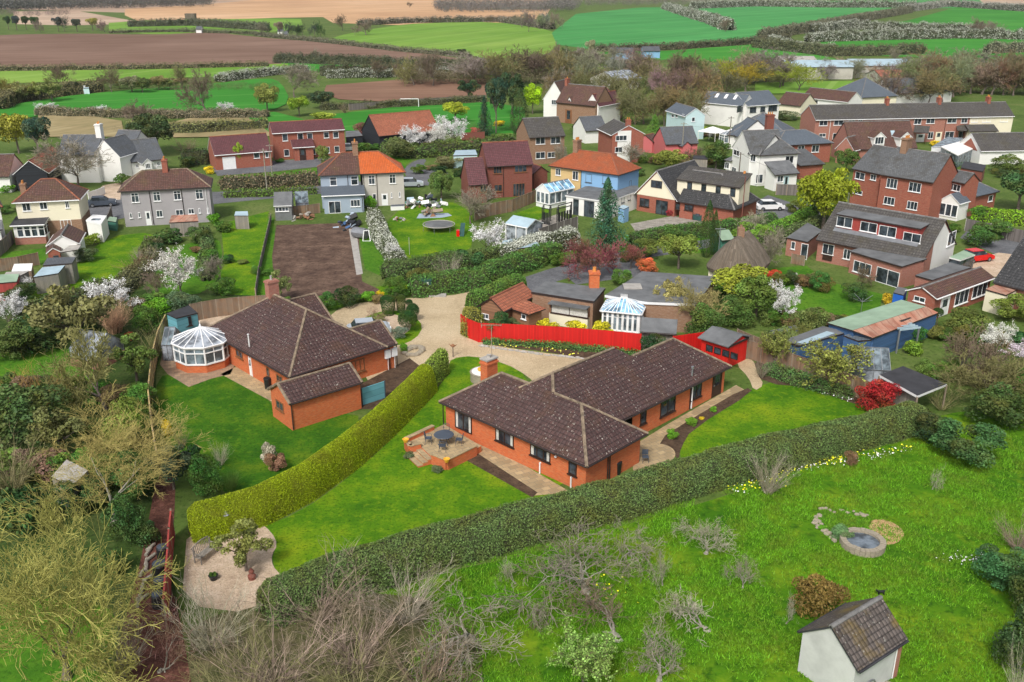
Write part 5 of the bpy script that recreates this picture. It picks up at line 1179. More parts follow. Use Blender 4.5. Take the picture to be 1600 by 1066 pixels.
# dormer: start and end found from the photo on its front plane
dp = b.w(0, 1.75, 0)
q0 = hit(1306, 345, dp, b.v); q1 = hit(1437, 374, dp, b.v); x0 = (q0-b.o).dot(b.u); x1 = (q1-b.o).dot(b.u)
d = Blk(T, None, None, at=(b.w(x0, 1.57, 0), math.atan2(b.u.y, b.u.x), x1-x0), D=4.2, he=hit(1306, 334, b.w(0, 1.57, 0), b.v).z, pitch=3, roof='m', wall='fence_red', rmat='felt', ridge=None, z0=3.2, wname='dormer', rname='dormer_roof', o=.18, fascia='gutter')
for z_ in ((490,445,578,522),(630,477,725,552),(742,500,838,580),(885,540,985,612)): d.win('f', 1180+z_[0]/3.807, 220+z_[1]/3.807, 1180+z_[2]/3.807-1, 220+z_[3]/3.807, 2)
m = MB(); m.slab([b.w(x0, 1.3, b.he+b.tp*1.3+.08), b.w(x1, 1.3, b.he+b.tp*1.3+.08), b.w(x1, 1.74, b.he+b.tp*1.74+.08), b.w(x0, 1.74, b.he+b.tp*1.74+.08)], .06); m.build('lead_flashing', M['metal'], b.roofo)
T, _, _, _ = flatb('shed', 'brick outhouse with dark flat roof left of the dormer house', 'outhouse', [(1229, 371, 2.3), (1262, 378, 2.3), (1285, 360, 2.3), (1262, 348, 2.3)], 'brick_pink', 'felt')
pxwall(T, (1229, 371), (1262, 378), 2.3, [(1237, 377, 1242, 390, 1), ('d', 1253, 380, 1261, 402, 1)], 'wframe')
# porch / side box at right gable
T, _, _, _ = flatb('shed', 'grey side porch under the white gable of the dormer house', 'porch', [(1483, 402, 2.3), (1501, 406.5, 2.3), (1524, 398, 2.3), (1506, 391, 2.3)], 'glass', 'felt_green', .15, 'wgutter')
T = house('annexe', 'low brick annexe with dark tiled gable roof below the dormer house', 'annexe', 1480, 490)
b = Blk(T, (1464, 467), (1555, 434), C=(1412.5, 454), he=2.4, pitch=25, roof='g', wall='brick_red', rmat='tile_brown', ridge='ridge_grey', fascia='wgutter', og=.2)
b.door('f', 1471.5, 467, 1481, 480, 'wframe'); b.win('f', 1494, 457, 1511, 471, 3); b.win('f', 1522, 444, 1540, 459, 3); b.win('l', 1429, 461.5, 1445, 474, 2)
flatb('garage', 'flat dark felted roof between annexe and dormer house', 'garage', [(1430, 430, 2.5), (1457, 437.5, 2.5), (1517, 418, 2.5), (1484, 410, 2.5)], 'brick_pink', 'felt')
T = house('house', 'house with near-black tiles cut by the right edge', 'house', 1580, 470)
b = Blk(T, (1551, 441), (1700, 478), Rpx=(1612, 372), he=2.5, pitch=40, roof='g', wall='brick_pink', rmat='tile_blackish', ridge='ridge_grey')
flatb('shed', 'cream flat-roofed store by the right edge', 'store', [(1540, 452, 2.3), (1572, 461, 2.3), (1600, 447, 2.3), (1565, 440, 2.3)], 'cream', 'rust')
T = house('bungalow', 'white bungalow with long brown roof behind the terrace', 'bungalow', 1290, 166)
b = Blk(T, (1252, 152), (1325, 160), Rpx=(1300, 140), he=2.7, pitch=33, roof='g', wall='white', rmat='tile_brown', ridge='ridge_grey', fascia='wgutter'); b.win('f', 1257, 154, 1262, 160, 2); b.win('f', 1271, 156, 1278, 161, 2)
T = house('house', 'low house with brown roof left of the white bungalow', 'house', 1235, 165)
b = Blk(T, (1213, 162), (1251, 166), D=8, he=2.6, pitch=33, roof='g', wall='cream', rmat='tile_brown', ridge='ridge_grey')
T = house('house', 'cream house with wide slate roof behind the bare trees', 'house', 1390, 155)
b = Blk(T, (1345, 153), (1404, 150), D=13, he=2.8, pitch=35, roof='h', wall='cream', rmat='slate_new', ridge='ridge_grey')
b2 = Blk(T, (1395, 147), (1490, 143), D=10, he=2.8, pitch=35, roof='g', wall='white', rmat='slate', ridge='ridge_grey')
for i, (x0, x1, y, lab, mt) in enumerate([(1232, 1335, 105, 'long pale farm shed roof beyond the mown green', 'felt_blue'), (1333, 1428, 103, 'second long pale farm shed with lighter roof beyond the trees', 'felt_blue'), (1222, 1280, 98, 'tan roofed barn behind the long pale sheds', 'concrete'), (1378, 1440, 122, 'pinkish low building under the far bare trees', 'tile_pantile')]):
    T = house('barn', lab, 'farm building', (x0+x1)/2, y+4); Blk(T, (x0, y), (x1, y), D=14, he=4, pitch=14, roof='g', wall='greyw', rmat=mt, ridge=None)
T = house('barn', 'small grey-white glasshouse roof among trees behind the white gabled house', 'farm building', 985, 130); Blk(T, (965, 126), (1005, 122), D=12, he=3, pitch=20, roof='g', wall='greyw', rmat='cglass', ridge=None)
for x0, x1, y, lab in ((955, 992, 84, 'long dark polytunnel row below the big green field'), (1005, 1032, 82, 'dark farm machinery stack beside the far polytunnel')):
    T = house('barn', lab, 'farm store', (x0+x1)/2, y); Blk(T, (x0, y-2), (x1, y-2), D=9, he=3, pitch=20, roof='g', wall='blue', rmat='slate', ridge=None)
T = house('house', 'white cottage with slate gables behind the big bare tree', 'house', 150, 275)
b = Blk(T, (88, 243), (150, 243), Rpx=(105, 210.5), he=4.6, pitch=38, roof='g', wall='white', rmat='slate', ridge='ridge_grey')
b0 = Blk(T, (143, 244), (188, 246), D=6, he=4.2, pitch=46, roof='x', wall='white', rmat='slate', ridge='ridge_grey', fascia='wgutter', og=.1, o=.2)
b2 = Blk(T, (170, 232), (206, 233.5), D=7, he=4.0, pitch=38, roof='g', wall='white', rmat='slate', ridge='ridge_grey'); b2.win('f', 190, 233, 197, 240, 1)
b3 = Blk(T, (205, 254), (258, 248.5), D=8, he=2.9, pitch=38, roof='g', wall='white', rmat='slate', ridge='ridge_grey', wname='wing', rname='wing_roof')
for w_ in ((212, 257, 217, 262), (245, 253.5, 250, 259)): b3.win('f', *w_, 2)
g = Blk(T, (222, 256.5), (240, 254.5), D=4, he=2.9, pitch=40, roof='x', wall='white', rmat='slate', ridge=None, fascia='wgutter', wname='porch', rname='porch_roof'); g.win('f', 226.5, 256, 235, 263, 3)
b.chimney(164, 208, .9, 1.2, 1.8, 'white', 2)
T = house('barn', 'black boarded barn with red roof left of the bare tree', 'barn', 48, 290)
Blk(T, (20, 272.5), (76, 270.5), D=14, he=2.8, pitch=38, roof='x', wall='black_board', rmat='tile_pantile', ridge='ridge_red', fascia='wgutter')
T = house('house', 'small house with dark roof at the far left edge', 'house', 5, 290)
Blk(T, (-25, 277), (14, 276), D=8, he=2.6, pitch=36, roof='g', wall='white', rmat='tile_brown', ridge='ridge_grey')
T = house('garage', 'red brick garage block with white door left of the red house', 'garage', 380, 262)
b = Blk(T, (334.9, 243), (425, 236), Rpx=(380, 210), he=2.7, pitch=38, roof='g', wall='brick_red', rmat='tile_maroon', ridge='ridge_red', fascia='wgutter')
b.win('f', 347, 246, 369, 260, 5, 'wframe', glass='wframe', name='garage_door', door=True); b.win('f', 396, 238.5, 406, 247, 1); b.win('f', 414, 237.5, 420, 246, 1)
T = house('house', 'wide two-storey red brick house with maroon roof and central porch', 'house', 480, 250)
b = Blk(T, (425, 208.8), (539.2, 202.3), Rpx=(480, 188), he=5.0, pitch=33, roof='g', wall='brick_red', rmat='tile_maroon', ridge='ridge_red', fascia='wgutter')
for z_ in ((155,798,190,838),(245,795,282,833),(303,793,338,828),(402,787,435,820),(457,785,492,820),(165,890,200,928),(322,887,355,918),(412,875,440,910),(465,870,497,905)): b.win('f', 400+z_[0]/3.807, z_[1]/3.807, 400+z_[2]/3.807, z_[3]/3.807, 1)
p_ = Blk(T, (457, 231), (492, 229), D=2.6, he=2.5, pitch=25, roof='m', wall='brick_red', rmat='tile_maroon', ridge=None, fascia='wgutter', wname='porch', rname='porch_roof'); p_.door('f', 468, 233, 478, 249, 'dframe')
T = house('barn', 'black boarded barn with long terracotta roof behind the blossom trees', 'barn', 640, 215)
b = Blk(T, (592, 213), (688, 204), Rpx=(640, 174.5), he=2.6, pitch=40, roof='g', wall='black_board', rmat='tile_pantile', ridge='ridge_red')
flatb('shed', 'grey-roofed open store beside the red brick house', 'shed', [(540, 214.5, 2.4), (567, 212, 2.4), (560, 204, 2.6), (540, 205, 2.6)], 'black_board', 'felt')
flatb('summerhouse', 'pale blue-grey flat roofed store behind the hedge near the maroon house', 'shed', [(708, 243, 2.3), (746, 242, 2.3), (743, 234, 2.3), (712, 235, 2.3)], 'paleblue', 'felt_blue')
T = house('cottage', 'dark boarded cottage with terracotta pantile roof behind the red fence', 'cottage', 780, 500)
b = Blk(T, (746, 478), (787, 487), C=(829, 460), he=2.3, pitch=36, roof='x', wall='shedbrown', rmat='tile_pantile', ridge='ridge_red', o=.3, og=.2)
b.win('f', 753, 489, 764, 499, 2)
b2 = Blk(T, (792, 480), (826, 491.5), C=(840, 478), he=2.2, pitch=33, roof='h', wall='shedbrown', rmat='tile_pantile', ridge='ridge_red', wname='wing', rname='wing_roof'); b2.win('f', 815, 490, 822, 500, 1)
T, _, _, pts = flatb('bungalow', 'flat grey-roofed bungalow with brick chimney behind the red fence', 'bungalow', [(830, 456, 2.9), (928, 471, 2.9), (946, 450, 2.9), (853, 439, 2.9)], 'brick_brown', 'felt', .22, 'gutter')
pw = pxwall(T, (830, 456), (928, 471), 2.9, [])
m = MB(); m.obox(pw.w(2.2, -.9, 2.2), pw.u*(pw.L-2.6), pw.v*1.2, Vector((0, 0, .12))); m.build('awning_roof', M['felt'], T)
m = MB(); m.obox(pw.w(2.2, -.5, 0), pw.u*(pw.L-2.6), pw.v*.7, Vector((0, 0, 1.2))); m.build('bay_base', M['cream'], T)
m = MB(); m.obox(pw.w(2.2, -.45, 1.2), pw.u*(pw.L-2.6), pw.v*.6, Vector((0, 0, 1.0))); m.build('bay_wall', M['shedbrown'], T)
pw.iy = -.45; pw.rawin('f', 2.4, 6.3, 1.25, 2.15, 2, 'dframe', glass='curtain')
q = P(928, 448, 2.9); m = MB(); m.obox(q-Vector((.5, .5, .3)), Vector((1.0, 0, 0)), Vector((0, 1.0, 0)), Vector((0, 0, 1.9))); m.obox(q-Vector((.58, .58, -1.4)), Vector((1.16, 0, 0)), Vector((0, 1.16, 0)), Vector((0, 0, .15))); ch = m.build('chimney', M['brick'], T)
m = MB(); m.lathe(q+Vector((0, 0, 1.6)), [(.2, 0), (.17, .4), (.2, .45)], 8); m.build('chimney_pot', M['terracotta'], ch)
T, _, _, _ = flatb('bungalow', 'wide flat grey roofed building with pale rooflight behind the conservatory', 'bungalow', [(945, 461, 3.0), (1010, 472, 3.0), (1085, 475, 3.0), (1118, 432, 3.0), (1003, 424, 3.0), (983, 438, 3.0)], 'brick_brown', 'felt', .25, 'wgutter')
q = P(988, 448, 3.05); m = MB(); m.box(q.x-.9, q.x+.9, q.y-.8, q.y+.8, 3.02, 3.14); m.build('roof_light', M['concrete'], T)
# lantern conservatory
T = house('conservatory', 'white Victorian conservatory with blue glass roof and crest behind the red fence', 'conservatory', 972, 505)
b = Blk(T, (938, 485), (1002, 491), D=3.3, he=2.5, pitch=28, roof='h', wall='wframe', rmat='cglass_b', ridge=None, fascia='wgutter', o=.15)
n_ = 7
for i in range(n_): b.rawin('f', .1+i*(b.L-.5)/n_, (i+1)*(b.L-.5)/n_, .6, 2.35, 1, 'wframe', tr=.25, glass='glass_l')
for i in range(4): b.rawin('r', .1+i*(b.D-.5)/4, (i+1)*(b.D-.5)/4, .6, 2.35, 1, 'wframe', tr=.25, glass='glass_l'); b.rawin('l', .1+i*(b.D-.5)/4, (i+1)*(b.D-.5)/4, .6, 2.35, 1, 'wframe', tr=.25, glass='glass_l')
m = MB(); up = Vector((0, 0, .03))
for i in range(11): x = b.L*i/10; xr = max(b.D/2, min(b.L-b.D/2, x)); yy = b.D/2; m.tube(b.w(x, 0, b.he)+up, b.w(xr, yy, b.hr)+up, .045, .045, 4)
for i in range(5): y = b.D*i/4; m.tube(b.w(b.L, y, b.he)+up, b.w(b.L-b.D/2, b.D/2, b.hr)+up, .045, .045, 4); m.tube(b.w(0, y, b.he)+up, b.w(b.D/2, b.D/2, b.hr)+up, .045, .045, 4)
m.tube(b.R0+up, b.R1+up, .09, .09, 6)
for i in range(9): q = b.R0+(b.R1-b.R0)*i/8; m.tube(q, q+Vector((0, 0, .4)), .03, .02, 4)
m.build('glazing_bars', M['wframe'], b.roofo)
T = house('shed', 'long grey-tiled shed with white right gable between red fence and birch', 'shed', 1030, 520)
Blk(T, (1000, 518), (1057, 522), D=3.0, he=1.8, pitch=30, roof='g', wall='shedwood', rmat='felt', ridge=None, og=.05)
T = house('cottage', 'grey thatched cottage roof with small chimney among the shrubs', 'cottage', 1150, 430)
m = MB(); c = P(1152, 438); N = 20; rows = []
dirv = Vector((.55, .83, 0)); sv = Vector((dirv.y, -dirv.x, 0))
for k, (hh, lx, ly) in enumerate(((1.7, 4.2, 2.9), (2.1, 4.3, 3.0), (3.2, 3.7, 2.3), (4.4, 3.0, 1.3), (5.1, 2.5, .5), (5.3, 2.4, .15))):
    rows.append([c + dirv*(math.copysign(abs(math.cos(2*math.pi*i/N))**.55, math.cos(2*math.pi*i/N))*lx) + sv*(math.copysign(abs(math.sin(2*math.pi*i/N))**.7, math.sin(2*math.pi*i/N))*ly) + Vector((0, 0, hh)) for i in range(N)])
for A_, B_ in zip(rows[:-1], rows[1:]):
    for i in range(N): j = (i+1) % N; m.face([A_[i], A_[j], B_[j], B_[i]])
m.face(rows[-1]); m.build('roof', M['thatch'], T, True)
m = MB(); m.obox(c-dirv*3.4-sv*2.2, dirv*6.8, sv*4.4, Vector((0, 0, 2.1))); m.build('wall', M['cream'], T)
q = c - dirv*.3 + Vector((0, 0, 5.0)); m = MB(); m.obox(q-Vector((.35, .35, 0)), Vector((.7, 0, 0)), Vector((0, .7, 0)), Vector((0, 0, 1.2))); m.lathe(q+Vector((0, 0, 1.2)), [(.15, 0), (.13, .3)], 8); m.build('chimney', M['brick_brown'], T)
T, _, _, _ = flatb('workshop', 'long workshop with green and rusty red sheet roof', 'workshop', [(1293, 504.4, 2.5), (1332.4, 516.2, 2.9), (1446.6, 478.9, 2.9), (1408.5, 468.4, 2.5)], 'bluewood', 'felt_green', .12)
poly_roof(T, [P(1332.9, 516.4, 2.9), P(1363.9, 528, 2.3), P(1466.3, 488.6, 2.3), P(1447.1, 479.1, 2.9)], 'rust', .12); poly_walls(T, [P(1363.9, 527, 2.3), P(1466.3, 488, 2.3), P(1447, 479, 2.8), P(1333, 516, 2.8)], 'bluewood')
flatb('workshop', 'flat grey felted shed roof with pale panel lying on it', 'shed', [(1223, 532, 2.2), (1248, 540, 2.2), (1324.5, 519, 2.2), (1286, 509.5, 2.2)], 'bluewood', 'felt')
m = MB(); m.slab([P(1246, 534.5, 2.26), P(1258, 537.5, 2.26), P(1304, 520.5, 2.26), P(1292, 517.5, 2.26)], .05); tag(m.build('roof_panel', M['felt_blue']), 'pale blue-grey sheet lying on the flat felted shed', 'panel')
T, _, _, pts = flatb('shed', 'dark blue wooden shed with small window and open door', 'shed', [(1318, 524, 2.3), (1341, 532.5, 2.1), (1362, 530.5, 2.1), (1335, 520, 2.4)], 'bluewood', 'slate_new')
pxwall(T, (1318, 526), (1341, 534), 2.1, [(1324, 537, 1336, 548, 1)], 'bframe')
q = P(1360, 546); m = MB(); m.obox(q, Vector((1.4, .5, 0)), Vector((-.02, .06, 0)), Vector((0, 0, 1.8))); m.build('door', M['bluewood'], T)
T = house('pergola', 'weathered grey timber pergola beside the blue shed', 'pergola', 1405, 545)
p0, p1, p2, p3 = P(1378, 540), P(1400, 552), P(1430, 548), P(1408, 537)
for q in (p0, p1, p2, p3): m = MB(); m.obox(q-Vector((.07, .07, 0)), Vector((.14, 0, 0)), Vector((0, .14, 0)), Vector((0, 0, 2.2))); m.build('post', M['metal'], T)
for i in range(6):
    a_ = p0 + (p1-p0)*i/5; c_ = p3 + (p2-p3)*i/5; m = MB(); m.obox(a_+Vector((0, 0, 2.2)), (c_-a_)*1.06, (p1-p0).normalized()*.09, Vector((0, 0, .16))); m.build('beam', M['felt_blue'], T)
def glasshouse(label, A, B, C, he, pitch, base='brick_red', bh=.0, name='greenhouse', roofm='glass_l'):
    T = house(name, label, 'greenhouse', (A[0]+B[0])/2, (A[1]+B[1])/2+12)
    b = Blk(T, A, B, C=C, he=he, pitch=pitch, roof='g', wall='cglass', rmat=roofm, ridge=None, o=.03, og=.03, t=.03, fascia='metal')
    m = MB(); up = Vector((0, 0, .02)); k = max(2, int(b.L/.62))
    for i in range(k+1):
        x = b.L*i/k; r_ = .028
        for y in (0, b.D): m.tube(b.w(x, y, 0), b.w(x, y, he), r_, r_, 4); m.tube(b.w(x, y, he)+up, b.w(x, b.D/2, b.hr)+up, r_, r_, 4)
    for x in (0, b.L):
        for j in range(1, 5): y = b.D*j/5; m.tube(b.w(x, y, 0), b.w(x, y, he+b.tp*min(y, b.D-y)), .025, .025, 4)
    for y, z in ((0, he), (b.D, he), (b.D/2, b.hr)): m.tube(b.w(0, y, z)+up, b.w(b.L, y, z)+up, .04, .04, 4)
    m.build('glazing_bars', M['metal'], T)
    if bh: m = MB(); m.obox(b.w(-.05, -.05, 0), b.u*(b.L+.1), b.v*(b.D+.1), Vector((0, 0, bh))); m.build('base', M[base], T)
    return b
glasshouse('greenhouse with pale glass roof left of the black-roofed shelter', (1340, 577), (1392, 580), (1384, 556), 1.5, 38)
glasshouse('small greenhouse behind the flat felted shed', (1212, 532), (1252, 523), (1240, 513), 1.4, 38)
glasshouse('aluminium greenhouse beside the grey shed in the left bungalow yard', (252, 540), (268, 540), (285, 522), 1.5, 40)
b = glasshouse('old glasshouse with brick base among the left garden shrubs', (108, 545), (150, 552), (165, 528), 1.6, 38, 'brick_pink', .7, roofm='cglass')
T, _, _, pts = flatb('shelter', 'open shelter with black felt roof beside the red shrub', 'shelter', [(1374.4, 585.8, 2.2), (1433.5, 618.6, 2.2), (1479.5, 600, 2.2), (1411, 572, 2.5)], None, 'felt_dark', .2, 'wgutter')
for q in pts:
    q = Vector((q.x, q.y, 0)); m = MB(); m.obox(q-Vector((.06, .06, 0)), Vector((.12, 0, 0)), Vector((0, .12, 0)), Vector((0, 0, 2.1))); m.build('post', M['post'], T)
m = MB(); a_, c_ = P(1377, 586, 2.0), P(1432, 617, 2.0); m.face([Vector((a_.x, a_.y, 0)), Vector((c_.x, c_.y, 0)), c_, a_]); m.build('wall', M['shedwood'], T)
T = house('shed', 'bright red wooden shed with dark grey roof behind the right wing', 'shed', 1130, 565)
b = Blk(T, (1094, 527), (1139, 541), D=3.2, he=2.2, pitch=0, roof='f', wall='red', rmat='felt', ridge=None, o=.1)
T.name = 'shed'
b.roofo.name = 'roof'
for i in range(4): b.rawin('f', .55+i*.85, 1.25+i*.85, 1.1, 1.7, 1, 'dframe', sill=False)
m = MB(); m.slab([b.w(-.1, -.25, 2.22), b.w(b.L+.1, -.25, 2.22), b.w(b.L+.1, 1.9, 2.75), b.w(-.1, 1.9, 2.75)], .08); m.slab([b.w(-.1, 1.93, 2.75), b.w(b.L+.1, 1.93, 2.75), b.w(b.L+.1, b.D+.15, 2.25), b.w(-.1, b.D+.15, 2.25)], .08); m.build('roof', M['felt'], T)
m = MB(); m.face([b.w(b.L-.06, .1, 2.0), b.w(b.L-.06, b.D-.1, 2.0), b.w(b.L-.06, 1.9, 2.66)]); m.face([b.w(.06, .1, 2.0), b.w(.06, 1.9, 2.66), b.w(.06, b.D-.1, 2.0)]); m.build('gable', M['red'], T)
T, _, _, pts = flatb('shed', 'pent-roofed shed with blue side and red-brown window wall in the left yard', 'shed', [(260, 490, 2.5), (275, 497, 2.4), (309, 489, 2.2), (295, 477, 2.3)], 'teal', 'felt_dark', .1)
m = MB(); a_, c_ = P(277, 497, 2.3), P(308, 490, 2.1); nn = Vector((c_.y-a_.y, -(c_.x-a_.x), 0)).normalized()*.1
z0_ = Vector((0, 0, 2.1)); m.obox(Vector((a_.x, a_.y, 0))+nn, Vector((c_.x-a_.x, c_.y-a_.y, 0)), -nn*.5, z0_); m.build('front_wall', M['brick_dark'], T)
pxwall(T, (277, 497), (308, 490), 2.2, [(285, 497, 300, 508, 3)], 'dframe', -.1)
T, _, _, pts = flatb('shed', 'grey wooden shed with pale blue pent roof at the lawn edge', 'shed', [(52, 433, 2.0), (91, 427, 2.0), (101.5, 414.5, 2.3), (66, 418, 2.3)], 'shedwood', 'felt_blue', .1)
pxwall(T, (52, 433), (91, 427), 2.0, [('d', 71, 433, 78, 452, 1)], 'post', .2); pxwall(T, (91, 427), (101.5, 414.5), 2.1, [(94, 426, 98.5, 436, 1)], 'dframe', .2)
T, _, _, pts = flatb('shed', 'taller grey wooden shed with solar-dark roof behind the pale blue roofed shed', 'shed', [(67, 414.5, 2.4), (112.5, 411.5, 2.4), (119, 401.5, 2.5), (74, 403, 2.5)], 'shedwood', 'slate', .12)
T, _, _, pts = flatb('shed', 'low brick-red shed with grey felt roof at the left edge', 'shed', [(-10, 443, 2.0), (26, 440, 2.0), (30, 428, 2.1), (0, 429, 2.1)], 'fence_red', 'felt_green', .1)
flatb('shed', 'small shed with bright white roof behind the brick-red shed', 'shed', [(18, 424, 1.9), (49, 422.5, 1.9), (51, 411.5, 2.0), (22, 412.5, 2.0)], 'fence', 'white', .08, 'wgutter')
flatb('shed', 'flat pinkish grey shed roof between the white and green-grey ones', 'shed', [(4, 432, 2.0), (32, 430.5, 2.0), (45, 424, 2.0), (10, 425, 2.0)], 'shedwood', 'concrete', .08)
T = house('shed', 'small grey shed with hipped roof beside the brown plot', 'shed', 442, 340)
b = Blk(T, (427, 322), (456, 321), D=5, he=2.2, pitch=30, roof='g', wall='metal', rmat='felt', ridge=None, fascia='wgutter'); b.win('f', 430, 324, 451, 330, 4, 'wframe')
glasshouse('small lean-to greenhouse behind the brown plot shed', (462, 318), (482, 317), (486, 308), 1.4, 35)
flatb('shed', 'low shed with streaked brown roof against the grey semi-detached house', 'shed', [(264, 348, 2.0), (310, 345.5, 2.0), (308, 335, 2.2), (268, 336.5, 2.2)], 'shedwood', 'rust', .1)
flatb('shed', 'small blue-grey garden store in the green strip garden', 'shed', [(366, 337, 1.9), (388, 337, 1.9), (387, 330, 2.1), (368, 330.5, 2.1)], 'shedwood', 'felt_blue', .08)
T = house('aviary', 'long pale grey roofed aviary with white posts left of the pergola', 'aviary', 815, 370)
b = Blk(T, (789, 349), (824, 356), C=(845, 347), he=2.2, pitch=24, roof='g', wall='cglass', rmat='felt_blue', ridge=None, o=.1, fascia='wgutter')
for i in range(3): m = MB(); q = b.w(.1+i*(b.L-.3)/2, .02, 0); m.obox(q, b.u*.14, -b.v*.1, Vector((0, 0, 2.2))); m.build('post', M['wframe'], T)
flatb('shed', 'low shed with plain blue-grey roof beside the white blossom', 'shed', [(782, 387, 2.0), (794, 390, 2.0), (844, 384, 2.0), (831, 369, 2.3), (786, 376, 2.3)], 'shedbrown', 'felt_blue', .12)
flatb('shed', 'small blue shed in the garden of the cream chalet', 'shed', [(966, 324, 2.0), (975, 327, 2.0), (983, 323, 2.1), (974, 320, 2.1)], 'blue', 'felt_blue', .08)
T = house('shed', 'small green shed behind the tall cypress pair', 'shed', 1140, 385)
b = Blk(T, (1128, 376), (1148, 374), D=3, he=2.0, pitch=30, roof='g', wall='shedgreen', rmat='felt_green', ridge=None)
flatb('shed', 'bright blue store beside the orange-yellow shrub', 'shed', [(1396, 457, 2.0), (1412, 461, 2.0), (1418, 451, 2.0), (1402, 448, 2.0)], 'blued', 'felt', .1)
T = house('outhouse', 'small off-white rendered outhouse with mossy tiled roof on the orchard lawn', 'outhouse', 1330, 1060)
b = Blk(T, (1247, 987), (1341, 1049), C=(1413.5, 995), he=2.3, pitch=40, roof='x', wall='offwhite', rmat='tile_mossy', ridge='ridge_grey', o=.2, og=.1, fascia='felt_dark')
b.pipe('r', 1398, 1025, 'wgutter', .03)
m = MB(); q = b.w(b.L+.12, b.D*.25, 0)
for i in range(16):
    a0, a1 = 2*math.pi*i/16, 2*math.pi*(i+1)/16; m.tube(q+b.v*math.cos(a0)*.45+Vector((0, 0, .9+.45*math.sin(a0))), q+b.v*math.cos(a1)*.45+Vector((0, 0, .9+.45*math.sin(a1))), .05, .05, 5)
m.build('hose_reel', M['metal'], T)
m = MB(); m.obox(b.w(b.L-.24, b.D-.42, 0), b.u*.1, b.v*.3, Vector((0, 0, 2.1))); m.build('brick_pier', M['brick_pink'], T)
# ---------------------------------------------------------------- plants: prototypes
random.seed(5)
for i in range(4): mk_leafy(f'bush{i}', 20+i, 14, 2600, .085, .42, .5, .5, .2, trunk=False)
for i in range(3): mk_leafy(f'shrub{i}', 30+i, 26, 8000, .042, .45, .5, .52, .15, trunk=False)
for i in range(3): mk_leafy(f'round{i}', 40+i, 26, 7000, .05, .6, .5, .4, .14)
for i in range(2): mk_leafy(f'open{i}', 50+i, 30, 4200, .045, .6, .5, .4, .1, fill=.6)
mk_leafy('pine0', 60, 16, 6000, .045, .68, .5, .3, .13, bark='bark'); mk_leafy('pine1', 61, 20, 6500, .042, .58, .5, .42, .12)
mk_leafy('topiary', 65, 1, 9000, .035, .5, .5, .5, .5, trunk=False)
def mk_special(kind, fn, n, ls, asp=.6, trunk=True):
    t = rng.random((n, 3)); p, d = fn(t); q = leaf_quads(p, ls, d, .8, asp)
    tm = np_mesh('trunk', tubes_np([((0, 0, 0), (0, 0, .5), .02, .012), ((0, 0, .5), (0, 0, .97), .012, .003)], 6), 4) if trunk else None
    proto(kind, tm, np_mesh('crown', q, 4))
def f_col(t):       # cypress column
    z = t[:, 0]; a = t[:, 1]*6.283; r = .5*np.minimum(1, (z+.02)*5)**.5*np.clip((1-z)*2.0, 0, 1)**.65*(.8+.25*t[:, 2]); r *= 1+.1*np.sin(a*5+z*20)
    d = np.stack([np.cos(a), np.sin(a), .5+0*a], 1); return np.stack([np.cos(a)*r, np.sin(a)*r, z*1.0], 1), d
mk_special('column', f_col, 7000, .03)
def f_con(t):       # spruce with tiers of drooping limbs
    z = .06+.94*t[:, 0]**1.25; k = np.floor(t[:, 1]*13); tier = (z*15) % 1; a = k*2.4+np.floor(z*15)*1.1+(t[:, 2]-.5)*.55
    rm = .5*(1-z)**.85+.015; r = rm*rng.random(len(z))**.6*(.75+.35*np.sin(k*7+np.floor(z*15)*3)); z2 = z-.28*r*(1)+tier*.01
    return np.stack([np.cos(a)*r, np.sin(a)*r, np.clip(z2, .01, 1)], 1), np.stack([np.cos(a)*.4, np.sin(a)*.4, 1+0*a], 1)
mk_special('spruce', f_con, 9000, .028)
def f_drum(t):      # clipped yew drum with domed top
    z = t[:, 0]; a = t[:, 1]*6.283; top = rng.random(len(z)) < .3; r = np.where(top, .5*np.sqrt(t[:, 2]), .5*(.72+.28*np.minimum(1, z*1.6))); r = np.where(~top & (z > .85), .5*np.sqrt(np.clip(1-((z-.85)/.15)**2, 0, 1)), r)
    z = np.where(top, 1-.12*(r/.5)**2, z*.98); d = np.stack([np.cos(a)*(~top), np.sin(a)*(~top), .3+top], 1)
    return np.stack([np.cos(a)*r, np.sin(a)*r, z], 1), d
mk_special('drum', f_drum, 8000, .045, trunk=False)
for i in range(4): mk_bare(f'bare{i}', 70+i, kids=(6, 5, 5, 4, 3), spread=.85, tw=1.2, minr=.0024, up=.10, h0=.2)
mk_bare('fine0', 75, kids=(6, 5, 4, 4, 4, 3), spread=.8, tw=.62, minr=.0012, up=.08, h0=.2, tr=.68, bark='bark_l')
mk_bare('bareb0', 80, kids=(6, 5, 4, 4, 4), spread=.7, h0=.16, up=.10, tw=.8, minr=.0016)
for i in range(3): mk_bare(f'orch{i}', 90+i, kids=(4, 4, 4, 4, 3), spread=1.0, h0=.14, l0=.45, up=.03, ratio=.7, r0=.038, tw=1, minr=.0019, twist=.8, tr=.72, tl=2, bark='bark_l')
for i in range(2): mk_bare(f'bloss{i}', 100+i, kids=(5, 5, 4, 4), spread=.8, blossom=7500, bs=.019, up=.14, minr=.0028)
mk_bare('greening', 105, kids=(6, 5, 4, 4), spread=.75, blossom=5200, bs=.03, leafmat='leaf', up=.14, minr=.0025)
mk_bare('willow', 110, kids=(6, 6, 5, 4, 3, 3), spread=.8, h0=.16, l0=.4, up=.03, ratio=.66, r0=.03, tw=.85, minr=.0015, twist=.55, bark='bark', tr=.66)
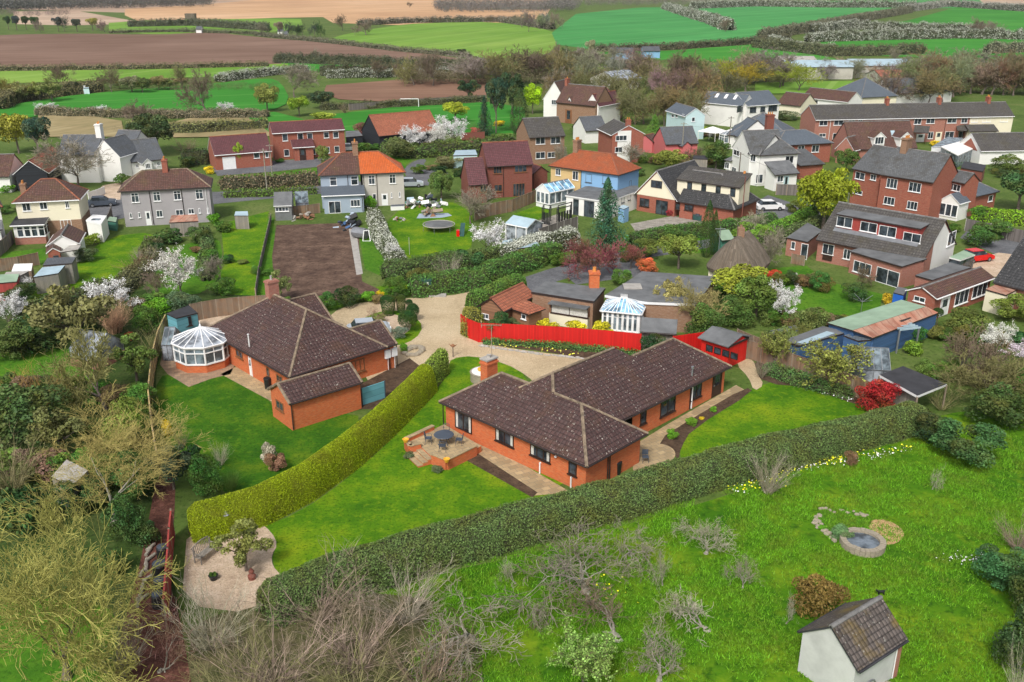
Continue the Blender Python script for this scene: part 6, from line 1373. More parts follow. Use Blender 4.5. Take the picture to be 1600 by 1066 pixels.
def mk_twiggy(kind, seed, n, segs_=4, lean=.6, minr=.0028, fork=3):
    g = random.Random(seed); S = []
    for i in range(n):
        a = g.random()*6.283; p = Vector((math.cos(a)*g.random()*.12, math.sin(a)*g.random()*.12, 0)); l = lean*g.random()**.7; d = Vector((math.cos(a)*l, math.sin(a)*l, 1)).normalized(); r = .007*g.uniform(.6, 1.2); ln = g.uniform(.55, 1.0)/segs_
        for k in range(segs_):
            q = p + d*ln; S.append((tuple(p), tuple(q), max(minr, r), max(minr*.8, r*.75))); r *= .75
            for f in range(fork):
                dd = (d + Vector((g.gauss(0, .5), g.gauss(0, .5), g.gauss(.1, .3)))).normalized(); q2 = q + dd*ln*g.uniform(.4, .9); S.append((tuple(q), tuple(q2), max(minr*.8, r*.6), minr*.5))
                d3 = (dd + Vector((g.gauss(0, .6), g.gauss(0, .6), g.gauss(.1, .3)))).normalized(); S.append((tuple(q2), tuple(q2+d3*ln*.5), minr*.6, minr*.3))
            p = q; d = (d + Vector((g.gauss(0, .18), g.gauss(0, .18), g.gauss(.03, .1)))).normalized()
    A = np.array([s_[1] for s_ in S]); fx = .5/np.percentile(np.abs(A[:, :2]), 98); fz = 1/A[:, 2].max(); f = lambda p: (p[0]*fx, p[1]*fx, p[2]*fz)
    PROTO[kind] = (None, np_mesh('crown', tubes_np([(f(a), f(b), c, d) for a, b, c, d in S], 3), 4, None), ('bark', 'twig'))
for i in range(3): mk_twiggy(f'twig{i}', 200+i, 46, lean=1.3, minr=.0019, fork=4)
mk_twiggy('reed', 210, 260, 3, .35, .002, 1)
DE, MG, BG, OL, YG = (.018, .050, .014), (.038, .10, .014), (.075, .20, .012), (.085, .095, .022), (.26, .30, .012)
TB, TG, TP, TL, TO = (.13, .095, .07), (.20, .175, .14), (.18, .135, .11), (.27, .25, .19), (.16, .15, .07)
PU, RE, ORG, WH, GO = (.17, .045, .06), (.38, .012, .016), (.42, .10, .04), (.78, .77, .72), (.55, .36, .015)
ORD = 'first second third fourth fifth sixth seventh eighth ninth tenth eleventh twelfth thirteenth fourteenth fifteenth sixteenth seventeenth eighteenth nineteenth twentieth'.split()
def P_(rows_):
    for r in rows_:
        kw = r[7] if len(r) > 7 else {}; plant(r[0], r[1], r[2], r[3], r[4], r[5], r[6], **kw)
def jit(c, k=.15): return tuple(x*random.uniform(1-k, 1+k) for x in c)
B, S_ = dict(name='bush', cat='bush'), dict(name='shrub', cat='shrub')
# ---- foreground
P_([
 ('willow', 105, 1060, 768, 290, 'huge yellow-lichened bare willow in the bottom left corner', (.27, .255, .07), dict(lean=-.1, rot=1.0, barkcol=(.2, .16, .1))),
 ('fine0', 178, 822, 628, 215, 'pale bare tree with yellow lichen twigs above the old grey shed', (.32, .26, .09), dict(barkcol=(.25, .22, .15))),
 ('twig0', 560, 1040, 930, 200, 'broad grey-brown leafless thicket at the bottom centre left', TP, S_), ('twig1', 430, 1075, 950, 220, 'pinkish leafless thicket right of the red mulch path', TP, S_),
 ('twig2', 330, 1010, 905, 150, 'pale upright leafless shrub beside the gravel seating corner', TL, S_), ('twig0', 660, 1075, 985, 170, 'low leafless bramble thicket at the bottom centre', TB, S_),
 ('twig1', 500, 965, 880, 190, 'pinkish brown twiggy shrub against the long dark hedge end', TP, S_), ('twig2', 640, 965, 880, 150, 'thin grey branches leaning over the dark hedge', TG, S_),
 ('orch2', 250, 1050, 960, 130, 'reddish leafless shrub standing over the mulch path', (.20, .10, .09), S_), ('twig1', 190, 1060, 950, 110, 'dusty grey bush between the willow and the mulch path', TG, S_),
 ('twig2', 380, 1110, 1010, 200, 'olive tinged bare thicket at the very bottom left of centre', TO, S_), ('twig0', 560, 1110, 1020, 220, 'olive tinged bare thicket at the very bottom centre', TO, S_),
 ('orch0', 735, 1000, 905, 260, 'sprawling bare fruit tree nearest the bottom centre', TG, dict(cat='fruit tree')),
 ('orch1', 915, 925, 848, 270, 'widest bare fruit tree below the long hedge', (.16, .14, .11), dict(cat='fruit tree')), ('orch2', 965, 1000, 935, 250, 'gnarled leaning fruit tree in the middle of the orchard', TB, dict(cat='fruit tree')),
 ('orch0', 985, 868, 800, 125, 'bare fruit tree touching the long hedge', TG, dict(cat='fruit tree')), ('orch1', 1103, 865, 820, 115, 'small neat fruit tree alone right of the big ones', TL, dict(cat='fruit tree')),
 ('orch2', 1105, 985, 928, 185, 'spreading lichened fruit tree left of the brown bush', TL, dict(cat='fruit tree')), ('orch0', 1030, 1065, 995, 160, 'forked fruit tree at the bottom edge right of centre', TG, dict(cat='fruit tree')),
 ('orch1', 1160, 920, 872, 60, 'tiny bare fruit tree right of the lichened one', TG, dict(cat='fruit tree')), ('orch2', 805, 912, 872, 60, 'small twiggy fruit tree just below the hedge left end', TL, dict(cat='fruit tree')),
 ('orch0', 835, 975, 925, 50, 'crooked little fruit tree between the two widest ones', TG, dict(cat='fruit tree')), ('orch1', 1035, 915, 858, 45, 'small fruit tree right of the widest bare one', TL, dict(cat='fruit tree')),
 ('greening', 910, 1075, 995, 110, 'fruit tree with fresh pale green leaves at the bottom', (.13, .22, .05)), ('orch2', 1228, 975, 930, 36, 'white-flecked sapling beside the round brown bush', TL, dict(cat='sapling')),
 ('shrub0', 1275, 962, 893, 92, 'rounded brown-green bush above the outhouse roof', (.11, .075, .02), B), ('twig1', 1200, 772, 702, 78, 'grey-brown bare bush among daffodils at the hedge foot', TG, B),
 ('shrub1', 1328, 728, 700, 26, 'small reddish brown shrub in the daffodil border', (.16, .09, .06), S_), ('orch0', 1457, 765, 722, 30, 'thin white-flowered sapling alone on the right lawn', TL, dict(cat='sapling')),
 ('twig2', 1590, 860, 798, 70, 'rounded bare pinkish bush at the right edge', TP, B), ('shrub2', 1560, 915, 850, 90, 'low mixed border plants with blue flowers at the right edge', (.03, .09, .03), S_),
 ('shrub0', 1605, 960, 860, 90, 'dark evergreen shrub cut by the right edge', DE, S_), ('shrub1', 1590, 1050, 930, 90, 'tall dark green shrub at the lower right edge', (.03, .06, .02), S_), ('twig0', 1590, 1090, 990, 60, 'pale bare branches at the bottom right corner', TL, S_),
 ('open0', 385, 892, 815, 100, 'small rounded tree in fresh leaf on the gravel corner', (.13, .15, .04), dict(barkcol=(.25, .2, .15))), ('shrub2', 334, 905, 892, 14, 'small clipped potted plant on the gravel corner', MG, dict(name='potted_plant', cat='potted plant')),
 ('shrub0', 1368, 640, 588, 66, 'glossy bright red photinia at the end of the right lawn', (.21, .012, .014), B),
])
# ---- left garden belt
P_([
 ('round0', 272, 765, 690, 72, 'grey-green small tree by the pale fence bend', (.035, .07, .045)), ('shrub1', 322, 775, 700, 62, 'green leafy shrub left of the yellow hedge end', (.035, .11, .02), S_),
 ('reed', 362, 770, 728, 38, 'spiky strap-leaved plant at the left end of the yellow hedge', MG, dict(name='plant', cat='plant')), ('bush0', 300, 730, 690, 46, 'dark evergreen shrub beside the yellow forsythia', DE, S_),
 ('bush1', 262, 682, 650, 18, 'bright yellow forsythia by the left fence', GO, B), ('twig0', 285, 700, 660, 30, 'brown bare shrub next to the forsythia', TB, B),
 ('twig1', 345, 728, 688, 34, 'small pale bare tree on the deep green lawn', TL, B), ('shrub2', 432, 735, 705, 40, 'grey and rust heather clump on the hedge top line', (.17, .09, .06), B), ('bush2', 420, 720, 690, 26, 'pale twiggy clump behind the yellow hedge', TL, B),
 ('open1', 130, 560, 430, 150, 'large olive-grey budding tree in the left garden', (.13, .13, .05)), ('bare1', 165, 640, 500, 160, 'spreading bare tree with yellow-green haze beside the glasshouse', (.20, .19, .07), dict(barkcol=(.2, .18, .12))),
 ('bloss0', 190, 500, 428, 90, 'white blossom tree behind the tan feathery shrub', WH), ('reed', 180, 520, 460, 66, 'tan feathery leafless shrub below the white blossom', (.32, .2, .13), S_),
 ('shrub0', 60, 540, 482, 120, 'dark ivy-covered shrub mass at the left', DE, S_), ('shrub1', 120, 520, 470, 80, 'dark laurel clump left of the feathery shrub', (.025, .06, .015), S_), ('shrub2', 20, 560, 500, 80, 'mixed green shrub cut by the left edge', (.05, .08, .02), S_),
 ('shrub0', 40, 690, 590, 150, 'big dark green bush mass at the left edge', (.035, .07, .02), S_), ('open0', 100, 720, 630, 110, 'olive mixed shrub beneath the pale bare tree', (.08, .09, .03), S_), ('twig1', 20, 770, 670, 130, 'feathery brown shrub above the willow crown', (.17, .15, .08), S_),
 ('twig2', 60, 640, 560, 110, 'orange-brown twiggy shrub left of the small lawn', (.24, .15, .05), S_), ('open0', 215, 600, 520, 80, 'green hawthorn beside the leaning pale fence', (.07, .12, .025)), ('shrub1', 205, 700, 610, 90, 'yellow-green leafy shrub left of the fence', (.09, .14, .02), S_),
 ('shrub2', 215, 780, 700, 80, 'deep green shrub beside the mulch path top', (.03, .09, .02), S_), ('shrub0', 200, 850, 770, 70, 'green shrub left of the path in the shade', (.03, .08, .02), S_), ('bush2', 235, 850, 815, 40, 'low dark blue-green ground shrub by the black bins', DE, S_),
 ('bush1', 203, 535, 515, 18, 'tiny red-leaved bush in the left garden', RE, B), ('twig0', 240, 560, 500, 60, 'thin brown bush between fence and feathery shrub', TO, S_), ('shrub1', 232, 520, 470, 60, 'mid green shrubs left of the pent-roofed shed', MG, S_),
 ('twig1', 110, 620, 555, 90, 'tangled brown bush in front of the glasshouse', TO, S_), ('shrub1', 150, 700, 650, 70, 'ivy clump at the centre of the left belt', (.035, .08, .015), S_), ('bush3', 45, 830, 740, 90, 'shaded shrub behind the willow crown', DE, S_),
 ('shrub2', 130, 800, 740, 80, 'dark bush hiding behind the grey shed', DE, S_), ('bush0', 175, 900, 850, 50, 'ivy mound at the foot of the pale tree', (.04, .09, .02), S_), ('bloss1', 15, 520, 455, 60, 'pale blossom bush at the left edge', WH),
 ('bloss0', 285, 465, 378, 78, 'white-grey blossom tree in the middle back garden', (.44, .43, .40)), ('bare2', 345, 440, 395, 40, 'small round bare tree in the green strip garden', TG), ('bare3', 245, 470, 415, 46, 'small bare purple-brown tree left of the blossom tree', TP),
 ('shrub0', 285, 486, 452, 66, 'clipped grey-green mound bush by the curved fence', (.05, .09, .045), B), ('shrub1', 350, 462, 430, 50, 'low green shrubs at the strip garden end', MG, S_), ('bush1', 250, 490, 462, 50, 'green laurel left of the mound bush', BG, S_),
 ('twig0', 215, 430, 392, 60, 'reddish brown bare shrub row by the long lawn', (.2, .11, .08), S_), ('bush2', 265, 380, 355, 46, 'rounded evergreen next to the brown-roofed low shed', (.03, .08, .02), B), ('bush3', 240, 400, 370, 40, 'dark mixed shrub by the grey semi lawn', DE, B), ('twig1', 230, 420, 380, 50, 'grey bare shrub beside the grey semi lawn', TG, S_),
 ('bush0', 335, 350, 328, 22, 'green bush at the corner of the grey semi', BG, B), ('bush1', 350, 362, 342, 30, 'clipped green bush left of the blue-grey garden store', MG, B), ('shrub2', 310, 380, 352, 40, 'mixed evergreen behind the blossom tree', (.04, .08, .02), B), ('bush1', 330, 410, 385, 30, 'low shrub in the strip garden border', MG, B),
 ('bush3', 145, 382, 362, 30, 'yellow-green bush beside the white garage', (.14, .2, .02), B), ('shrub0', 135, 408, 385, 40, 'grey-green shrub behind the wooden sheds', (.05, .09, .04), B), ('shrub1', 35, 470, 440, 60, 'dark ivy hedge clump by the shed with pale blue roof', DE, B),
 ('bloss1', 45, 458, 430, 30, 'thin blossom spray beside the brick-red shed', WH), ('bush0', 12, 300, 282, 30, 'bright green bush at the left edge behind the cream house', BG, B),
])
# ---- middle
P_([
 ('drum', 607, 492, 462, 23, 'broad drum-shaped clipped yew on the drive island', (.014, .045, .010), dict(name='topiary', cat='topiary')), ('drum', 627, 488, 461, 14, 'slim upright clipped yew on the drive island', (.014, .05, .010), dict(name='topiary', cat='topiary')),
 ('topiary', 636, 518, 483, 34, 'largest ball-shaped clipped yew on the drive island', (.014, .048, .010), dict(name='topiary', cat='topiary')), ('topiary', 645, 502, 473, 22, 'rounded clipped yew behind the largest ball', (.014, .045, .010), dict(name='topiary', cat='topiary')), ('topiary', 640, 480, 467, 12, 'smallest clipped yew at the back of the island', (.014, .045, .010), dict(name='topiary', cat='topiary')),
 ('orch1', 582, 505, 474, 32, 'small pinkish budding tree on the drive island', (.3, .18, .14)), ('open1', 595, 505, 488, 26, 'thin rose bush on the drive island', (.14, .14, .05), B), ('shrub0', 625, 528, 508, 28, 'grey-blue lavender bush at the garage end of the island', (.10, .14, .10), B), ('bush1', 631, 550, 534, 14, 'bright green bush at the corner of the east wing', BG, B),
 ('shrub1', 543, 478, 443, 44, 'dark glossy laurel at the foot of the brown plot', (.012, .04, .012), B), ('shrub2', 511, 486, 454, 34, 'round green bush beside the left bungalow gable', (.03, .10, .02), B), ('bush2', 575, 470, 455, 30, 'leafy green clump behind the drive verge', BG, B), ('bush0', 594, 465, 452, 15, 'yellow-flowered bush behind the drive verge', GO, B),
 ('open0', 440, 470, 420, 46, 'thin green tree behind the left bungalow chimney', (.12, .15, .05)), ('shrub0', 620, 462, 430, 50, 'mixed green shrub behind the topiary', MG, S_), ('shrub1', 655, 450, 415, 46, 'olive shrub left of the dark green cabinet', OL, S_), ('twig1', 702, 442, 390, 44, 'grey-brown bare bush at the end of the trampoline lawn', TG, B),
 ('bloss0', 760, 400, 340, 66, 'dense white blossom bush beside the blue-grey roofed shed', WH), ('bloss1', 618, 415, 380, 32, 'white blossom spray at the near left of the trampoline lawn', WH), ('shrub2', 735, 425, 385, 56, 'dark evergreen bush under the dense white blossom', (.02, .06, .018), B),
 ('bare0', 735, 350, 285, 66, 'leafless tree between the junk heap and plank fence', TG), ('round1', 690, 312, 266, 46, 'rounded green tree beside the junk heap', (.07, .13, .03)), ('bush3', 580, 325, 302, 22, 'green climber between the two halves of the semi', BG, B),
 ('spruce', 946, 388, 278, 92, 'tall open blue-green spruce in the centre right', (.025, .085, .045)), ('column', 1103, 402, 313, 22, 'taller dark cypress column', (.02, .05, .012), dict(name='cypress', cat='cypress')), ('column', 1114, 398, 328, 14, 'slimmer cypress column just right of the taller one', (.02, .055, .012), dict(name='cypress', cat='cypress')),
 ('bare1', 935, 440, 372, 110, 'wide purple-budded tree behind the flat grey roofs', PU), ('bare2', 900, 425, 368, 60, 'purple-budded tree left of the wide one', PU), ('bare3', 985, 420, 375, 50, 'purple-budded tree right of the wide one', (.2, .06, .06)),
 ('shrub0', 1010, 425, 402, 40, 'rusty orange bush behind the wide flat roof', ORG, B), ('round2', 1060, 420, 362, 66, 'light green leafy tree left of the cypresses', (.12, .17, .03)), ('shrub1', 1010, 400, 370, 60, 'olive evergreen shrub below the cream chalet', (.08, .11, .02), B), ('shrub2', 970, 445, 418, 36, 'green bush hugging the flat roof corner', (.05, .12, .02), B),
 ('bush0', 995, 405, 375, 30, 'dark shrub between spruce and chalet garden', DE, B), ('shrub0', 1050, 375, 350, 60, 'trimmed green shrub under the chalet patio', (.04, .1, .02), B), ('bush1', 1047, 338, 325, 14, 'dark crimson maple on the chalet patio', (.25, .012, .04), B),
 ('round0', 1285, 360, 250, 92, 'big golden-green round tree beside the Victorian pair', (.17, .21, .012), dict(barkcol=(.13, .1, .08))), ('round1', 1322, 270, 232, 40, 'dark green tree behind the golden-green one', (.05, .1, .02)),
 ('shrub2', 1175, 380, 345, 70, 'bright green clipped shrub by the lane bend', (.09, .18, .02), B), ('shrub0', 1140, 362, 340, 40, 'green bush at the chalet hedge end', MG, B), ('bare2', 1180, 372, 325, 50, 'cut-back pale tree beside the lane', TL),
 ('shrub1', 1120, 385, 352, 30, 'dark ivy beside the green shed', DE, B), ('bare0', 1195, 430, 350, 60, 'bare grey tree right of the thatched roof', TG), ('round2', 1160, 480, 415, 110, 'big yellow-green willow bush before the thatched roof', (.17, .2, .02)),
 ('bare3', 1085, 520, 432, 78, 'white-barked lopped birch by the red fence end', (.26, .22, .09), dict(barkcol=(.65, .62, .57), name='birch', cat='birch')), ('open1', 1045, 500, 425, 70, 'yellowish twiggy tree over the flat roof corner', (.22, .2, .07)), ('shrub0', 1100, 530, 470, 70, 'dense green laurel behind the red shed', (.04, .09, .018), B),
 ('shrub1', 1145, 510, 455, 70, 'green rhododendron right of the birch', (.05, .1, .02), B), ('round1', 1180, 500, 430, 80, 'mid green leafy tree left of the shrubby garden', (.07, .12, .02)), ('bush2', 1208, 440, 420, 30, 'small red-leaved shrub in the shrubby garden', (.35, .04, .02), B),
 ('bloss0', 1230, 510, 440, 56, 'pale pink-white blossom tree in the shrubby garden', (.62, .55, .48)), ('shrub2', 1280, 455, 420, 36, 'clipped dome shrub on the garden path of the dormer house', (.03, .1, .02), B), ('shrub0', 1335, 470, 440, 44, 'dark green shrub in front of the patio door', (.025, .07, .02), B),
 ('bush0', 1385, 475, 452, 20, 'orange-yellow flowering shrub by the bright blue store', (.6, .33, .02), B), ('bare1', 1345, 450, 405, 40, 'small bare tree in front of the dormer house windows', TB), ('shrub1', 1265, 530, 470, 60, 'tangled olive shrub by the far greenhouse', (.08, .11, .03), B),
 ('shrub2', 1215, 560, 505, 60, 'leafy green tree over the brown fence near the path', (.08, .11, .03), B), ('bare2', 1235, 545, 500, 60, 'twisted green-budded tree left over the brown fence', (.14, .15, .04)), ('greening', 1298, 608, 542, 120, 'old leaning tree with olive leaves along the brown fence', (.13, .15, .03), dict(barkcol=(.35, .32, .27))),
 ('greening', 1210, 575, 522, 60, 'small olive tree beside the gravel path', (.12, .14, .03)), ('shrub0', 1305, 568, 545, 20, 'small round clipped bush by the blue shed', (.06, .12, .015), B), ('bush3', 1275, 548, 530, 36, 'yellow-green climber on the flat felted shed', (.16, .2, .02), B),
 ('bush0', 1425, 553, 528, 40, 'bright green rounded shrub behind the pergola', (.11, .2, .02), B), ('shrub1', 1510, 520, 478, 80, 'big olive rhododendron below the annexe', (.07, .1, .02), B), ('shrub2', 1580, 500, 458, 70, 'glossy yellow-green rhododendron at the right edge', (.09, .13, .02), B),
 ('bloss1', 1555, 560, 500, 60, 'cream-flowered magnolia at the right', (.75, .7, .45)), ('bloss0', 1590, 570, 535, 66, 'pinkish lilac blossom tree at the right edge', (.62, .42, .52)), ('bare1', 1490, 590, 498, 140, 'wide brown bare tree behind the black-roofed shelter', TB), ('bare3', 1545, 645, 545, 150, 'tangled bare tree at the right end of the long hedge', (.13, .12, .05)),
 ('shrub0', 1560, 665, 600, 110, 'dark shrub mass at the right end of the orchard', (.03, .06, .015), B), ('shrub1', 1600, 640, 570, 70, 'green laurel cut by the right edge', (.04, .12, .015), B), ('twig0', 1470, 640, 590, 70, 'brown thorny thicket right of the black-roofed shelter', TO, S_), ('bush1', 1430, 660, 630, 50, 'ivy end of the long dark hedge', (.02, .05, .015), B),
 ('shrub1', 1455, 690, 640, 90, 'dark round end bush of the long hedge', (.016, .042, .016), B), ('twig1', 1190, 590, 560, 30, 'low bare stems in the right border', TG, B), ('shrub2', 1552, 372, 340, 60, 'large domed evergreen by the right road', (.04, .1, .02), B), ('shrub0', 1530, 385, 352, 60, 'green domed shrub left of the red car', (.035, .09, .018), B),
 ('round2', 1590, 330, 262, 80, 'dark green tree at the right edge above the road', (.03, .075, .025)), ('shrub1', 1530, 345, 318, 36, 'green clipped shrub beside the Victorian porch', (.05, .13, .02), B),
 ('bush1', 1037, 548, 532, 20, 'white-flowered shrub at the end of the red fence', (.2, .3, .12), B), ('shrub1', 780, 530, 480, 46, 'dark green shrub in front of the dark boarded cottage', (.02, .07, .02), B), ('shrub2', 800, 520, 498, 50, 'grey-green shrub behind the red fence', (.06, .09, .035), B), ('shrub0', 760, 515, 500, 36, 'rusty green shrub at the red fence corner', (.12, .1, .03), B),
 ('bush0', 855, 520, 495, 38, 'leftmost yellow-flowered bush behind the red fence', (.38, .34, .015), B), ('bush1', 899, 522, 497, 36, 'middle yellow-flowered bush behind the red fence', (.38, .34, .015), B), ('bush2', 941, 524, 499, 36, 'rightmost yellow-flowered bush behind the red fence', (.36, .33, .015), B),
 ('orch2', 980, 525, 478, 56, 'bare twisted tree in front of the white conservatory', (.14, .14, .08)), ('shrub1', 1020, 556, 518, 50, 'dark clipped evergreen block at the red fence end', (.014, .045, .014), B),
 ('bush0', 1050, 685, 668, 22, 'leafy green plant, nearest in the soil bed of the right lawn', BG, B), ('bush1', 1080, 664, 651, 20, 'leafy green plant, middle one in the soil bed of the right lawn', BG, B), ('bush2', 1114, 643, 635, 12, 'small green plant, farthest in the soil bed of the right lawn', BG, B), ('bush3', 1096, 656, 650, 10, 'small yellow-leaved plant in the soil bed', GO, B),
 ('shrub2', 1508, 722, 655, 116, 'broad clipped dark shrub mound on the orchard edge', (.03, .075, .022), B),
])
# ---- village belt and behind
P_([
 ('bare0', 122, 292, 205, 105, 'large grey-brown bare tree in front of the white cottage', TG), ('round0', 30, 240, 168, 60, 'yellow-green willow at the left edge', (.22, .22, .03)), ('pine0', 62, 250, 182, 56, 'dark blue-green pine left of the bare tree', (.02, .055, .04)),
 ('pine1', 235, 245, 172, 78, 'dark broad cedar behind the white cottage', (.03, .055, .02)), ('pine0', 248, 235, 190, 50, 'dark green cedar tip right of the broad one', (.02, .05, .02)), ('bush1', 295, 262, 240, 28, 'dark conifer bush left of the red brick garage', DE, B), ('round1', 375, 262, 222, 18, 'fresh green sapling before the red garage', (.2, .28, .03)),
 ('bush2', 328, 272, 258, 16, 'yellow forsythia by the lane', GO, B), ('bush3', 195, 288, 268, 30, 'rounded green bush before the white cottage porch', (.05, .1, .02), B), ('twig0', 290, 238, 212, 50, 'brown leafless hedge clump by the dark shed wall', TB, B), ('shrub1', 505, 255, 222, 26, 'slender green shrub at the red house porch', (.12, .17, .04), B), ('bush0', 438, 254, 246, 18, 'small bushy plant by the red house wall', MG, B),
 ('bare1', 322, 178, 98, 86, 'lone spreading bare tree on the vivid green field', (.15, .12, .09)), ('bare2', 460, 152, 92, 66, 'bare grey tree right of the green field', TG), ('bare3', 97, 142, 94, 42, 'round bare tree left of the small white caravan', TB),
 ('bare0', 175, 145, 102, 44, 'round brown tree behind the green field hedge', TB), ('bare2', 285, 140, 96, 36, 'olive bare tree by the field hedge', TO), ('bloss0', 360, 178, 158, 36, 'white thorn bush beside the lone bare tree', WH), ('bloss1', 68, 178, 160, 36, 'white thorn bush on the left field edge', WH), ('bloss0', 150, 178, 164, 36, 'white thorn bush left of centre field edge', WH),
 ('bare1', 205, 195, 152, 70, 'pinkish brown bare tree above the cedar', TP), ('round2', 468, 182, 148, 40, 'bright green willow bush by the paddock', (.15, .24, .02)), ('round1', 418, 175, 130, 40, 'olive-green tree at the paddock corner', (.15, .17, .04)), ('round0', 505, 170, 138, 46, 'dark holly tree left of the brown field', (.03, .06, .03)), ('bush1', 505, 188, 172, 40, 'yellow-green bush above the red brick house', (.2, .26, .03), B),
 ('twig1', 540, 178, 160, 20, 'tiny bare tree behind the red brick house', TB, B), ('bare0', 590, 123, 88, 30, 'leftmost bare tree beyond the red-brown field', TB), ('bare1', 626, 124, 90, 28, 'middle bare tree beyond the red-brown field', TB), ('bare2', 663, 122, 88, 32, 'rightmost bare tree beyond the red-brown field', TP), ('bare3', 496, 100, 72, 16, 'slim bare tree on the brown field edge', TG),
 ('bloss0', 655, 238, 192, 56, 'left white blossom tree by the terracotta barn', WH), ('bloss1', 712, 232, 180, 62, 'right white blossom tree by the terracotta barn', WH), ('bloss1', 685, 240, 195, 46, 'white blossom tree between its two larger neighbours', (.46,.46,.43)), ('shrub0', 625, 248, 212, 60, 'green-brown tree mass left of the blossom', (.07, .09, .03), S_),
 ('shrub1', 570, 218, 186, 40, 'dark red-brown bush beside the terracotta barn', (.14, .05, .05), S_), ('round2', 712, 192, 156, 50, 'golden green round bush tree behind the blossom', (.22, .26, .02)), ('bush3', 745, 210, 196, 24, 'red-brown bush by the maroon fence', (.25, .06, .05), B), ('shrub2', 700, 262, 240, 50, 'reedy olive shrub bed by the side road', (.11, .11, .05), S_),
 ('pine1', 733, 158, 122, 40, 'dark rounded evergreen left of the tall pines', (.015, .045, .02)), ('pine0', 775, 210, 118, 44, 'tall dark pine, middle of the pine group', (.016, .045, .028)), ('pine1', 800, 180, 106, 42, 'tall dark pine, right of the pine group', (.018, .045, .02)), ('spruce', 757, 212, 150, 40, 'dark spruce at the left of the pine group', (.016, .05, .03)), ('column', 812, 212, 138, 28, 'dark cypress beside the bright green willow', (.02, .045, .015)),
 ('round1', 832, 178, 130, 34, 'bright yellow-green weeping tree beside the white gabled house', (.22, .36, .01)), ('bush1', 780, 198, 186, 20, 'yellow flowering bush by the parking yard', GO, B), ('shrub0', 790, 222, 208, 60, 'clipped green hedge bush by the driveway gate', (.06, .12, .02), B),
 ('bare1', 880, 258, 215, 30, 'small bare tree behind the brown brick house', TG), ('bush0', 905, 210, 190, 40, 'green shrub between brown brick and white houses', (.05, .11, .02), B), ('bare2', 985, 262, 222, 50, 'grey budding tree right of the white-panel house', TG), ('round0', 1045, 268, 230, 56, 'dome-shaped olive-green willow bush', (.14, .17, .03)), ('spruce', 1022, 205, 178, 30, 'small bright green conifer by the pale blue house', (.08, .2, .03)),
 ('round1', 1118, 265, 218, 46, 'dark green garden tree left of the white hipped house', (.045, .09, .02)), ('bare3', 1085, 262, 225, 36, 'bare tree above the dark garden shed', TB), ('bush2', 1115, 214, 200, 22, 'white flowering shrub near the canopy', (.6, .6, .5), B), ('bush3', 1100, 206, 196, 16, 'yellow-green shrub behind the canopy', (.2, .28, .02), B), ('shrub1', 1225, 186, 172, 60, 'trimmed hedge line right of the big white house', (.05, .08, .03), B),
 ('shrub2', 1510, 236, 224, 20, 'small dark clipped shrub before the right edge bungalow', DE, B), ('bush0', 1538, 248, 240, 16, 'left clipped bush before the right edge bungalow', DE, B), ('bush1', 1568, 248, 238, 18, 'right clipped bush before the right edge bungalow', (.02, .06, .015), B), ('shrub0', 1575, 270, 240, 60, 'leafy shrubs before the right edge bungalow', (.06, .1, .02), B),
 ('bush2', 1462, 228, 219, 18, 'yellow bush beside the terrace doors', GO, B), ('bare0', 1400, 100, 72, 24, 'bare tree between the farm sheds and the hedge', TG), ('bare1', 1240, 52, 36, 18, 'small bare tree on the big green field hedge', TG), ('bare2', 1133, 50, 28, 22, 'bare bush on the middle hedge of the green field', TP), ('bare3', 1528, 58, 24, 36, 'left bare tree of the pair on the far right hedge', TP), ('bare0', 1550, 60, 30, 30, 'right bare tree of the pair on the far right hedge', TG),
 ('pine0', 722, 88, 76, 24, 'small dark clump at the corner of the yellow-green pasture', DE), ('bare1', 572, 55, 28, 44, 'dense bare copse on the pasture edge', TP), ('bare2', 535, 48, 20, 24, 'bare tree left of the pasture copse', TB), ('bare3', 640, 12, 2, 12, 'lone tree on the tan tilled field', TB), ('bare0', 722, 34, 22, 16, 'small tree on the tan strip', TB),
])
for i, (x, w_) in enumerate([(762, 12), (770, 12), (688, 10), (676, 10), (800, 12)]): plant(f'bare{i%4}', x, 36, 24, w_, f'far hedgerow tree by the tan strip, {ORD[i]} in its row', TB)
# tree belts, auto-labelled by order from the left
def belt(xs, yb, yt, wd, cols, lab, kinds=('bare0', 'bare1', 'bare2', 'bare3'), jy=4, jt=8, sl=0):
    xs = sorted(xs)
    for i, x in enumerate(xs):
        e = sl*(x-xs[0]); plant(random.choice(kinds), x, yb + e + random.uniform(-jy, jy), yt + e + random.uniform(-jt, jt), wd*random.uniform(.8, 1.25), lab % ORD[i], jit(random.choice(cols), .2), group=None)
R_ = lambda a, b, n: [a + (b-a)*(i+.5)/n + random.uniform(-.3, .3)*(b-a)/n for i in range(n)]
belt(R_(640, 1240, 20), 132, 76, 66, [TB, TG, TB, TO], 'tall brown leafless tree, %s from left in the central belt back row', jt=9)
belt(R_(850, 1140, 14), 162, 102, 58, [TO, TG, (.15, .15, .06), TB], 'budding tree, %s from left between white gabled and pale blue houses', jt=10)
belt(R_(965, 1095, 8), 198, 134, 60, [(.15, .15, .06), TO, TG], 'olive budding tree, %s from left between white-panel and pale blue houses', jt=10, jy=8)
belt(R_(1385, 1480, 5), 160, 98, 64, [TB, TO], 'tall brown tree, %s from left over the slate roof behind the terrace')
belt(R_(1420, 1600, 7), 128, 74, 76, [(.15, .11, .08), TG], 'wide rounded bare tree, %s from left at the far right tree belt')
belt(R_(820, 1010, 8), 118, 78, 50, [TB, TG, (.1, .09, .06)], 'far brown tree, %s from left just below the big green field')
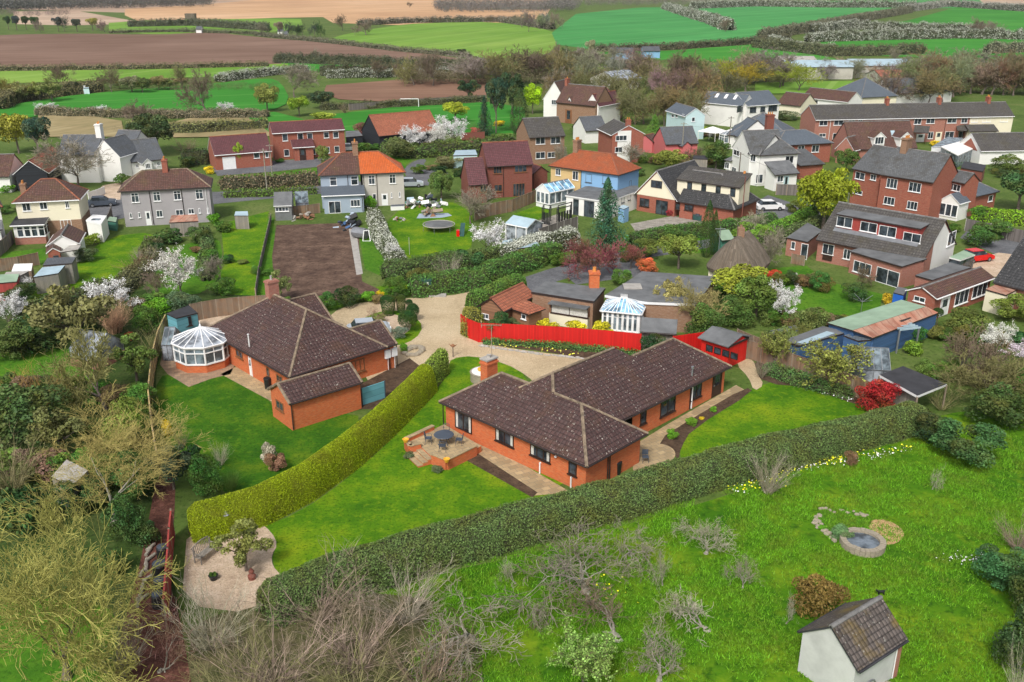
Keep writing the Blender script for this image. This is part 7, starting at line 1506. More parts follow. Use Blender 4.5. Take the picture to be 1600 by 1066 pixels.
belt(R_(1090, 1260, 5), 140, 90, 56, [(.2, .21, .04), TO, (.26, .26, .03)], 'yellowish willow, %s from the left behind the big white house', jt=6)
belt(R_(1225, 1440, 14), 122, 90, 42, [TG, TO, TB], 'thin bare tree, %s from the left before the long farm sheds')
belt(R_(1410, 1660, 15), 150, 80, 70, [(.15, .11, .07), TO, TG, TB], 'large russet bare tree, %s from the left behind the terrace', jt=12)
belt(R_(1340, 1500, 6), 158, 118, 44, [TO, (.14, .14, .05)], 'olive budding tree, %s from the left just behind the terrace roof')
belt(R_(0, 90, 5), 160, 122, 40, [(.14, .14, .04), TO, (.2, .12, .05)], 'russet-olive tree, %s from the left at the left field edge', kinds=('open0', 'open1', 'bare0'))
belt(R_(155, 300, 7), 142, 118, 30, [(.06, .08, .03), TO], 'leafy hedge tree, %s from the left along the vivid green field', kinds=('open0', 'open1', 'round0'), jt=4)
belt(R_(10, 60, 4), 48, 26, 18, [(.025, .05, .045), DE], 'dark pine, %s from the left in the far left group', kinds=('pine0', 'pine1'), jt=3, jy=2)
belt(R_(60, 170, 6), 50, 26, 22, [TP, (.04, .06, .05), (.2, .22, .05)], 'mixed far tree, %s from the left beside the far pines', kinds=('pine0', 'bare0', 'bare1'), jt=3, jy=2)
belt(R_(400, 510, 8), 58, 34, 20, [DE, TP, (.05, .06, .05)], 'far farmhouse tree, %s from the left round the little white farm', kinds=('pine0', 'bare1', 'bare2'), jt=5, jy=3)
belt(R_(810, 870, 5), 46, 14, 24, [TP, TG], 'greyish far woodland tree, %s from the left before the green field', jt=5)
belt(R_(855, 1000, 7), 96, 66, 26, [TP, DE, TG], 'far belt tree, %s from the left under the big green field', kinds=('bare0', 'bare1', 'pine0'), jt=5)
SH = ('shrub0', 'shrub1', 'shrub2', 'bush0', 'bush1'); MX = [DE, MG, OL, (.06, .12, .02), (.12, .09, .05)]
for a_, c_, n, yb, yt, wd, lab, sl in ((640, 800, 8, 268, 254, 26, 'between the side road and the maroon house', .05), (885, 1010, 7, 268, 250, 30, 'behind the beige and blue semi', .1), (1000, 1140, 7, 255, 238, 28, 'below the pink-red cottage', .05), (1235, 1330, 6, 330, 312, 30, 'by the road under the golden tree', .2),
    (1400, 1600, 9, 530, 505, 40, 'below the annexe', .05), (1440, 1600, 8, 590, 560, 50, 'above the right end of the long hedge', .1), (1190, 1330, 9, 505, 480, 36, 'in the shrubby garden', .1), (1200, 1290, 6, 445, 422, 30, 'behind the thatched cottage', .1), (860, 1000, 8, 412, 396, 28, 'around the purple-budded trees', -.05),
    (1020, 1130, 7, 460, 435, 34, 'behind the wide flat roof', 0), (90, 260, 5, 505, 480, 36, 'at the foot of the long lawn', -.2), (0, 230, 7, 620, 580, 60, 'in the upper left belt', .1), (0, 230, 10, 740, 690, 64, 'in the lower left belt', .1), (440, 640, 9, 476, 462, 22, 'along the verge behind the drive', -.03), (1090, 1260, 8, 210, 200, 22, 'between the big white and slate houses', .1), (1440, 1600, 8, 262, 250, 24, 'around the right edge bungalow', .1),
    (300, 430, 7, 395, 382, 22, 'in the green strip gardens', .3), (0, 130, 6, 330, 318, 26, 'beside the cream house', .05), (560, 740, 9, 236, 222, 24, 'along the barn drive', 0), (1330, 1500, 8, 348, 332, 26, 'below the Victorian pair', .1)):
    belt(R_(a_, c_, n), yb, yt, wd, MX, 'garden shrub, %s from left ' + lab, SH, 5, 4, sl)
# ---- far woods that read as one mass
def wood(label, x0, x1, yb, yt, cols, n, rows_=3, skew=0, ls=.9):
    pts, rn, cl = [], [], []; c0 = P((x0+x1)/2, yb)
    for r in range(rows_):
        for i in range(n):
            x = x0 + (x1-x0)*(i+random.random())/n; b = P(x, yb - r*2.2 + skew*(x-x0)/(x1-x0)); h = zat(b, yt - r*1.0 + skew*(x-x0)/(x1-x0)) * random.uniform(.7, 1.15)
            m_ = 260; u = sph(m_); p = u*[h*.55, h*.55, h*.5]*(rng.random((m_, 1))**.35) + [b.x-c0.x, b.y-c0.y, h*.55]; pts.append(p); rn.append(np.clip(random.random()*.5 + rng.random(m_)*.5, 0, 1))
    p = np.concatenate(pts); p = p[p[:, 2] > 0]; rn = np.concatenate(rn)[:len(p)]
    me = np_mesh('wood', leaf_quads(p, ls*h*.11, None, 1, .5), 4, rn); me.materials.append(M['twig']); o = link('wood', me); o.location = c0; o.color = col4(cols); tag(o, label, 'wood', kind='stuff')
wood('misty brown far wood along the top left', -60, 330, 19, -3, (.10, .10, .10), 70, skew=-8)
wood('hazy far wood at the top centre', 680, 900, 18, -2, (.13, .12, .12), 40); wood('hazy far wood line right of the top centre', 860, 1180, 10, -3, (.13, .12, .11), 50)
wood('far wood at the top left corner', -60, 110, 26, 14, (.13, .10, .10), 20, 2); wood('far wood behind the tan field in the centre', 690, 860, 20, 6, (.12, .12, .12), 24, 2)
wood('brownish scrub filling the central tree belt', 630, 1240, 132, 108, (.13, .11, .07), 90, 3, ls=.6); wood('olive scrub behind the white gabled houses', 860, 1120, 160, 136, (.12, .13, .05), 40, 3, ls=.5)
wood('olive-brown scrub behind the terrace', 1400, 1660, 146, 116, (.14, .11, .06), 44, 3, ls=.6); wood('scrub strip before the long farm sheds', 1230, 1440, 124, 112, (.10, .12, .05), 40, 2, ls=.5)
wood('mixed scrub around the vivid green field hedge', 150, 430, 142, 128, (.08, .10, .04), 50, 2, ls=.5); wood('scrub at the left field edge', -40, 110, 150, 130, (.12, .12, .05), 26, 3, ls=.5)
wood('bramble and scrub behind the cedar', 180, 430, 208, 196, (.12, .10, .06), 36, 2, ls=.4); wood('scrub below the pines', 640, 830, 206, 190, (.06, .09, .03), 30, 2, ls=.4)
# ---- hedgerows (ground line in photo pixels)
def hrow(label, pxs, width, h, col, ls, rough=.45, dens=1.0, twig=False, seed=3, group=None):
    far = ls > .42; bl = col[0] > .2 and col[2] > .15
    if far: h *= .72; width *= .75; ls *= .6; rough = .75; dens = .9
    if bl: col = (.27, .28, .24) if far else (.36, .37, .32)
    return hedge(label, pxs, width, h, col, ls, dens, rough, z=0, name='hedgerow', cat='hedgerow', seed=seed, mat='blossomleaf' if bl else 'leaf', group=group)
HW = (.42, .43, .38)
for a in [
 ('hedgerow below the big brown field', [(-40, 112), (120, 110), (260, 108), (420, 104)], 3, 2, (.12, .11, .06), .7), ('dark hedgerow between brown field and green strip', [(430, 98), (560, 102), (640, 106), (780, 108)], 5, 4, (.05, .06, .04), .7),
 ('white-flecked hedgerow in front of the red-brown field', [(510, 122), (620, 120), (780, 116)], 5, 3, (.30, .31, .26), .6), ('second dark hedgerow behind the white-flecked one', [(500, 118), (600, 116), (720, 112)], 5, 4, (.06, .07, .04), .7),
 ('blossoming hedgerow at the left of the village fields', [(340, 128), (420, 118), (480, 112)], 5, 3, HW, .6), ('hedgerow between pasture and brown field', [(400, 56), (520, 68), (620, 80), (735, 90)], 4, 2, (.10, .10, .07), .8),
 ('hedgerow crossing under the big green crop field', [(930, 80), (1040, 78), (1160, 70), (1230, 62)], 6, 3, (.06, .06, .04), .9), ('blossom hedgerow left of the right green fields', [(1205, 66), (1240, 78), (1300, 84)], 7, 4, HW, .8),
 ('grey blossom hedgerow of the right fields, upper', [(1270, 52), (1330, 46), (1420, 48), (1540, 52)], 8, 6, (.33, .34, .30), 1.0), ('grey blossom hedgerow of the right fields, lower', [(1260, 66), (1400, 62), (1500, 60), (1600, 62)], 8, 6, (.27, .28, .24), 1.0),
 ('dark hedgerow climbing the big green field', [(1190, 62), (1250, 52), (1330, 36), (1420, 20)], 8, 6, (.10, .10, .07), 1.2), ('far blossom hedgerow across the top right fields', [(1080, 14), (1180, 10), (1300, 12), (1430, 12)], 10, 8, (.30, .31, .29), 1.6),
 ('curving blossom hedgerow in the middle of the green field', [(1040, 14), (1070, 24), (1110, 36), (1140, 48)], 9, 7, (.30, .29, .25), 1.4), ('hedgerow of the top right corner field', [(1420, 18), (1480, 10), (1600, 18), (1680, 22)], 10, 7, (.2, .2, .18), 1.5),
 ('small dark hedgerow at the far right', [(1540, 84), (1640, 80)], 6, 5, (.14, .14, .1), .9), ('dark hedgerow behind the long farm sheds', [(1180, 74), (1300, 88), (1400, 86), (1440, 84)], 6, 5, (.08, .09, .05), .9),
 ('hedge around the playing field', [(500, 172), (620, 168), (760, 160)], 3, 2, (.07, .08, .04), .45), ('left village field hedge', [(0, 172), (20, 160), (110, 148), (160, 142)], 5, 4, (.11, .10, .05), .6),
 ('thicket hedge along the foot of the vivid green field', [(60, 180), (150, 182), (240, 184), (420, 184)], 4, 2.2, (.14, .12, .08), .45), ('lower thicket behind the white cottage', [(200, 205), (300, 208), (420, 200)], 3, 1.8, (.1, .11, .04), .4),
 ('brown lane hedge left of the orange-roofed semi', [(345, 296), (420, 294), (497, 289)], 2.2, 1.8, (.10, .08, .05), .32), ('hedge in front of the lane by the grey semi', [(350, 308), (430, 306), (495, 302)], 1.2, .9, (.07, .13, .02), .25),
 ('dark field hedge left of the farmhouse trees', [(200, 42), (300, 40), (420, 48)], 7, 5, (.06, .07, .05), 1.2), ('long hedge under the tan field at the top left', [(170, 52), (280, 50), (400, 54)], 4, 2, (.09, .10, .06), .9),
 ('hedge under the tan strip at the top centre', [(560, 40), (640, 36), (780, 34), (862, 46)], 7, 4, (.12, .11, .09), 1.2), ('hedge beside the curving road', [(600, 238), (650, 246), (740, 240), (820, 228)], 3, 2.2, (.05, .09, .02), .35), ('dark hedge left of the red brick garage', [(285, 258), (328, 256)], 2, 2.4, (.015, .035, .015), .3),
]: hrow(*a)
hrow('dense green hedge behind the drive, left of the red fence cottages', [(640, 462), (690, 455), (745, 448), (800, 425), (870, 402)], 2.8, 1.9, (.045, .11, .022), .2, .25, 1.3)
hrow('white-flowered hedge above the narrow lane', [(775, 418), (850, 396), (900, 385)], 2.6, 2.4, (.30, .34, .22), .2, .3, 1.2)
hrow('blossom hedge between the brown plot and the trampoline lawn', [(585, 345), (600, 385), (625, 425)], 1.8, 1.9, (.28, .29, .23), .2, .4, 1.2)
hrow('overgrown hedge below the trampoline lawn', [(600, 440), (660, 432), (740, 425), (790, 410)], 3, 2.2, (.05, .09, .025), .2, .4, 1.2)
hrow('hedge along the chalet garden', [(985, 385), (1060, 372), (1130, 366), (1210, 352)], 1.8, 1.7, (.04, .10, .02), .2, .25, 1.2)
hrow('clipped green hedge at the lane corner', [(1205, 368), (1240, 352), (1268, 338)], 1.8, 1.4, (.08, .19, .02), .2, .15, 1.2)
hrow('low bank hedge beside the dormer house lane', [(1200, 385), (1250, 365), (1290, 350)], 2, 1.2, (.06, .09, .03), .22, .4, 1.1)
hrow('bright hedge behind the grey road fence', [(1520, 342), (1560, 350), (1620, 352)], 2, 1.8, (.12, .24, .012), .22, .12, 1.3)
hrow('shrub line down the middle of the back gardens', [(240, 385), (232, 420), (205, 445), (150, 490)], 2.0, 1.2, (.08, .085, .04), .22, .5, 1.2)
hrow('shrub line between the blossom garden and the green strip', [(318, 365), (325, 400), (322, 440)], 1.4, .9, (.05, .09, .03), .22, .5, 1.1)
hrow('shrub line along the foot of the back gardens', [(30, 510), (90, 500), (170, 470)], 3.5, 2.2, (.035, .06, .02), .22, .5, 1.2)
hrow('planting along the brown fence of the right lawn', [(1195, 580), (1250, 598), (1330, 622)], 1.6, .6, (.05, .11, .03), .16, .5, 1.3)
hrow('low flowering plants along the foot of the red fence', [(755, 536), (850, 541), (940, 549), (1000, 556)], .8, .35, (.05, .12, .03), .14, .5, 1.3)
# topiary standards on stems in front of the rusty roof
for i, (x, y) in enumerate(((1423, 520), (1436, 516), (1448, 511), (1462, 507))):
    b_ = P(x, y+8); T = thing('topiary', b_, ('ball-headed clipped bay on a tall stem, %s from the left by the rusty roof' % ORD[i]), 'topiary', 'stemmed topiary row')
    m = MB(); m.tube(b_, b_+Vector((0, 0, 1.3)), .04, .04, 6); m.build('trunk', M['bark'], T)
    o = bpy.data.objects.new('crown', PROTO['topiary'][1]); sc.collection.objects.link(o); o.parent = T; o.location = (0, 0, 1.1); o.scale = (1.15, 1.15, 1.2); o.color = (.03, .075, .012, 1)
# ---- the two great hedges
hedge('long clipped dark green hedge running diagonally across the foreground', [(405, 920), (470, 896), (560, 866), (700, 825), (850, 786), (1000, 746), (1150, 702), (1300, 664), (1440, 630)], 2.5, 2.0, (.065, .105, .03), .11, 1.4, .2, seed=2, taper=.85)
hedge('smooth yellow-green clipped conifer hedge between the two bungalows', [(292, 790), (330, 782), (400, 762), (470, 728), (530, 688), (590, 640), (640, 594), (668, 566)], 2.0, 2.3, (.145, .19, .004), .075, 1.7, .045, seed=4, taper=.7)
hedge('lower lighter green end piece of the yellow hedge by the drive', [(668, 568), (680, 556), (694, 543)], 1.1, 2.2, (.14, .20, .03), .13, 1.4, .12, seed=6)
hedge('tall hedge drum with yellow-green top at the red fence corner', [(727, 478), (738, 482), (745, 488)], 2.0, 2.6, (.16, .16, .03), .14, 1.3, .15, seed=8)
hedge('rounded clipped green hedge behind the pantile cottage', [(735, 462), (765, 449), (800, 434), (815, 427)], 2.2, 2.4, (.06, .13, .02), .15, 1.3, .12, seed=9)
# ---------------------------------------------------------------- fences
fence('bright red board fence curving along the gravel drive', [(721, 521), (733, 529), (748, 535), (800, 537), (870, 541), (944, 547), (1000, 553)], 1.95, 'redfence', 1.85, post='redfence', cap=False, posth=.02)
fence('bright red board fence between the evergreen block and the red shed', [(1050, 556), (1098, 549)], 1.9, 'redfence', 1.85, post='redfence', cap=False, posth=.02)
fence('pale yellow weathered fence curving along the deep green lawn', [(262, 519), (250, 545), (241, 585), (236, 640), (241, 692), (250, 742)], 1.75, 'fence_pale', 1.5, post='post')
fence('tall brown board fence curving behind the left bungalow', [(300, 503), (318, 499), (340, 495), (375, 491), (428, 487)], 1.8, 'fence', 1.8)
fence('brick-red panel fence with pale posts beside the mulch path', [(273, 838), (270, 868), (268, 900), (265, 940), (262, 985)], 1.8, 'fence_red', 1.9, post='post', posth=.15)
fence('brown fence between the right lawn and the workshops', [(1166, 560), (1210, 574), (1262, 592), (1330, 618), (1372, 636)], 1.75, 'fence', 1.85)
fence('brown trellis-topped fence from the red shed to the garden', [(1150, 545), (1175, 556), (1200, 566)], 1.9, 'fence', 1.8)
fence('grey board fence with concrete posts along the right road', [(1507, 361), (1545, 369), (1600, 381), (1640, 390)], 1.7, 'fence_grey', 2.6, post='concrete', cap=False)
fence('weathered plank fence between the maroon-roofed house and the lawn', [(742, 345), (765, 338), (800, 331), (836, 316)], 1.8, 'fence', 1.2, post='post')
fence('grey fence with pale concrete posts by the pergola', [(842, 378), (870, 368), (902, 358)], 1.7, 'fence_grey', 1.7, post='concrete')
fence('grey wooden fence before the white house by the road', [(1212, 305), (1245, 306)], 1.7, 'fence_grey', 1.8)
fence('orange-brown fence behind the far left sheds', [(-10, 426), (30, 421), (62, 414)], 1.5, 'fence', 1.8)
fence('greenish fence at the left edge below the grey lean-to', [(-8, 405), (8, 395), (22, 380)], 1.7, 'fence_grey', 1.8)
fence('low brown fence beside the caravan', [(160, 366), (172, 352), (176, 340)], 1.6, 'fence_grey', 1.6)
fence('thin garden fence along the left of the brown plot', [(424, 345), (414, 390), (405, 430), (400, 465)], 1.0, 'fence_grey', 2.2, cap=False)
fence('low brown fence behind the brown plot beside the small hipped shed', [(456, 338), (480, 336), (500, 333)], 1.4, 'fence', 1.8)
fence('dark fence along the far edge of the playing field', [(545, 173), (640, 165), (760, 158)], 1.6, 'fence_grey', 6)
fence('low garden wall of brown panels by the thatched cottage', [(1236, 412), (1256, 416)], 1.2, 'fence', 1.6)
fence('reddish wall panels left of the tall pines', [(722, 220), (757, 218)], 1.6, 'brick_dark', 3, post='brick_dark')
fence('white low picket fence by the pink driveway', [(139, 312), (152, 308), (164, 303)], 1.1, 'white', 1.6, post='wframe')
T = fence('teal board gate between the outbuilding and the yellow hedge', [(566, 634), (602, 622)], 1.45, 'teal', 2.4, post='dmetal', name='gate', cat='gate', cap=True)
# ---------------------------------------------------------------- raised terrace with table and chairs
T = house('terrace', 'raised paved terrace with low brick walls and steps', 'patio', 690, 700)
zt = .5; tp = [P(x, y, zt) for x, y in ((694, 663), (677, 671), (634, 691), (641, 702), (657, 698), (676, 715), (698, 724), (743, 702), (752, 697))]
m = MB(); m.slab(tp, zt+.05, 0, 1); m.build('paving', [M['path'], M['brick']], T)
for a_, b_ in ((1, 2), (2, 3), (3, 4), (5, 6), (6, 7)):
    p, q = tp[a_], tp[b_]; d = (q-p).normalized(); n = Vector((-d.y, d.x, 0)); m = MB(); m.obox(p-n*.14-Vector((0, 0, zt)), (q-p), n*.26, Vector((0, 0, zt+.28))); w_ = m.build('wall', M['brick'], T)
    m = MB(); m.obox(p-n*.18-d*.03+Vector((0, 0, .28)), (q-p)+d*.06, n*.34, Vector((0, 0, .06))); m.build('coping', M['path'], w_)
d = (tp[5]-tp[4]); out = Vector((d.y, -d.x, 0)).normalized(); out = out if out.y < 0 else -out
for k in range(3):
    h = zt-.13*(k+1); m = MB(); m.obox(tp[4]+out*.38*k-Vector((0, 0, zt)), d, out*.38, Vector((0, 0, h))); s = m.build('step', M['brick'], T)
    m = MB(); m.obox(tp[4]+out*(.38*k)-Vector((0, 0, zt-h)), d, out*.42, Vector((0, 0, .05))); m.build('tread', M['path'], s)
for px, py, lab in ((634, 691, 'yellow glazed pot on the left corner of the terrace wall'), (698, 722, 'yellow glazed pot on the front corner of the terrace wall')):
    q = P(px, py, zt+.34); q.z = zt+.34; m = MB(); m.lathe(q, [(.13, 0), (.22, .22), (.25, .26), (.21, .27), (.17, .2)], 14); tag(m.build('plant_pot', M['yellowpot'], None), lab, 'pot', 'yellow terrace pots')
tc = P(694, 693, zt)
T = thing('garden_table', tc, 'round grey-blue metal garden table on the terrace', 'table'); m = MB(); m.lathe(tc, [(.72, .70), (.74, .72), (.72, .745)], 24); m.build('tabletop', M['dmetal'], T)
for k in range(4): a = k*math.pi/2+.6; m = MB(); m.path([tc+Vector((math.cos(a)*.5, math.sin(a)*.5, 0)), tc+Vector((math.cos(a)*.3, math.sin(a)*.3, .35)), tc+Vector((math.cos(a)*.45, math.sin(a)*.45, .7))], .025, 6); m.build('leg', M['dmetal'], T)
for a, lab in ((1.5, 'metal garden chair behind the round table, nearest the house'), (3.1, 'metal garden chair left of the round table'), (-.15, 'metal garden chair right of the round table'), (-1.6, 'metal garden chair in front of the round table')):
    c = tc + Vector((math.cos(a)*1.12, math.sin(a)*1.12, 0)); f = Vector((-math.cos(a), -math.sin(a), 0)); s = Vector((-f.y, f.x, 0))
    T = thing('garden_chair', c, lab, 'chair', 'chairs round the terrace table')
    m = MB(); m.obox(c-f*.22-s*.23+Vector((0, 0, .42)), f*.45, s*.46, Vector((0, 0, .03))); m.build('seat', M['dmetal'], T)
    m = MB(); m.path([c-f*.22-s*.22+Vector((0, 0, .42)), c-f*.3-s*.2+Vector((0, 0, .85)), c-f*.32+Vector((0, 0, .93)), c-f*.3+s*.2+Vector((0, 0, .85)), c-f*.22+s*.22+Vector((0, 0, .42))], .018, 6)
    for k in range(5): m.tube(c-f*.23+s*(k-2)*.08+Vector((0, 0, .43)), c-f*.31+s*(k-2)*.07+Vector((0, 0, .88)), .01, .01, 4)
    m.build('backrest', M['dmetal'], T)
    for u, v in ((-1, -1), (-1, 1), (1, -1), (1, 1)): m = MB(); m.tube(c+f*.2*u+s*.2*v+Vector((0, 0, .42)), c+f*.25*u+s*.25*v, .018, .014, 5); m.build('leg', M['dmetal'], T)
    for v in (-1, 1): m = MB(); m.path([c-f*.26+s*.23*v+Vector((0, 0, .66)), c+f*.18+s*.24*v+Vector((0, 0, .64)), c+f*.2+s*.22*v+Vector((0, 0, .43))], .015, 5); m.build('armrest', M['dmetal'], T)
c = P(1008, 722); T = thing('garden_chair', c, 'dark metal chair alone on the rounded paving by the hedge', 'chair')
m = MB(); m.box(c.x-.22, c.x+.22, c.y-.22, c.y+.22, .42, .45); m.build('seat', M['dmetal'], T); m = MB(); m.box(c.x-.22, c.x+.22, c.y+.2, c.y+.23, .5, .9); m.build('backrest', M['dmetal'], T)
for u in (-1, 1):
    for v in (-1, 1): m = MB(); m.tube(c+Vector((u*.19, v*.19, .42)), c+Vector((u*.22, v*.22, 0)), .018, .018, 5); m.build('leg', M['dmetal'], T)
# ---------------------------------------------------------------- gravel corner
c = P(322, 872); T = thing('garden_bench', c, 'weathered wooden bench with curved back on the gravel corner', 'bench')
f = Vector((-.35, -.93, 0)); f = Vector((.93, -.37, 0)).normalized(); s = Vector((-f.y, f.x, 0)); W_ = .75
m = MB()
for k in range(5): m.obox(c+f*(-.2+k*.095)-s*W_+Vector((0, 0, .44)), f*.08, s*2*W_, Vector((0, 0, .03)))
m.build('seat', M['shedwood'], T); m = MB()
for k in range(11): x = -W_+.08+k*(2*W_-.16)/10; hh = .95+.14*math.cos(x/W_*1.5); m.tube(c-f*.24+s*x+Vector((0, 0, .46)), c-f*.34+s*x+Vector((0, 0, hh)), .025, .025, 4)
m.path([c-f*.34+s*(-W_+k*W_/5)+Vector((0, 0, .95+.14*math.cos((-1+k/5)*1.5))) for k in range(11)], .035, 5); m.build('backrest', M['shedwood'], T)
for v in (-1, 1):
    for u in (-.24, .24): m = MB(); m.obox(c+f*u+s*v*(W_-.04)-f*.03, f*.06, s*.06, Vector((0, 0, .65 if u > 0 else .95))); m.build('leg', M['shedwood'], T)
    m = MB(); m.obox(c-f*.28+s*v*(W_-.04)+Vector((0, 0, .64)), f*.6, s*.07, Vector((0, 0, .035))); m.build('armrest', M['shedwood'], T)
c = P(356, 834); T = thing('bird_table', c, 'small white-roofed bird table at the corner of the yellow hedge', 'bird table')
m = MB(); m.tube(c, c+Vector((0, 0, 1.15)), .05, .05, 6); m.build('post', M['shedbrown'], T); m = MB(); m.lathe(c+Vector((0, 0, 1.15)), [(.24, 0), (.24, .05)], 8); m.build('tray', M['shedwood'], T)
m = MB(); m.lathe(c+Vector((0, 0, 1.42)), [(.32, 0), (.02, .4)], 8)
m.build('roof', M['metal'], T)
for k in range(4): a = k*1.571; m = MB(); m.tube(c+Vector((math.cos(a)*.2, math.sin(a)*.2, 1.18)), c+Vector((math.cos(a)*.2, math.sin(a)*.2, 1.44)), .015, .015, 4); m.build('strut', M['wframe'], T)
c = P(334, 906); m = MB(); m.lathe(c, [(.18, 0), (.26, .3), (.28, .32), (.22, .33), (.2, .28)], 14); tag(m.build('plant_pot', M['black']), 'dark round pot under the small clipped plant', 'pot')
c = P(394, 905); m = MB(); m.lathe(c, [(.2, 0), (.24, .25), (.12, .4), (.16, .55), (.03, .75)], 10); tag(m.build('urn', M['brick_dark']), 'dark red ceramic urn beside the small leafy tree', 'urn')
for i, (x, y, lab) in enumerate(((256, 872, 'farthest black compost bin along the red panel fence'), (252, 902, 'biggest black compost bin, second from the far end of the fence'), (252, 924, 'black compost bin third from the far end of the fence'), (249, 947, 'nearest black compost bin along the red panel fence'))):
    c = P(x, y); k = 1.15 if i == 1 else .95; T = thing('compost_bin', c, lab, 'compost bin', 'black compost bins'); m = MB(); m.lathe(c, [(.40*k, 0), (.36*k, .75*k), (.31*k, .82*k)], 16); m.build('body', M['black'], T); m = MB(); m.lathe(c+Vector((0, 0, .82*k)), [(.33*k, 0), (.33*k, .05), (.12, .1), (.1, .15)], 16); m.build('lid', M['dmetal'], T)
T = thing('log_pile', P(220, 900), 'row of old logs and rubble laid along the mulch path', 'logs')
for k in range(12):
    c = P(232-k*1.8+random.uniform(-4, 4), 862+k*8); a = random.uniform(.9, 2.0); m = MB(); m.tube(c+Vector((0, 0, .1)), c+Vector((math.cos(a)*.7, math.sin(a)*.7, .14)), .11, .09, 7); m.build('log', M['bark_l'], T)
# ---------------------------------------------------------------- stone well pool and rockery on the orchard lawn
c = P(1347, 852); T = thing('stone_pool', c, 'round raised stone pool full of water on the orchard lawn', 'pool')
N = 28
for k in range(N):
    a0, a1 = 2*math.pi*k/N, 2*math.pi*(k+.94)/N; r0, r1 = .98, 1.33; hh = .42+random.uniform(-.02, .03); m = MB()
    q = lambda r, a, z: c+Vector((r*math.cos(a), r*math.sin(a), z)); A_ = [q(r0, a0, 0), q(r1, a0, 0), q(r1, a1, 0), q(r0, a1, 0)]; m.slab([p+Vector((0, 0, hh)) for p in A_], hh); m.build('stone', M['stone'], T)
m = MB(); m.lathe(c, [(.99, .0), (.99, .26)], 28); m.build('water', m_glass('pool water', (.10, .12, .14), .03), T)
sheet('gravel', [(1362, 812), (1385, 812), (1408, 824), (1414, 838), (1400, 850), (1384, 852), (1365, 840), (1355, 822)], m_ground('orange gravel', [(.42, .26, .12), (.55, .36, .18), (.66, .46, .26)], .8, 9, .8), Z*3, 'orange gravel patch beside the stone pool', 1)
sheet('rock_bed', [(1270, 806), (1282, 795), (1310, 796), (1350, 800), (1366, 812), (1345, 835), (1312, 850), (1288, 835)], 'garden', Z*3, 'rockery bed left of the stone pool', 1)
def stones(label, pxs, n, r, mat='stone', name='rockery', jitter=6):
    T = thing(name, P(*pxs[0]), label, 'rocks')
    for k in range(n):
        t = k/n*(len(pxs)-1); i = int(t); f_ = t-i; x = pxs[i][0]*(1-f_)+pxs[i+1][0]*f_+random.uniform(-jitter, jitter); y = pxs[i][1]*(1-f_)+pxs[i+1][1]*f_+random.uniform(-jitter, jitter)*.4
        q = P(x, y); rr = r*random.uniform(.6, 1.4); m = MB(); z0 = 0; m.lathe(q, [(rr*.8, -.02), (rr, rr*.3), (rr*.8, rr*.7), (rr*.3, rr*.85)], 6, sx=random.uniform(.8, 1.3), sy=random.uniform(.7, 1.1)); m.build('stone', M[mat], T)
    return T
stones('loose pale rocks of the rockery beside the stone pool', [(1275, 808), (1285, 830), (1310, 848)], 22, .16); stones('grey rocks along the back of the rockery', [(1285, 797), (1320, 800), (1362, 808)], 16, .13)
stones('row of stones edging the flower bed at the red fence foot', [(750, 541), (800, 548), (850, 555), (915, 561)], 46, .17, 'concrete', 'stone_edging', 1.5)
stones('ring of rough stones by the drive at the yellow hedge end', [(632, 553), (640, 545), (655, 543), (662, 548), (650, 556), (636, 556)], 24, .28, 'stone', 'rockery', 2)
plant('shrub0', 1315, 838, 822, 44, 'low blue-green creeping plant in the rockery', (.08, .16, .06), 'plant', 'plant'); plant('bush1', 1284, 828, 820, 12, 'small bright green plant among the pale rocks', BG, 'plant', 'plant')
for x, y, lab in ((640, 715, 'grey-green shrub at the left foot of the terrace'), (684, 737, 'grey-green shrub below the terrace steps')): plant('bush2', x, y, y-9, 20, lab, (.06, .09, .045), 'shrub', 'shrub')
c = P(756, 594); T = thing('stone_planter', c, 'round stone drum with white gravel top behind the chimney', 'planter'); m = MB(); m.lathe(c, [(1.15, 0), (1.15, .75), (1.2, .8), (1.05, .82)], 24); m.build('wall', M['stone'], T); m = MB(); m.lathe(c, [(1.04, .7), (1.04, .84)], 24); m.build('gravel_top', M['white'], T)
q = c+Vector((-.3, .1, .84)); m = MB(); m.lathe(q, [(.18, 0), (.24, .15), (.2, .25)], 12); tag(m.build('plant_pot', M['yellowpot']), 'small yellow pot on the round stone drum', 'pot')
c = P(708, 558); T = thing('garden_sculpture', c, 'rusty bird sculpture on a post by the drive', 'sculpture'); m = MB(); m.tube(c, c+Vector((0, 0, .95)), .05, .04, 6); m.build('post', M['bark'], T); m = MB(); m.lathe(c+Vector((0, 0, .95)), [(.05, 0), (.16, .12), (.1, .25), (.03, .34)], 8, sx=1.5); m.tube(c+Vector((-.15, 0, 1.1)), c+Vector((-.35, 0, 1.3)), .05, .02, 5); m.tube(c+Vector((.15, 0, 1.1)), c+Vector((.38, 0, 1.22)), .06, .02, 5); m.build('bird', M['bframe'], T)
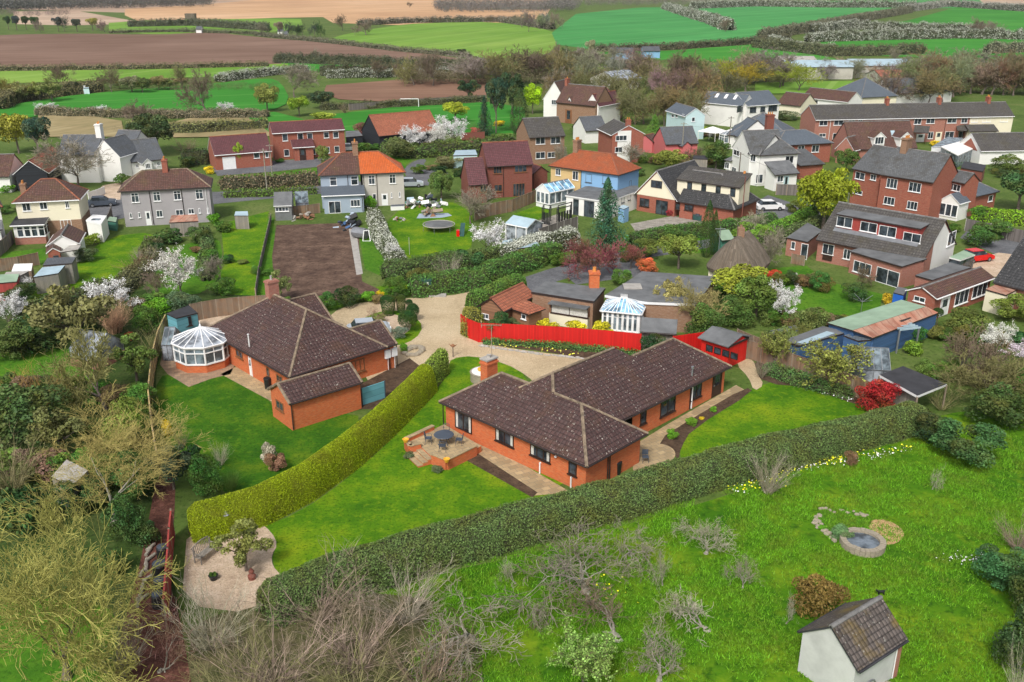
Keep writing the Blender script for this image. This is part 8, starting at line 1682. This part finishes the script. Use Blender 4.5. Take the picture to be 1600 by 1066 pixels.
# flower scatters (nobody could count them)
def flowers(label, pxs, n, col, size=.12, spread=10, h=.22):
    xs = rng.random(n)*(len(pxs)-1); pts = []
    for t in xs:
        i = int(t); f_ = t-i; q = P(pxs[i][0]*(1-f_)+pxs[i+1][0]*f_+rng.normal()*spread, pxs[i][1]*(1-f_)+pxs[i+1][1]*f_+rng.normal()*spread*.4); pts.append((q.x, q.y, h*(.6+.6*rng.random())))
    p = np.array(pts); c = p.mean(0); c[2] = 0; me = np_mesh('flowers', leaf_quads(p-c, size, np.array([[0, 0, 1.]]*n), .5, .9), 4, rng.random(n)); me.materials.append(M['petal']); o = link('flowers', me); o.location = c; o.color = col4(col); tag(o, label, 'flowers', kind='stuff')
flowers('yellow daffodils along the orchard side of the long hedge', [(1150, 765), (1200, 755), (1250, 730), (1290, 722), (1340, 712), (1430, 700)], 260, (.8, .6, .01), .13)
flowers('pale daffodils and narcissi at the hedge foot', [(1150, 768), (1250, 735), (1330, 720), (1420, 705)], 160, (.8, .8, .5), .11); flowers('scattered yellow flowers under the widest fruit tree', [(900, 900), (940, 920), (980, 935)], 30, (.8, .55, .01), .12, 16)
flowers('white flowers at the right orchard border', [(1480, 875), (1530, 878), (1580, 890)], 110, (.75, .8, .8), .09, 9); flowers('white flowers in the border behind the right lawn', [(1195, 575), (1260, 600), (1330, 628)], 160, (.75, .78, .7), .1, 7); flowers('yellow and white flowers at the red fence foot', [(760, 540), (850, 548), (905, 556)], 60, (.8, .7, .05), .14, 5)
# grass tufts in the orchard: real blades, one object
def tufts(label, poly, n, col, h=.16):
    P0 = [P(x, y) for x, y in poly]; xs = [p.x for p in P0]; ys = [p.y for p in P0]; pts = []
    from mathutils.geometry import intersect_point_tri_2d
    def inside(x, y):
        r = False
        for i in range(len(P0)):
            a, b = P0[i], P0[i-1]
            if (a.y > y) != (b.y > y) and x < (b.x-a.x)*(y-a.y)/(b.y-a.y)+a.x: r = not r
        return r
    while len(pts) < n:
        x, y = random.uniform(min(xs), max(xs)), random.uniform(min(ys), max(ys))
        if inside(x, y):
            k = mnoise.noise(Vector((x*.35, y*.35, 3)))
            if k > random.uniform(-.5, .35): pts.append((x, y, 0))
    p = np.repeat(np.array(pts), 5, 0); m_ = len(p); p[:, :2] += rng.normal(size=(m_, 2))*.09
    a = rng.random(m_)*6.283; hh = h*(.4+rng.random(m_)); w_ = .02; lean = rng.normal(size=(m_, 2))*.09
    d = np.stack([np.cos(a)*w_, np.sin(a)*w_, 0*a], 1); tip = p + np.stack([lean[:, 0], lean[:, 1], hh], 1)
    c = p.mean(0); v = np.stack([p-d-c, p+d-c, tip-c], 1).reshape(-1, 3)
    me = np_mesh('grass', v, 3, rng.random(m_)); me.materials.append(M['leaf']); o = link('grass', me); o.location = c; o.color = col4(col); tag(o, label, 'grass', kind='stuff')
tufts('longer grass growing in the orchard lawn', [(700, 890), (1000, 800), (1250, 735), (1440, 690), (1640, 650), (1640, 1100), (620, 1100)], 34000, (.075, .19, .008))
# ---------------------------------------------------------------- small garden things
def posttop(label, x, yb, yt, r=.1, name='utility_pole', mat='bark_l', arm=True):
    b_ = P(x, yb); h = zat(b_, yt); T = thing(name, b_, label, 'utility pole' if name == 'utility_pole' else 'mast'); m = MB(); m.tube(b_, b_+Vector((0, 0, h)), r, r*.75, 8); m.build('pole', M[mat], T)
    if arm: m = MB(); m.tube(b_+Vector((-.6, 0, h-.3)), b_+Vector((.6, 0, h-.3)), .05, .05, 6); m.build('crossarm', M[mat], T)
    return b_+Vector((0, 0, h-.2))
t1 = posttop('mossy green utility pole before the pink-red cottage', 1065, 248, 191); t2 = posttop('utility pole left of the slate hipped bungalow', 1138, 238, 182, mat='bark'); t3 = posttop('dark utility pole by the left gable of the white hipped house', 1152, 300, 238, mat='bark')
t4 = posttop('tall thin dark red pole behind the chalet chimney', 1158, 352, 276, .07, mat='brick_dark', arm=False); t5 = posttop('utility pole beside the lane left of the orange-roofed semi', 418, 305, 232); t6 = posttop('second thinner utility pole left of the semi', 426, 282, 225, .08)
t7 = posttop('pole between the golden tree and the dormer house', 1320, 350, 280, .07, arm=False); posttop('tall white aerial mast beside the cypresses', 1121, 415, 354, .05, 'mast', 'metal', True)
def wire(a, b, label, sag=1.2):
    m = MB(); pts = [a+(b-a)*i/12-Vector((0, 0, sag*4*(i/12)*(1-i/12))) for i in range(13)]; m.path(pts, .018, 4); tag(m.build('cable', M['black']), label, 'cable')
wire(t3, t2, 'cable from the white house pole back to the next pole'); wire(t3, t7, 'cable crossing the road before the white house'); wire(t1, t2, 'cable over the pink-red cottage'); wire(t5, t6, 'short cable between the two poles left of the semi')
# washing lines, clothes dryer
c = P(1345, 489); T = thing('clothes_dryer', c, 'rotary clothes dryer on the lawn of the shrubby garden', 'clothes dryer'); m = MB(); m.tube(c, c+Vector((0, 0, 1.6)), .03, .03, 6); m.build('pole', M['metal'], T)
for k in range(4): a = k*1.571+.4; m = MB(); m.tube(c+Vector((0, 0, 1.2)), c+Vector((math.cos(a)*1.3, math.sin(a)*1.3, 1.75)), .025, .02, 5); m.build('arm', M['metal'], T)
# trampoline
c = P(686, 360); T = thing('trampoline', c, 'round black trampoline on the bright back lawn', 'trampoline'); R0_ = 2.15; m = MB(); m.lathe(c, [(R0_*.9, .85), (R0_*.9, .87)], 28); m.build('mat', M['felt'], T)
m = MB(); m.path([c+Vector((math.cos(k*.2244)*R0_, math.sin(k*.2244)*R0_, .86)) for k in range(29)], .06, 6); m.build('rim', M['concrete'], T)
for k in range(6): a = k*1.047+.3; m = MB(); m.tube(c+Vector((math.cos(a)*R0_, math.sin(a)*R0_, 0)), c+Vector((math.cos(a)*R0_, math.sin(a)*R0_, .86)), .03, .03, 5); m.build('leg', M['metal'], T)
def heap(label, x, y, wx, wy, n, mats, name='junk_heap', h=.8, sz=.5, cat='heap'):
    c = P(x, y); T = thing(name, c, label, cat)
    for k in range(n):
        a = random.random()*6.28; r = random.random()**.6; q = c+Vector((math.cos(a)*r*wx, math.sin(a)*r*wy, random.random()*h*(1-r))); d = Vector((random.gauss(0, 1), random.gauss(0, 1), random.gauss(0, .3))).normalized(); e = d.orthogonal().normalized(); g = d.cross(e)
        s = sz*random.uniform(.4, 1.5); m = MB(); m.obox(q, d*s, e*s*random.uniform(.2, .7), g*s*random.uniform(.1, .5)); m.build('piece', M[random.choice(mats)], T)
heap('big heap of dumped household junk beside the orange-roofed semi', 660, 322, 3.6, 1.6, 60, ['white', 'black', 'dmetal', 'felt_blue', 'shedgreen', 'concrete', 'shedbrown', 'metal', 'wframe'], h=1.6, sz=.8)
heap('pile of broken timber pallets on the lawn', 668, 337, 1.3, .8, 16, ['shedwood', 'shedbrown', 'post'], 'timber_pile', 1.3, 1.0); heap('small heap of rubble on the left of the lawn', 618, 345, 1.8, .6, 14, ['concrete', 'shedbrown', 'metal'], 'rubble', .4, .5)
heap('heap of timber and rubbish behind the brown plot', 473, 342, 2.6, 1.0, 24, ['shedbrown', 'concrete', 'shedwood', 'post', 'brick_brown'], 'rubble', .8, .7); heap('heap under blue-grey tarpaulins at the corner of the brown plot', 541, 352, 1.3, 2.0, 18, ['dmetal', 'bluewood', 'black', 'greyblue'], 'tarpaulin_heap', 1.3, 1.1)
m = MB(); m.slab([P(651, 341, .05), P(655, 334, .06), P(700, 333, .05), P(706, 337, .05), P(690, 340, .05)], .04); tag(m.build('tarpaulin', M['greyblue']), 'flat blue-grey tarpaulin spread behind the trampoline', 'tarpaulin')
c = P(564, 372); m = MB(); m.tube(c+Vector((-.9, .3, .75)), c+Vector((.8, -.6, .75)), .7, .7, 14); tag(m.build('oil_tank', M['metal']), 'grey cylindrical tank lying beside the garden path', 'tank')
T = thing('door_frame', P(573, 377), 'white window frame leaning beside the grey tank', 'frame'); m = MB(); c = P(573, 377)
for a_, b_ in (((-.5, 0, 0), (-.3, 0, 1.4)), ((-.3, 0, 1.4), (.3, .2, 1.4)), ((.3, .2, 1.4), (.5, 0, 0)), ((-.5, 0, 0), (.5, 0, 0))): m.tube(c+Vector(a_), c+Vector(b_), .08, .08, 4)
m.build('frame', M['wframe'], T)
c = P(666, 462); T = thing('oil_tank', c, 'dark green upright cabinet in the hedge behind the drive', 'cabinet'); m = MB(); m.box(c.x-.6, c.x+.6, c.y-.3, c.y+.5, 0, 1.75); m.build('body', M['dgreen'], T); m = MB(); m.box(c.x-.64, c.x+.64, c.y-.34, c.y+.54, 1.75, 1.83); m.build('lid', M['dgreen'], T)
for dx in (-.5, .12): m = MB(); m.box(c.x+dx, c.x+dx+.2, c.y-.32, c.y-.3, 1.2, 1.6); m.build('notice', M['wframe'], T)
c = P(684, 463); m = MB(); m.box(c.x-.9, c.x+.9, c.y-.4, c.y+.5, 0, .18); tag(m.build('drain_cover', M['concrete']), 'low concrete cover on the grass verge', 'cover')
flatb('garden_store', 'green plastic oil tank beside the caravan', 'tank', [(167, 345, 1.3), (181, 347, 1.3), (183, 340, 1.3), (171, 338.5, 1.3)], 'shedgreen', 'felt_green', .1)
# caravan
T, w_, r_, pts = flatb('caravan', 'white touring caravan parked beside the grey semi', 'caravan', [(134, 344, 2.5), (158, 350, 2.5), (167, 337, 2.5), (145, 335, 2.5)], 'white', 'wframe', .25, 'wframe')
pxwall(T, (134, 344), (158, 350), 2.4, [(145.5, 350, 157, 357, 1)], 'wframe', -.03); q = P(150, 343, 2.55); m = MB(); m.box(q.x-.5, q.x+.5, q.y-.3, q.y+.3, 2.5, 2.62); m.build('roof_light', M['glass_l'], T)
for x, y in ((143, 366), (160, 364)): q = P(x, y); m = MB(); m.tube(q+Vector((-.1, 0, .3)), q+Vector((.1, 0, .3)), .3, .3, 12); m.build('wheel', M['black'], T)
# cars
def car(label, x, y, ang, mat, L=4.1, W=1.75, paintname='parked_car', z=0):
    c = P(x, y, z); T = thing(paintname, c, label, 'car'); u = Vector((math.cos(ang), math.sin(ang), 0)); v = Vector((-u.y, u.x, 0)); up = Vector((0, 0, 1))
    prof = [(-.5, .35), (-.5, .78), (-.46, .88), (-.30, .95), (-.30, .95), (.22, .95), (.42, .86), (.5, .68), (.5, .35)]
    m = MB()
    def loft(pr, wd, mb, wtop=None):
        n = len(pr); l = [c+u*a*L-v*wd/2+up*b for a, b in pr]; r = [c+u*a*L+v*wd/2+up*b for a, b in pr]
        for i in range(n): j = (i+1) % n; mb.face([l[i], r[i], r[j], l[j]])
        mb.face(l[::-1]); mb.face(r)
    loft([(-.5, .3), (-.5, .78), (-.46, .9), (-.33, .96), (.2, .96), (.42, .86), (.5, .68), (.5, .3)], W, m)
    b_ = m.build('body', M[mat], T)
    g = MB(); A0 = [(-.40, .95), (.24, .95), (.10, 1.42), (-.30, 1.44)]; l = [c+u*a*L-v*(W/2-.06-(b-.95)*.25)+up*b for a, b in A0]; r = [c+u*a*L+v*(W/2-.06-(b-.95)*.25)+up*b for a, b in A0]
    for i in range(4): j = (i+1) % 4; g.face([l[i], r[i], r[j], l[j]])
    g.face(l[::-1]); g.face(r); g.build('windows', M['glass'], T)
    g = MB(); g.slab([c+u*.10*L-v*W*.36+up*1.47, c+u*.10*L+v*W*.36+up*1.47, c-u*.31*L+v*W*.36+up*1.49, c-u*.31*L-v*W*.36+up*1.49], .05); g.build('roof', M[mat], T)
    for a in (-.31, .31):
        for s in (-1, 1):
            q = c+u*a*L+v*s*(W/2-.1)+up*.31; g = MB(); g.tube(q-v*.11, q+v*.11, .31, .31, 14); wh = g.build('wheel', M['black'], T); g = MB(); g.tube(q-v*.12, q+v*.12, .18, .18, 10); g.build('rim', M['metal'], wh)
    for s in (-1, 1):
        g = MB(); g.obox(c+u*.485*L+v*(s*.6-.14)+up*.66, u*.07, v*.28, up*.12); g.build('headlight', M['wframe'], T)
M['carred'] = m_plain('red car paint', (.65, .006, .006), .25, .05); M['carsilver'] = m_plain('silver car paint', (.55, .6, .65), .3, .05, metal=.4)
car('bright red hatchback parked by the white gable', 1524, 408, .35, 'carred'); car('pale silver car parked behind the east wing', 577, 522, .25, 'carsilver'); car('blue-grey car parked at the lane end behind the cream house', 160, 322, .3, 'dmetal')
car('white car on the road behind the chalet bungalow', 1202, 328, .1, 'wframe'); car('pale car beside the terracotta barn drive', 545, 236, .2, 'wframe'); car('silver car in the lane beside the orange-roofed semi', 642, 292, .1, 'carsilver'); car('dark car parked before the far right conservatory', 1478, 250, .2, 'dmetal')
# wheelie bins by the front corner
for x, y, mt, lab in ((947, 745, 'dmetal', 'blue-grey lidded water butt at the bungalow corner'), (955, 742, 'brick_dark', 'dark red wheelie bin at the bungalow corner'), (964, 740, 'black', 'black wheelie bin at the bungalow corner'), (419, 607, 'black', 'black water butt by the left bungalow wall')):
    c = P(x, y); m = MB(); m.lathe(c, [(.26, 0), (.31, .85), (.33, .9), (.3, .97), (.05, 1.02)], 12); tag(m.build('bin', M[mt]), lab, 'bin')
# black garden pergola
T = thing('pergola', P(862, 352), 'black timber pergola beside the white extension', 'pergola'); c = P(882, 350); c2 = P(848, 352)
for (x0, y0, x1, y1) in ((870, 352, 891, 346), (847, 350, 858, 352)):
    a_, b_ = P(x0, y0), P(x1, y1); dv = Vector((.3, 2.2, 0))
    for q in (a_, b_, a_+dv, b_+dv): m = MB(); m.obox(q-Vector((.07, .07, 0)), Vector((.14, 0, 0)), Vector((0, .14, 0)), Vector((0, 0, 2.3))); m.build('post', M['black'], T)
    for q, r in ((a_, b_), (a_, a_+dv), (b_, b_+dv), (a_+dv, b_+dv)): m = MB(); m.tube(q+Vector((0, 0, 2.25)), r+Vector((0, 0, 2.25)), .07, .07, 4); m.build('beam', M['black'], T)
    for k in range(5): q = a_+(b_-a_)*(k+.5)/5; m = MB(); m.obox(q, (b_-a_)*.15, Vector((0, .04, 0)), Vector((0, 0, 1.7))); m.build('slat', M['black'], T)
# football goal, hay stack, far farm
c = P(640, 168); T = thing('football_goal', c, 'white football goal on the playing field', 'goal'); m = MB(); m.path([c+Vector((-2.4, 0, 0)), c+Vector((-2.4, 0, 2.2)), c+Vector((2.4, 0, 2.2)), c+Vector((2.4, 0, 0))], .1, 6); m.build('frame', M['wframe'], T); m = MB(); m.path([c+Vector((-2.4, 0, 2.2)), c+Vector((-2.4, 1.8, 0)), c+Vector((2.4, 1.8, 0)), c+Vector((2.4, 0, 2.2))], .06, 5); m.build('net_frame', M['wframe'], T)
c = P(297, 31); T = thing('straw_stack', c, 'big rectangular straw bale stack on the tan field', 'straw stack')
for k in range(3):
    for j in range(4): m = MB(); m.box(c.x-4+j*2, c.x-4+j*2+1.95, c.y, c.y+5, k*1.6, k*1.6+1.55); m.build('bale', M['thatch'], T)
for x, y, w_, lab in ((310, 48, 9, 'tiny white farmhouse beyond the brown field'), (437, 51, 8, 'small white farmhouse among the far trees'), (108, 4, 20, 'pale far barn on the wooded skyline'), (446, 56, 5, 'small white shed beside the far farmhouse')):
    T = house('house', lab, 'farmhouse', x, y); Blk(T, (x-w_*.5, y-2), (x+w_*.5, y-2), D=5, he=2.2, pitch=35, roof='g', wall='white', rmat='slate', ridge=None)
T, w_, r_, _ = flatb('caravan', 'small white caravan at the edge of the vivid green field', 'caravan', [(121, 134, 2.3), (133, 134, 2.3), (134, 130, 2.3), (123, 130, 2.3)], 'white', 'wframe', .2, 'wframe'); flatb('shed', 'little pale blue hut beside the small white caravan', 'hut', [(130, 138, 1.8), (139, 138, 1.8), (138, 135, 1.8), (132, 135, 1.8)], 'paleblue', 'felt_blue', .1)
flatb('shed', 'dark small shed with porch above the chalet garden', 'shed', [(1082, 248, 2.2), (1106, 249, 2.2), (1104, 243, 2.4), (1084, 243, 2.4)], 'shedwood', 'felt_dark', .1)
flatb('shed', 'old grey-roofed shed under the pale bare tree', 'shed', [(80, 745, 1.9), (112, 760, 1.9), (138, 735, 2.1), (104, 718, 2.1)], 'shedwood', 'concrete', .1); flatb('cold_frame', 'low white-panelled box beside the brown plot path', 'box', [(610, 323, .6), (632, 322, .6), (632, 319, .6), (611, 320, .6)], 'white', 'dmetal', .08, 'wframe')
m = MB(); c = P(1390, 1078); m.lathe(c, [(.5, 0), (.5, .1)], 10); tag(m.build('stone_slab', M['stone']), 'rough stone slab by the outhouse corner', 'slab')
m = MB(); c = P(640, 398); m.tube(c, c+Vector((0, 0, 2.2)), .035, .035, 6); tag(m.build('line_post', M['concrete']), 'thin pale washing line post on the trampoline lawn', 'post')
c = P(722, 367); T = thing('slide', c, 'small green and red plastic garden slide', 'slide'); m = MB(); m.slab([c+Vector((-.3, -1, .1)), c+Vector((.3, -1, .1)), c+Vector((.4, .9, 1.4)), c+Vector((-.2, .9, 1.4))], .06); m.build('chute', M['dgreen'], T); m = MB(); m.box(c.x-.7, c.x-.3, c.y-1, c.y-.3, 0, .8); m.build('steps', M['carred'], T)
for k in range(8): m = MB(); q = P(1241+k*1.2, 432+k*4-4); m.box(q.x-.35, q.x+.35, q.y-.3, q.y+.3, .01, .05); tag(m.build('stepping_stone', M['concrete']), 'stepping stone in the path of the shrubby garden, %s from the house' % ORD[k], 'paving stone', 'stepping stones')
# ---------------------------------------------------------------- black cat on the orchard lawn
def cat_at(px, py, ang):
    c = P(px, py); J = [(0, 0, .24, .075), (.13, 0, .25, .07), (-.13, 0, .25, .07), (.21, 0, .28, .045), (.27, 0, .33, .05), (.33, 0, .32, .03), (-.2, 0, .3, .02), (-.27, 0, .36, .016), (-.33, 0, .44, .012),
        (.13, .05, .14, .028), (.14, .05, .01, .02), (.12, -.05, .14, .028), (.16, -.05, .01, .02), (-.13, .06, .15, .04), (-.17, .06, .08, .02), (-.14, .06, .01, .02), (-.12, -.06, .15, .04), (-.16, -.06, .08, .02), (-.13, -.06, .01, .02), (.265, .03, .40, .012), (.265, -.03, .40, .012)]
    E_ = [(0, 1), (0, 2), (1, 3), (3, 4), (4, 5), (2, 6), (6, 7), (7, 8), (1, 9), (9, 10), (1, 11), (11, 12), (2, 13), (13, 14), (14, 15), (2, 16), (16, 17), (17, 18), (4, 19), (4, 20)]
    me = bpy.data.meshes.new('cat'); me.from_pydata([j[:3] for j in J], E_, []); o = link('cat', me, None, [M['black']]); o.location = c; o.rotation_euler = (0, 0, ang)
    md = o.modifiers.new('skin', 'SKIN'); sv = me.skin_vertices[0].data
    for i, j in enumerate(J): sv[i].radius = (j[3], j[3])
    sv[0].use_root = True; o.modifiers.new('sub', 'SUBSURF').levels = 2; o.modifiers['sub'].render_levels = 2
    tag(o, 'small black cat walking on the grass above the outhouse roof', 'cat')
cat_at(1376, 930, 3.2)
# ---------------------------------------------------------------- air
hz = MB(); hz.box(-2600, 2600, -60, 5200, -1.5, 60); o = hz.build('haze', [], None)
hm = bpy.data.materials.new('air'); hm.use_nodes = True; n = hm.node_tree.nodes; n.clear(); ho = n.new('ShaderNodeOutputMaterial'); hv = n.new('ShaderNodeVolumePrincipled')
hv.inputs['Color'].default_value = (.86, .9, .96, 1); hv.inputs['Density'].default_value = .00007; hv.inputs['Anisotropy'].default_value = .2; hm.node_tree.links.new(hv.outputs[0], ho.inputs['Volume'])
o.data.materials.append(hm); tag(o, 'thin pale haze over the far fields', 'haze', kind='stuff')
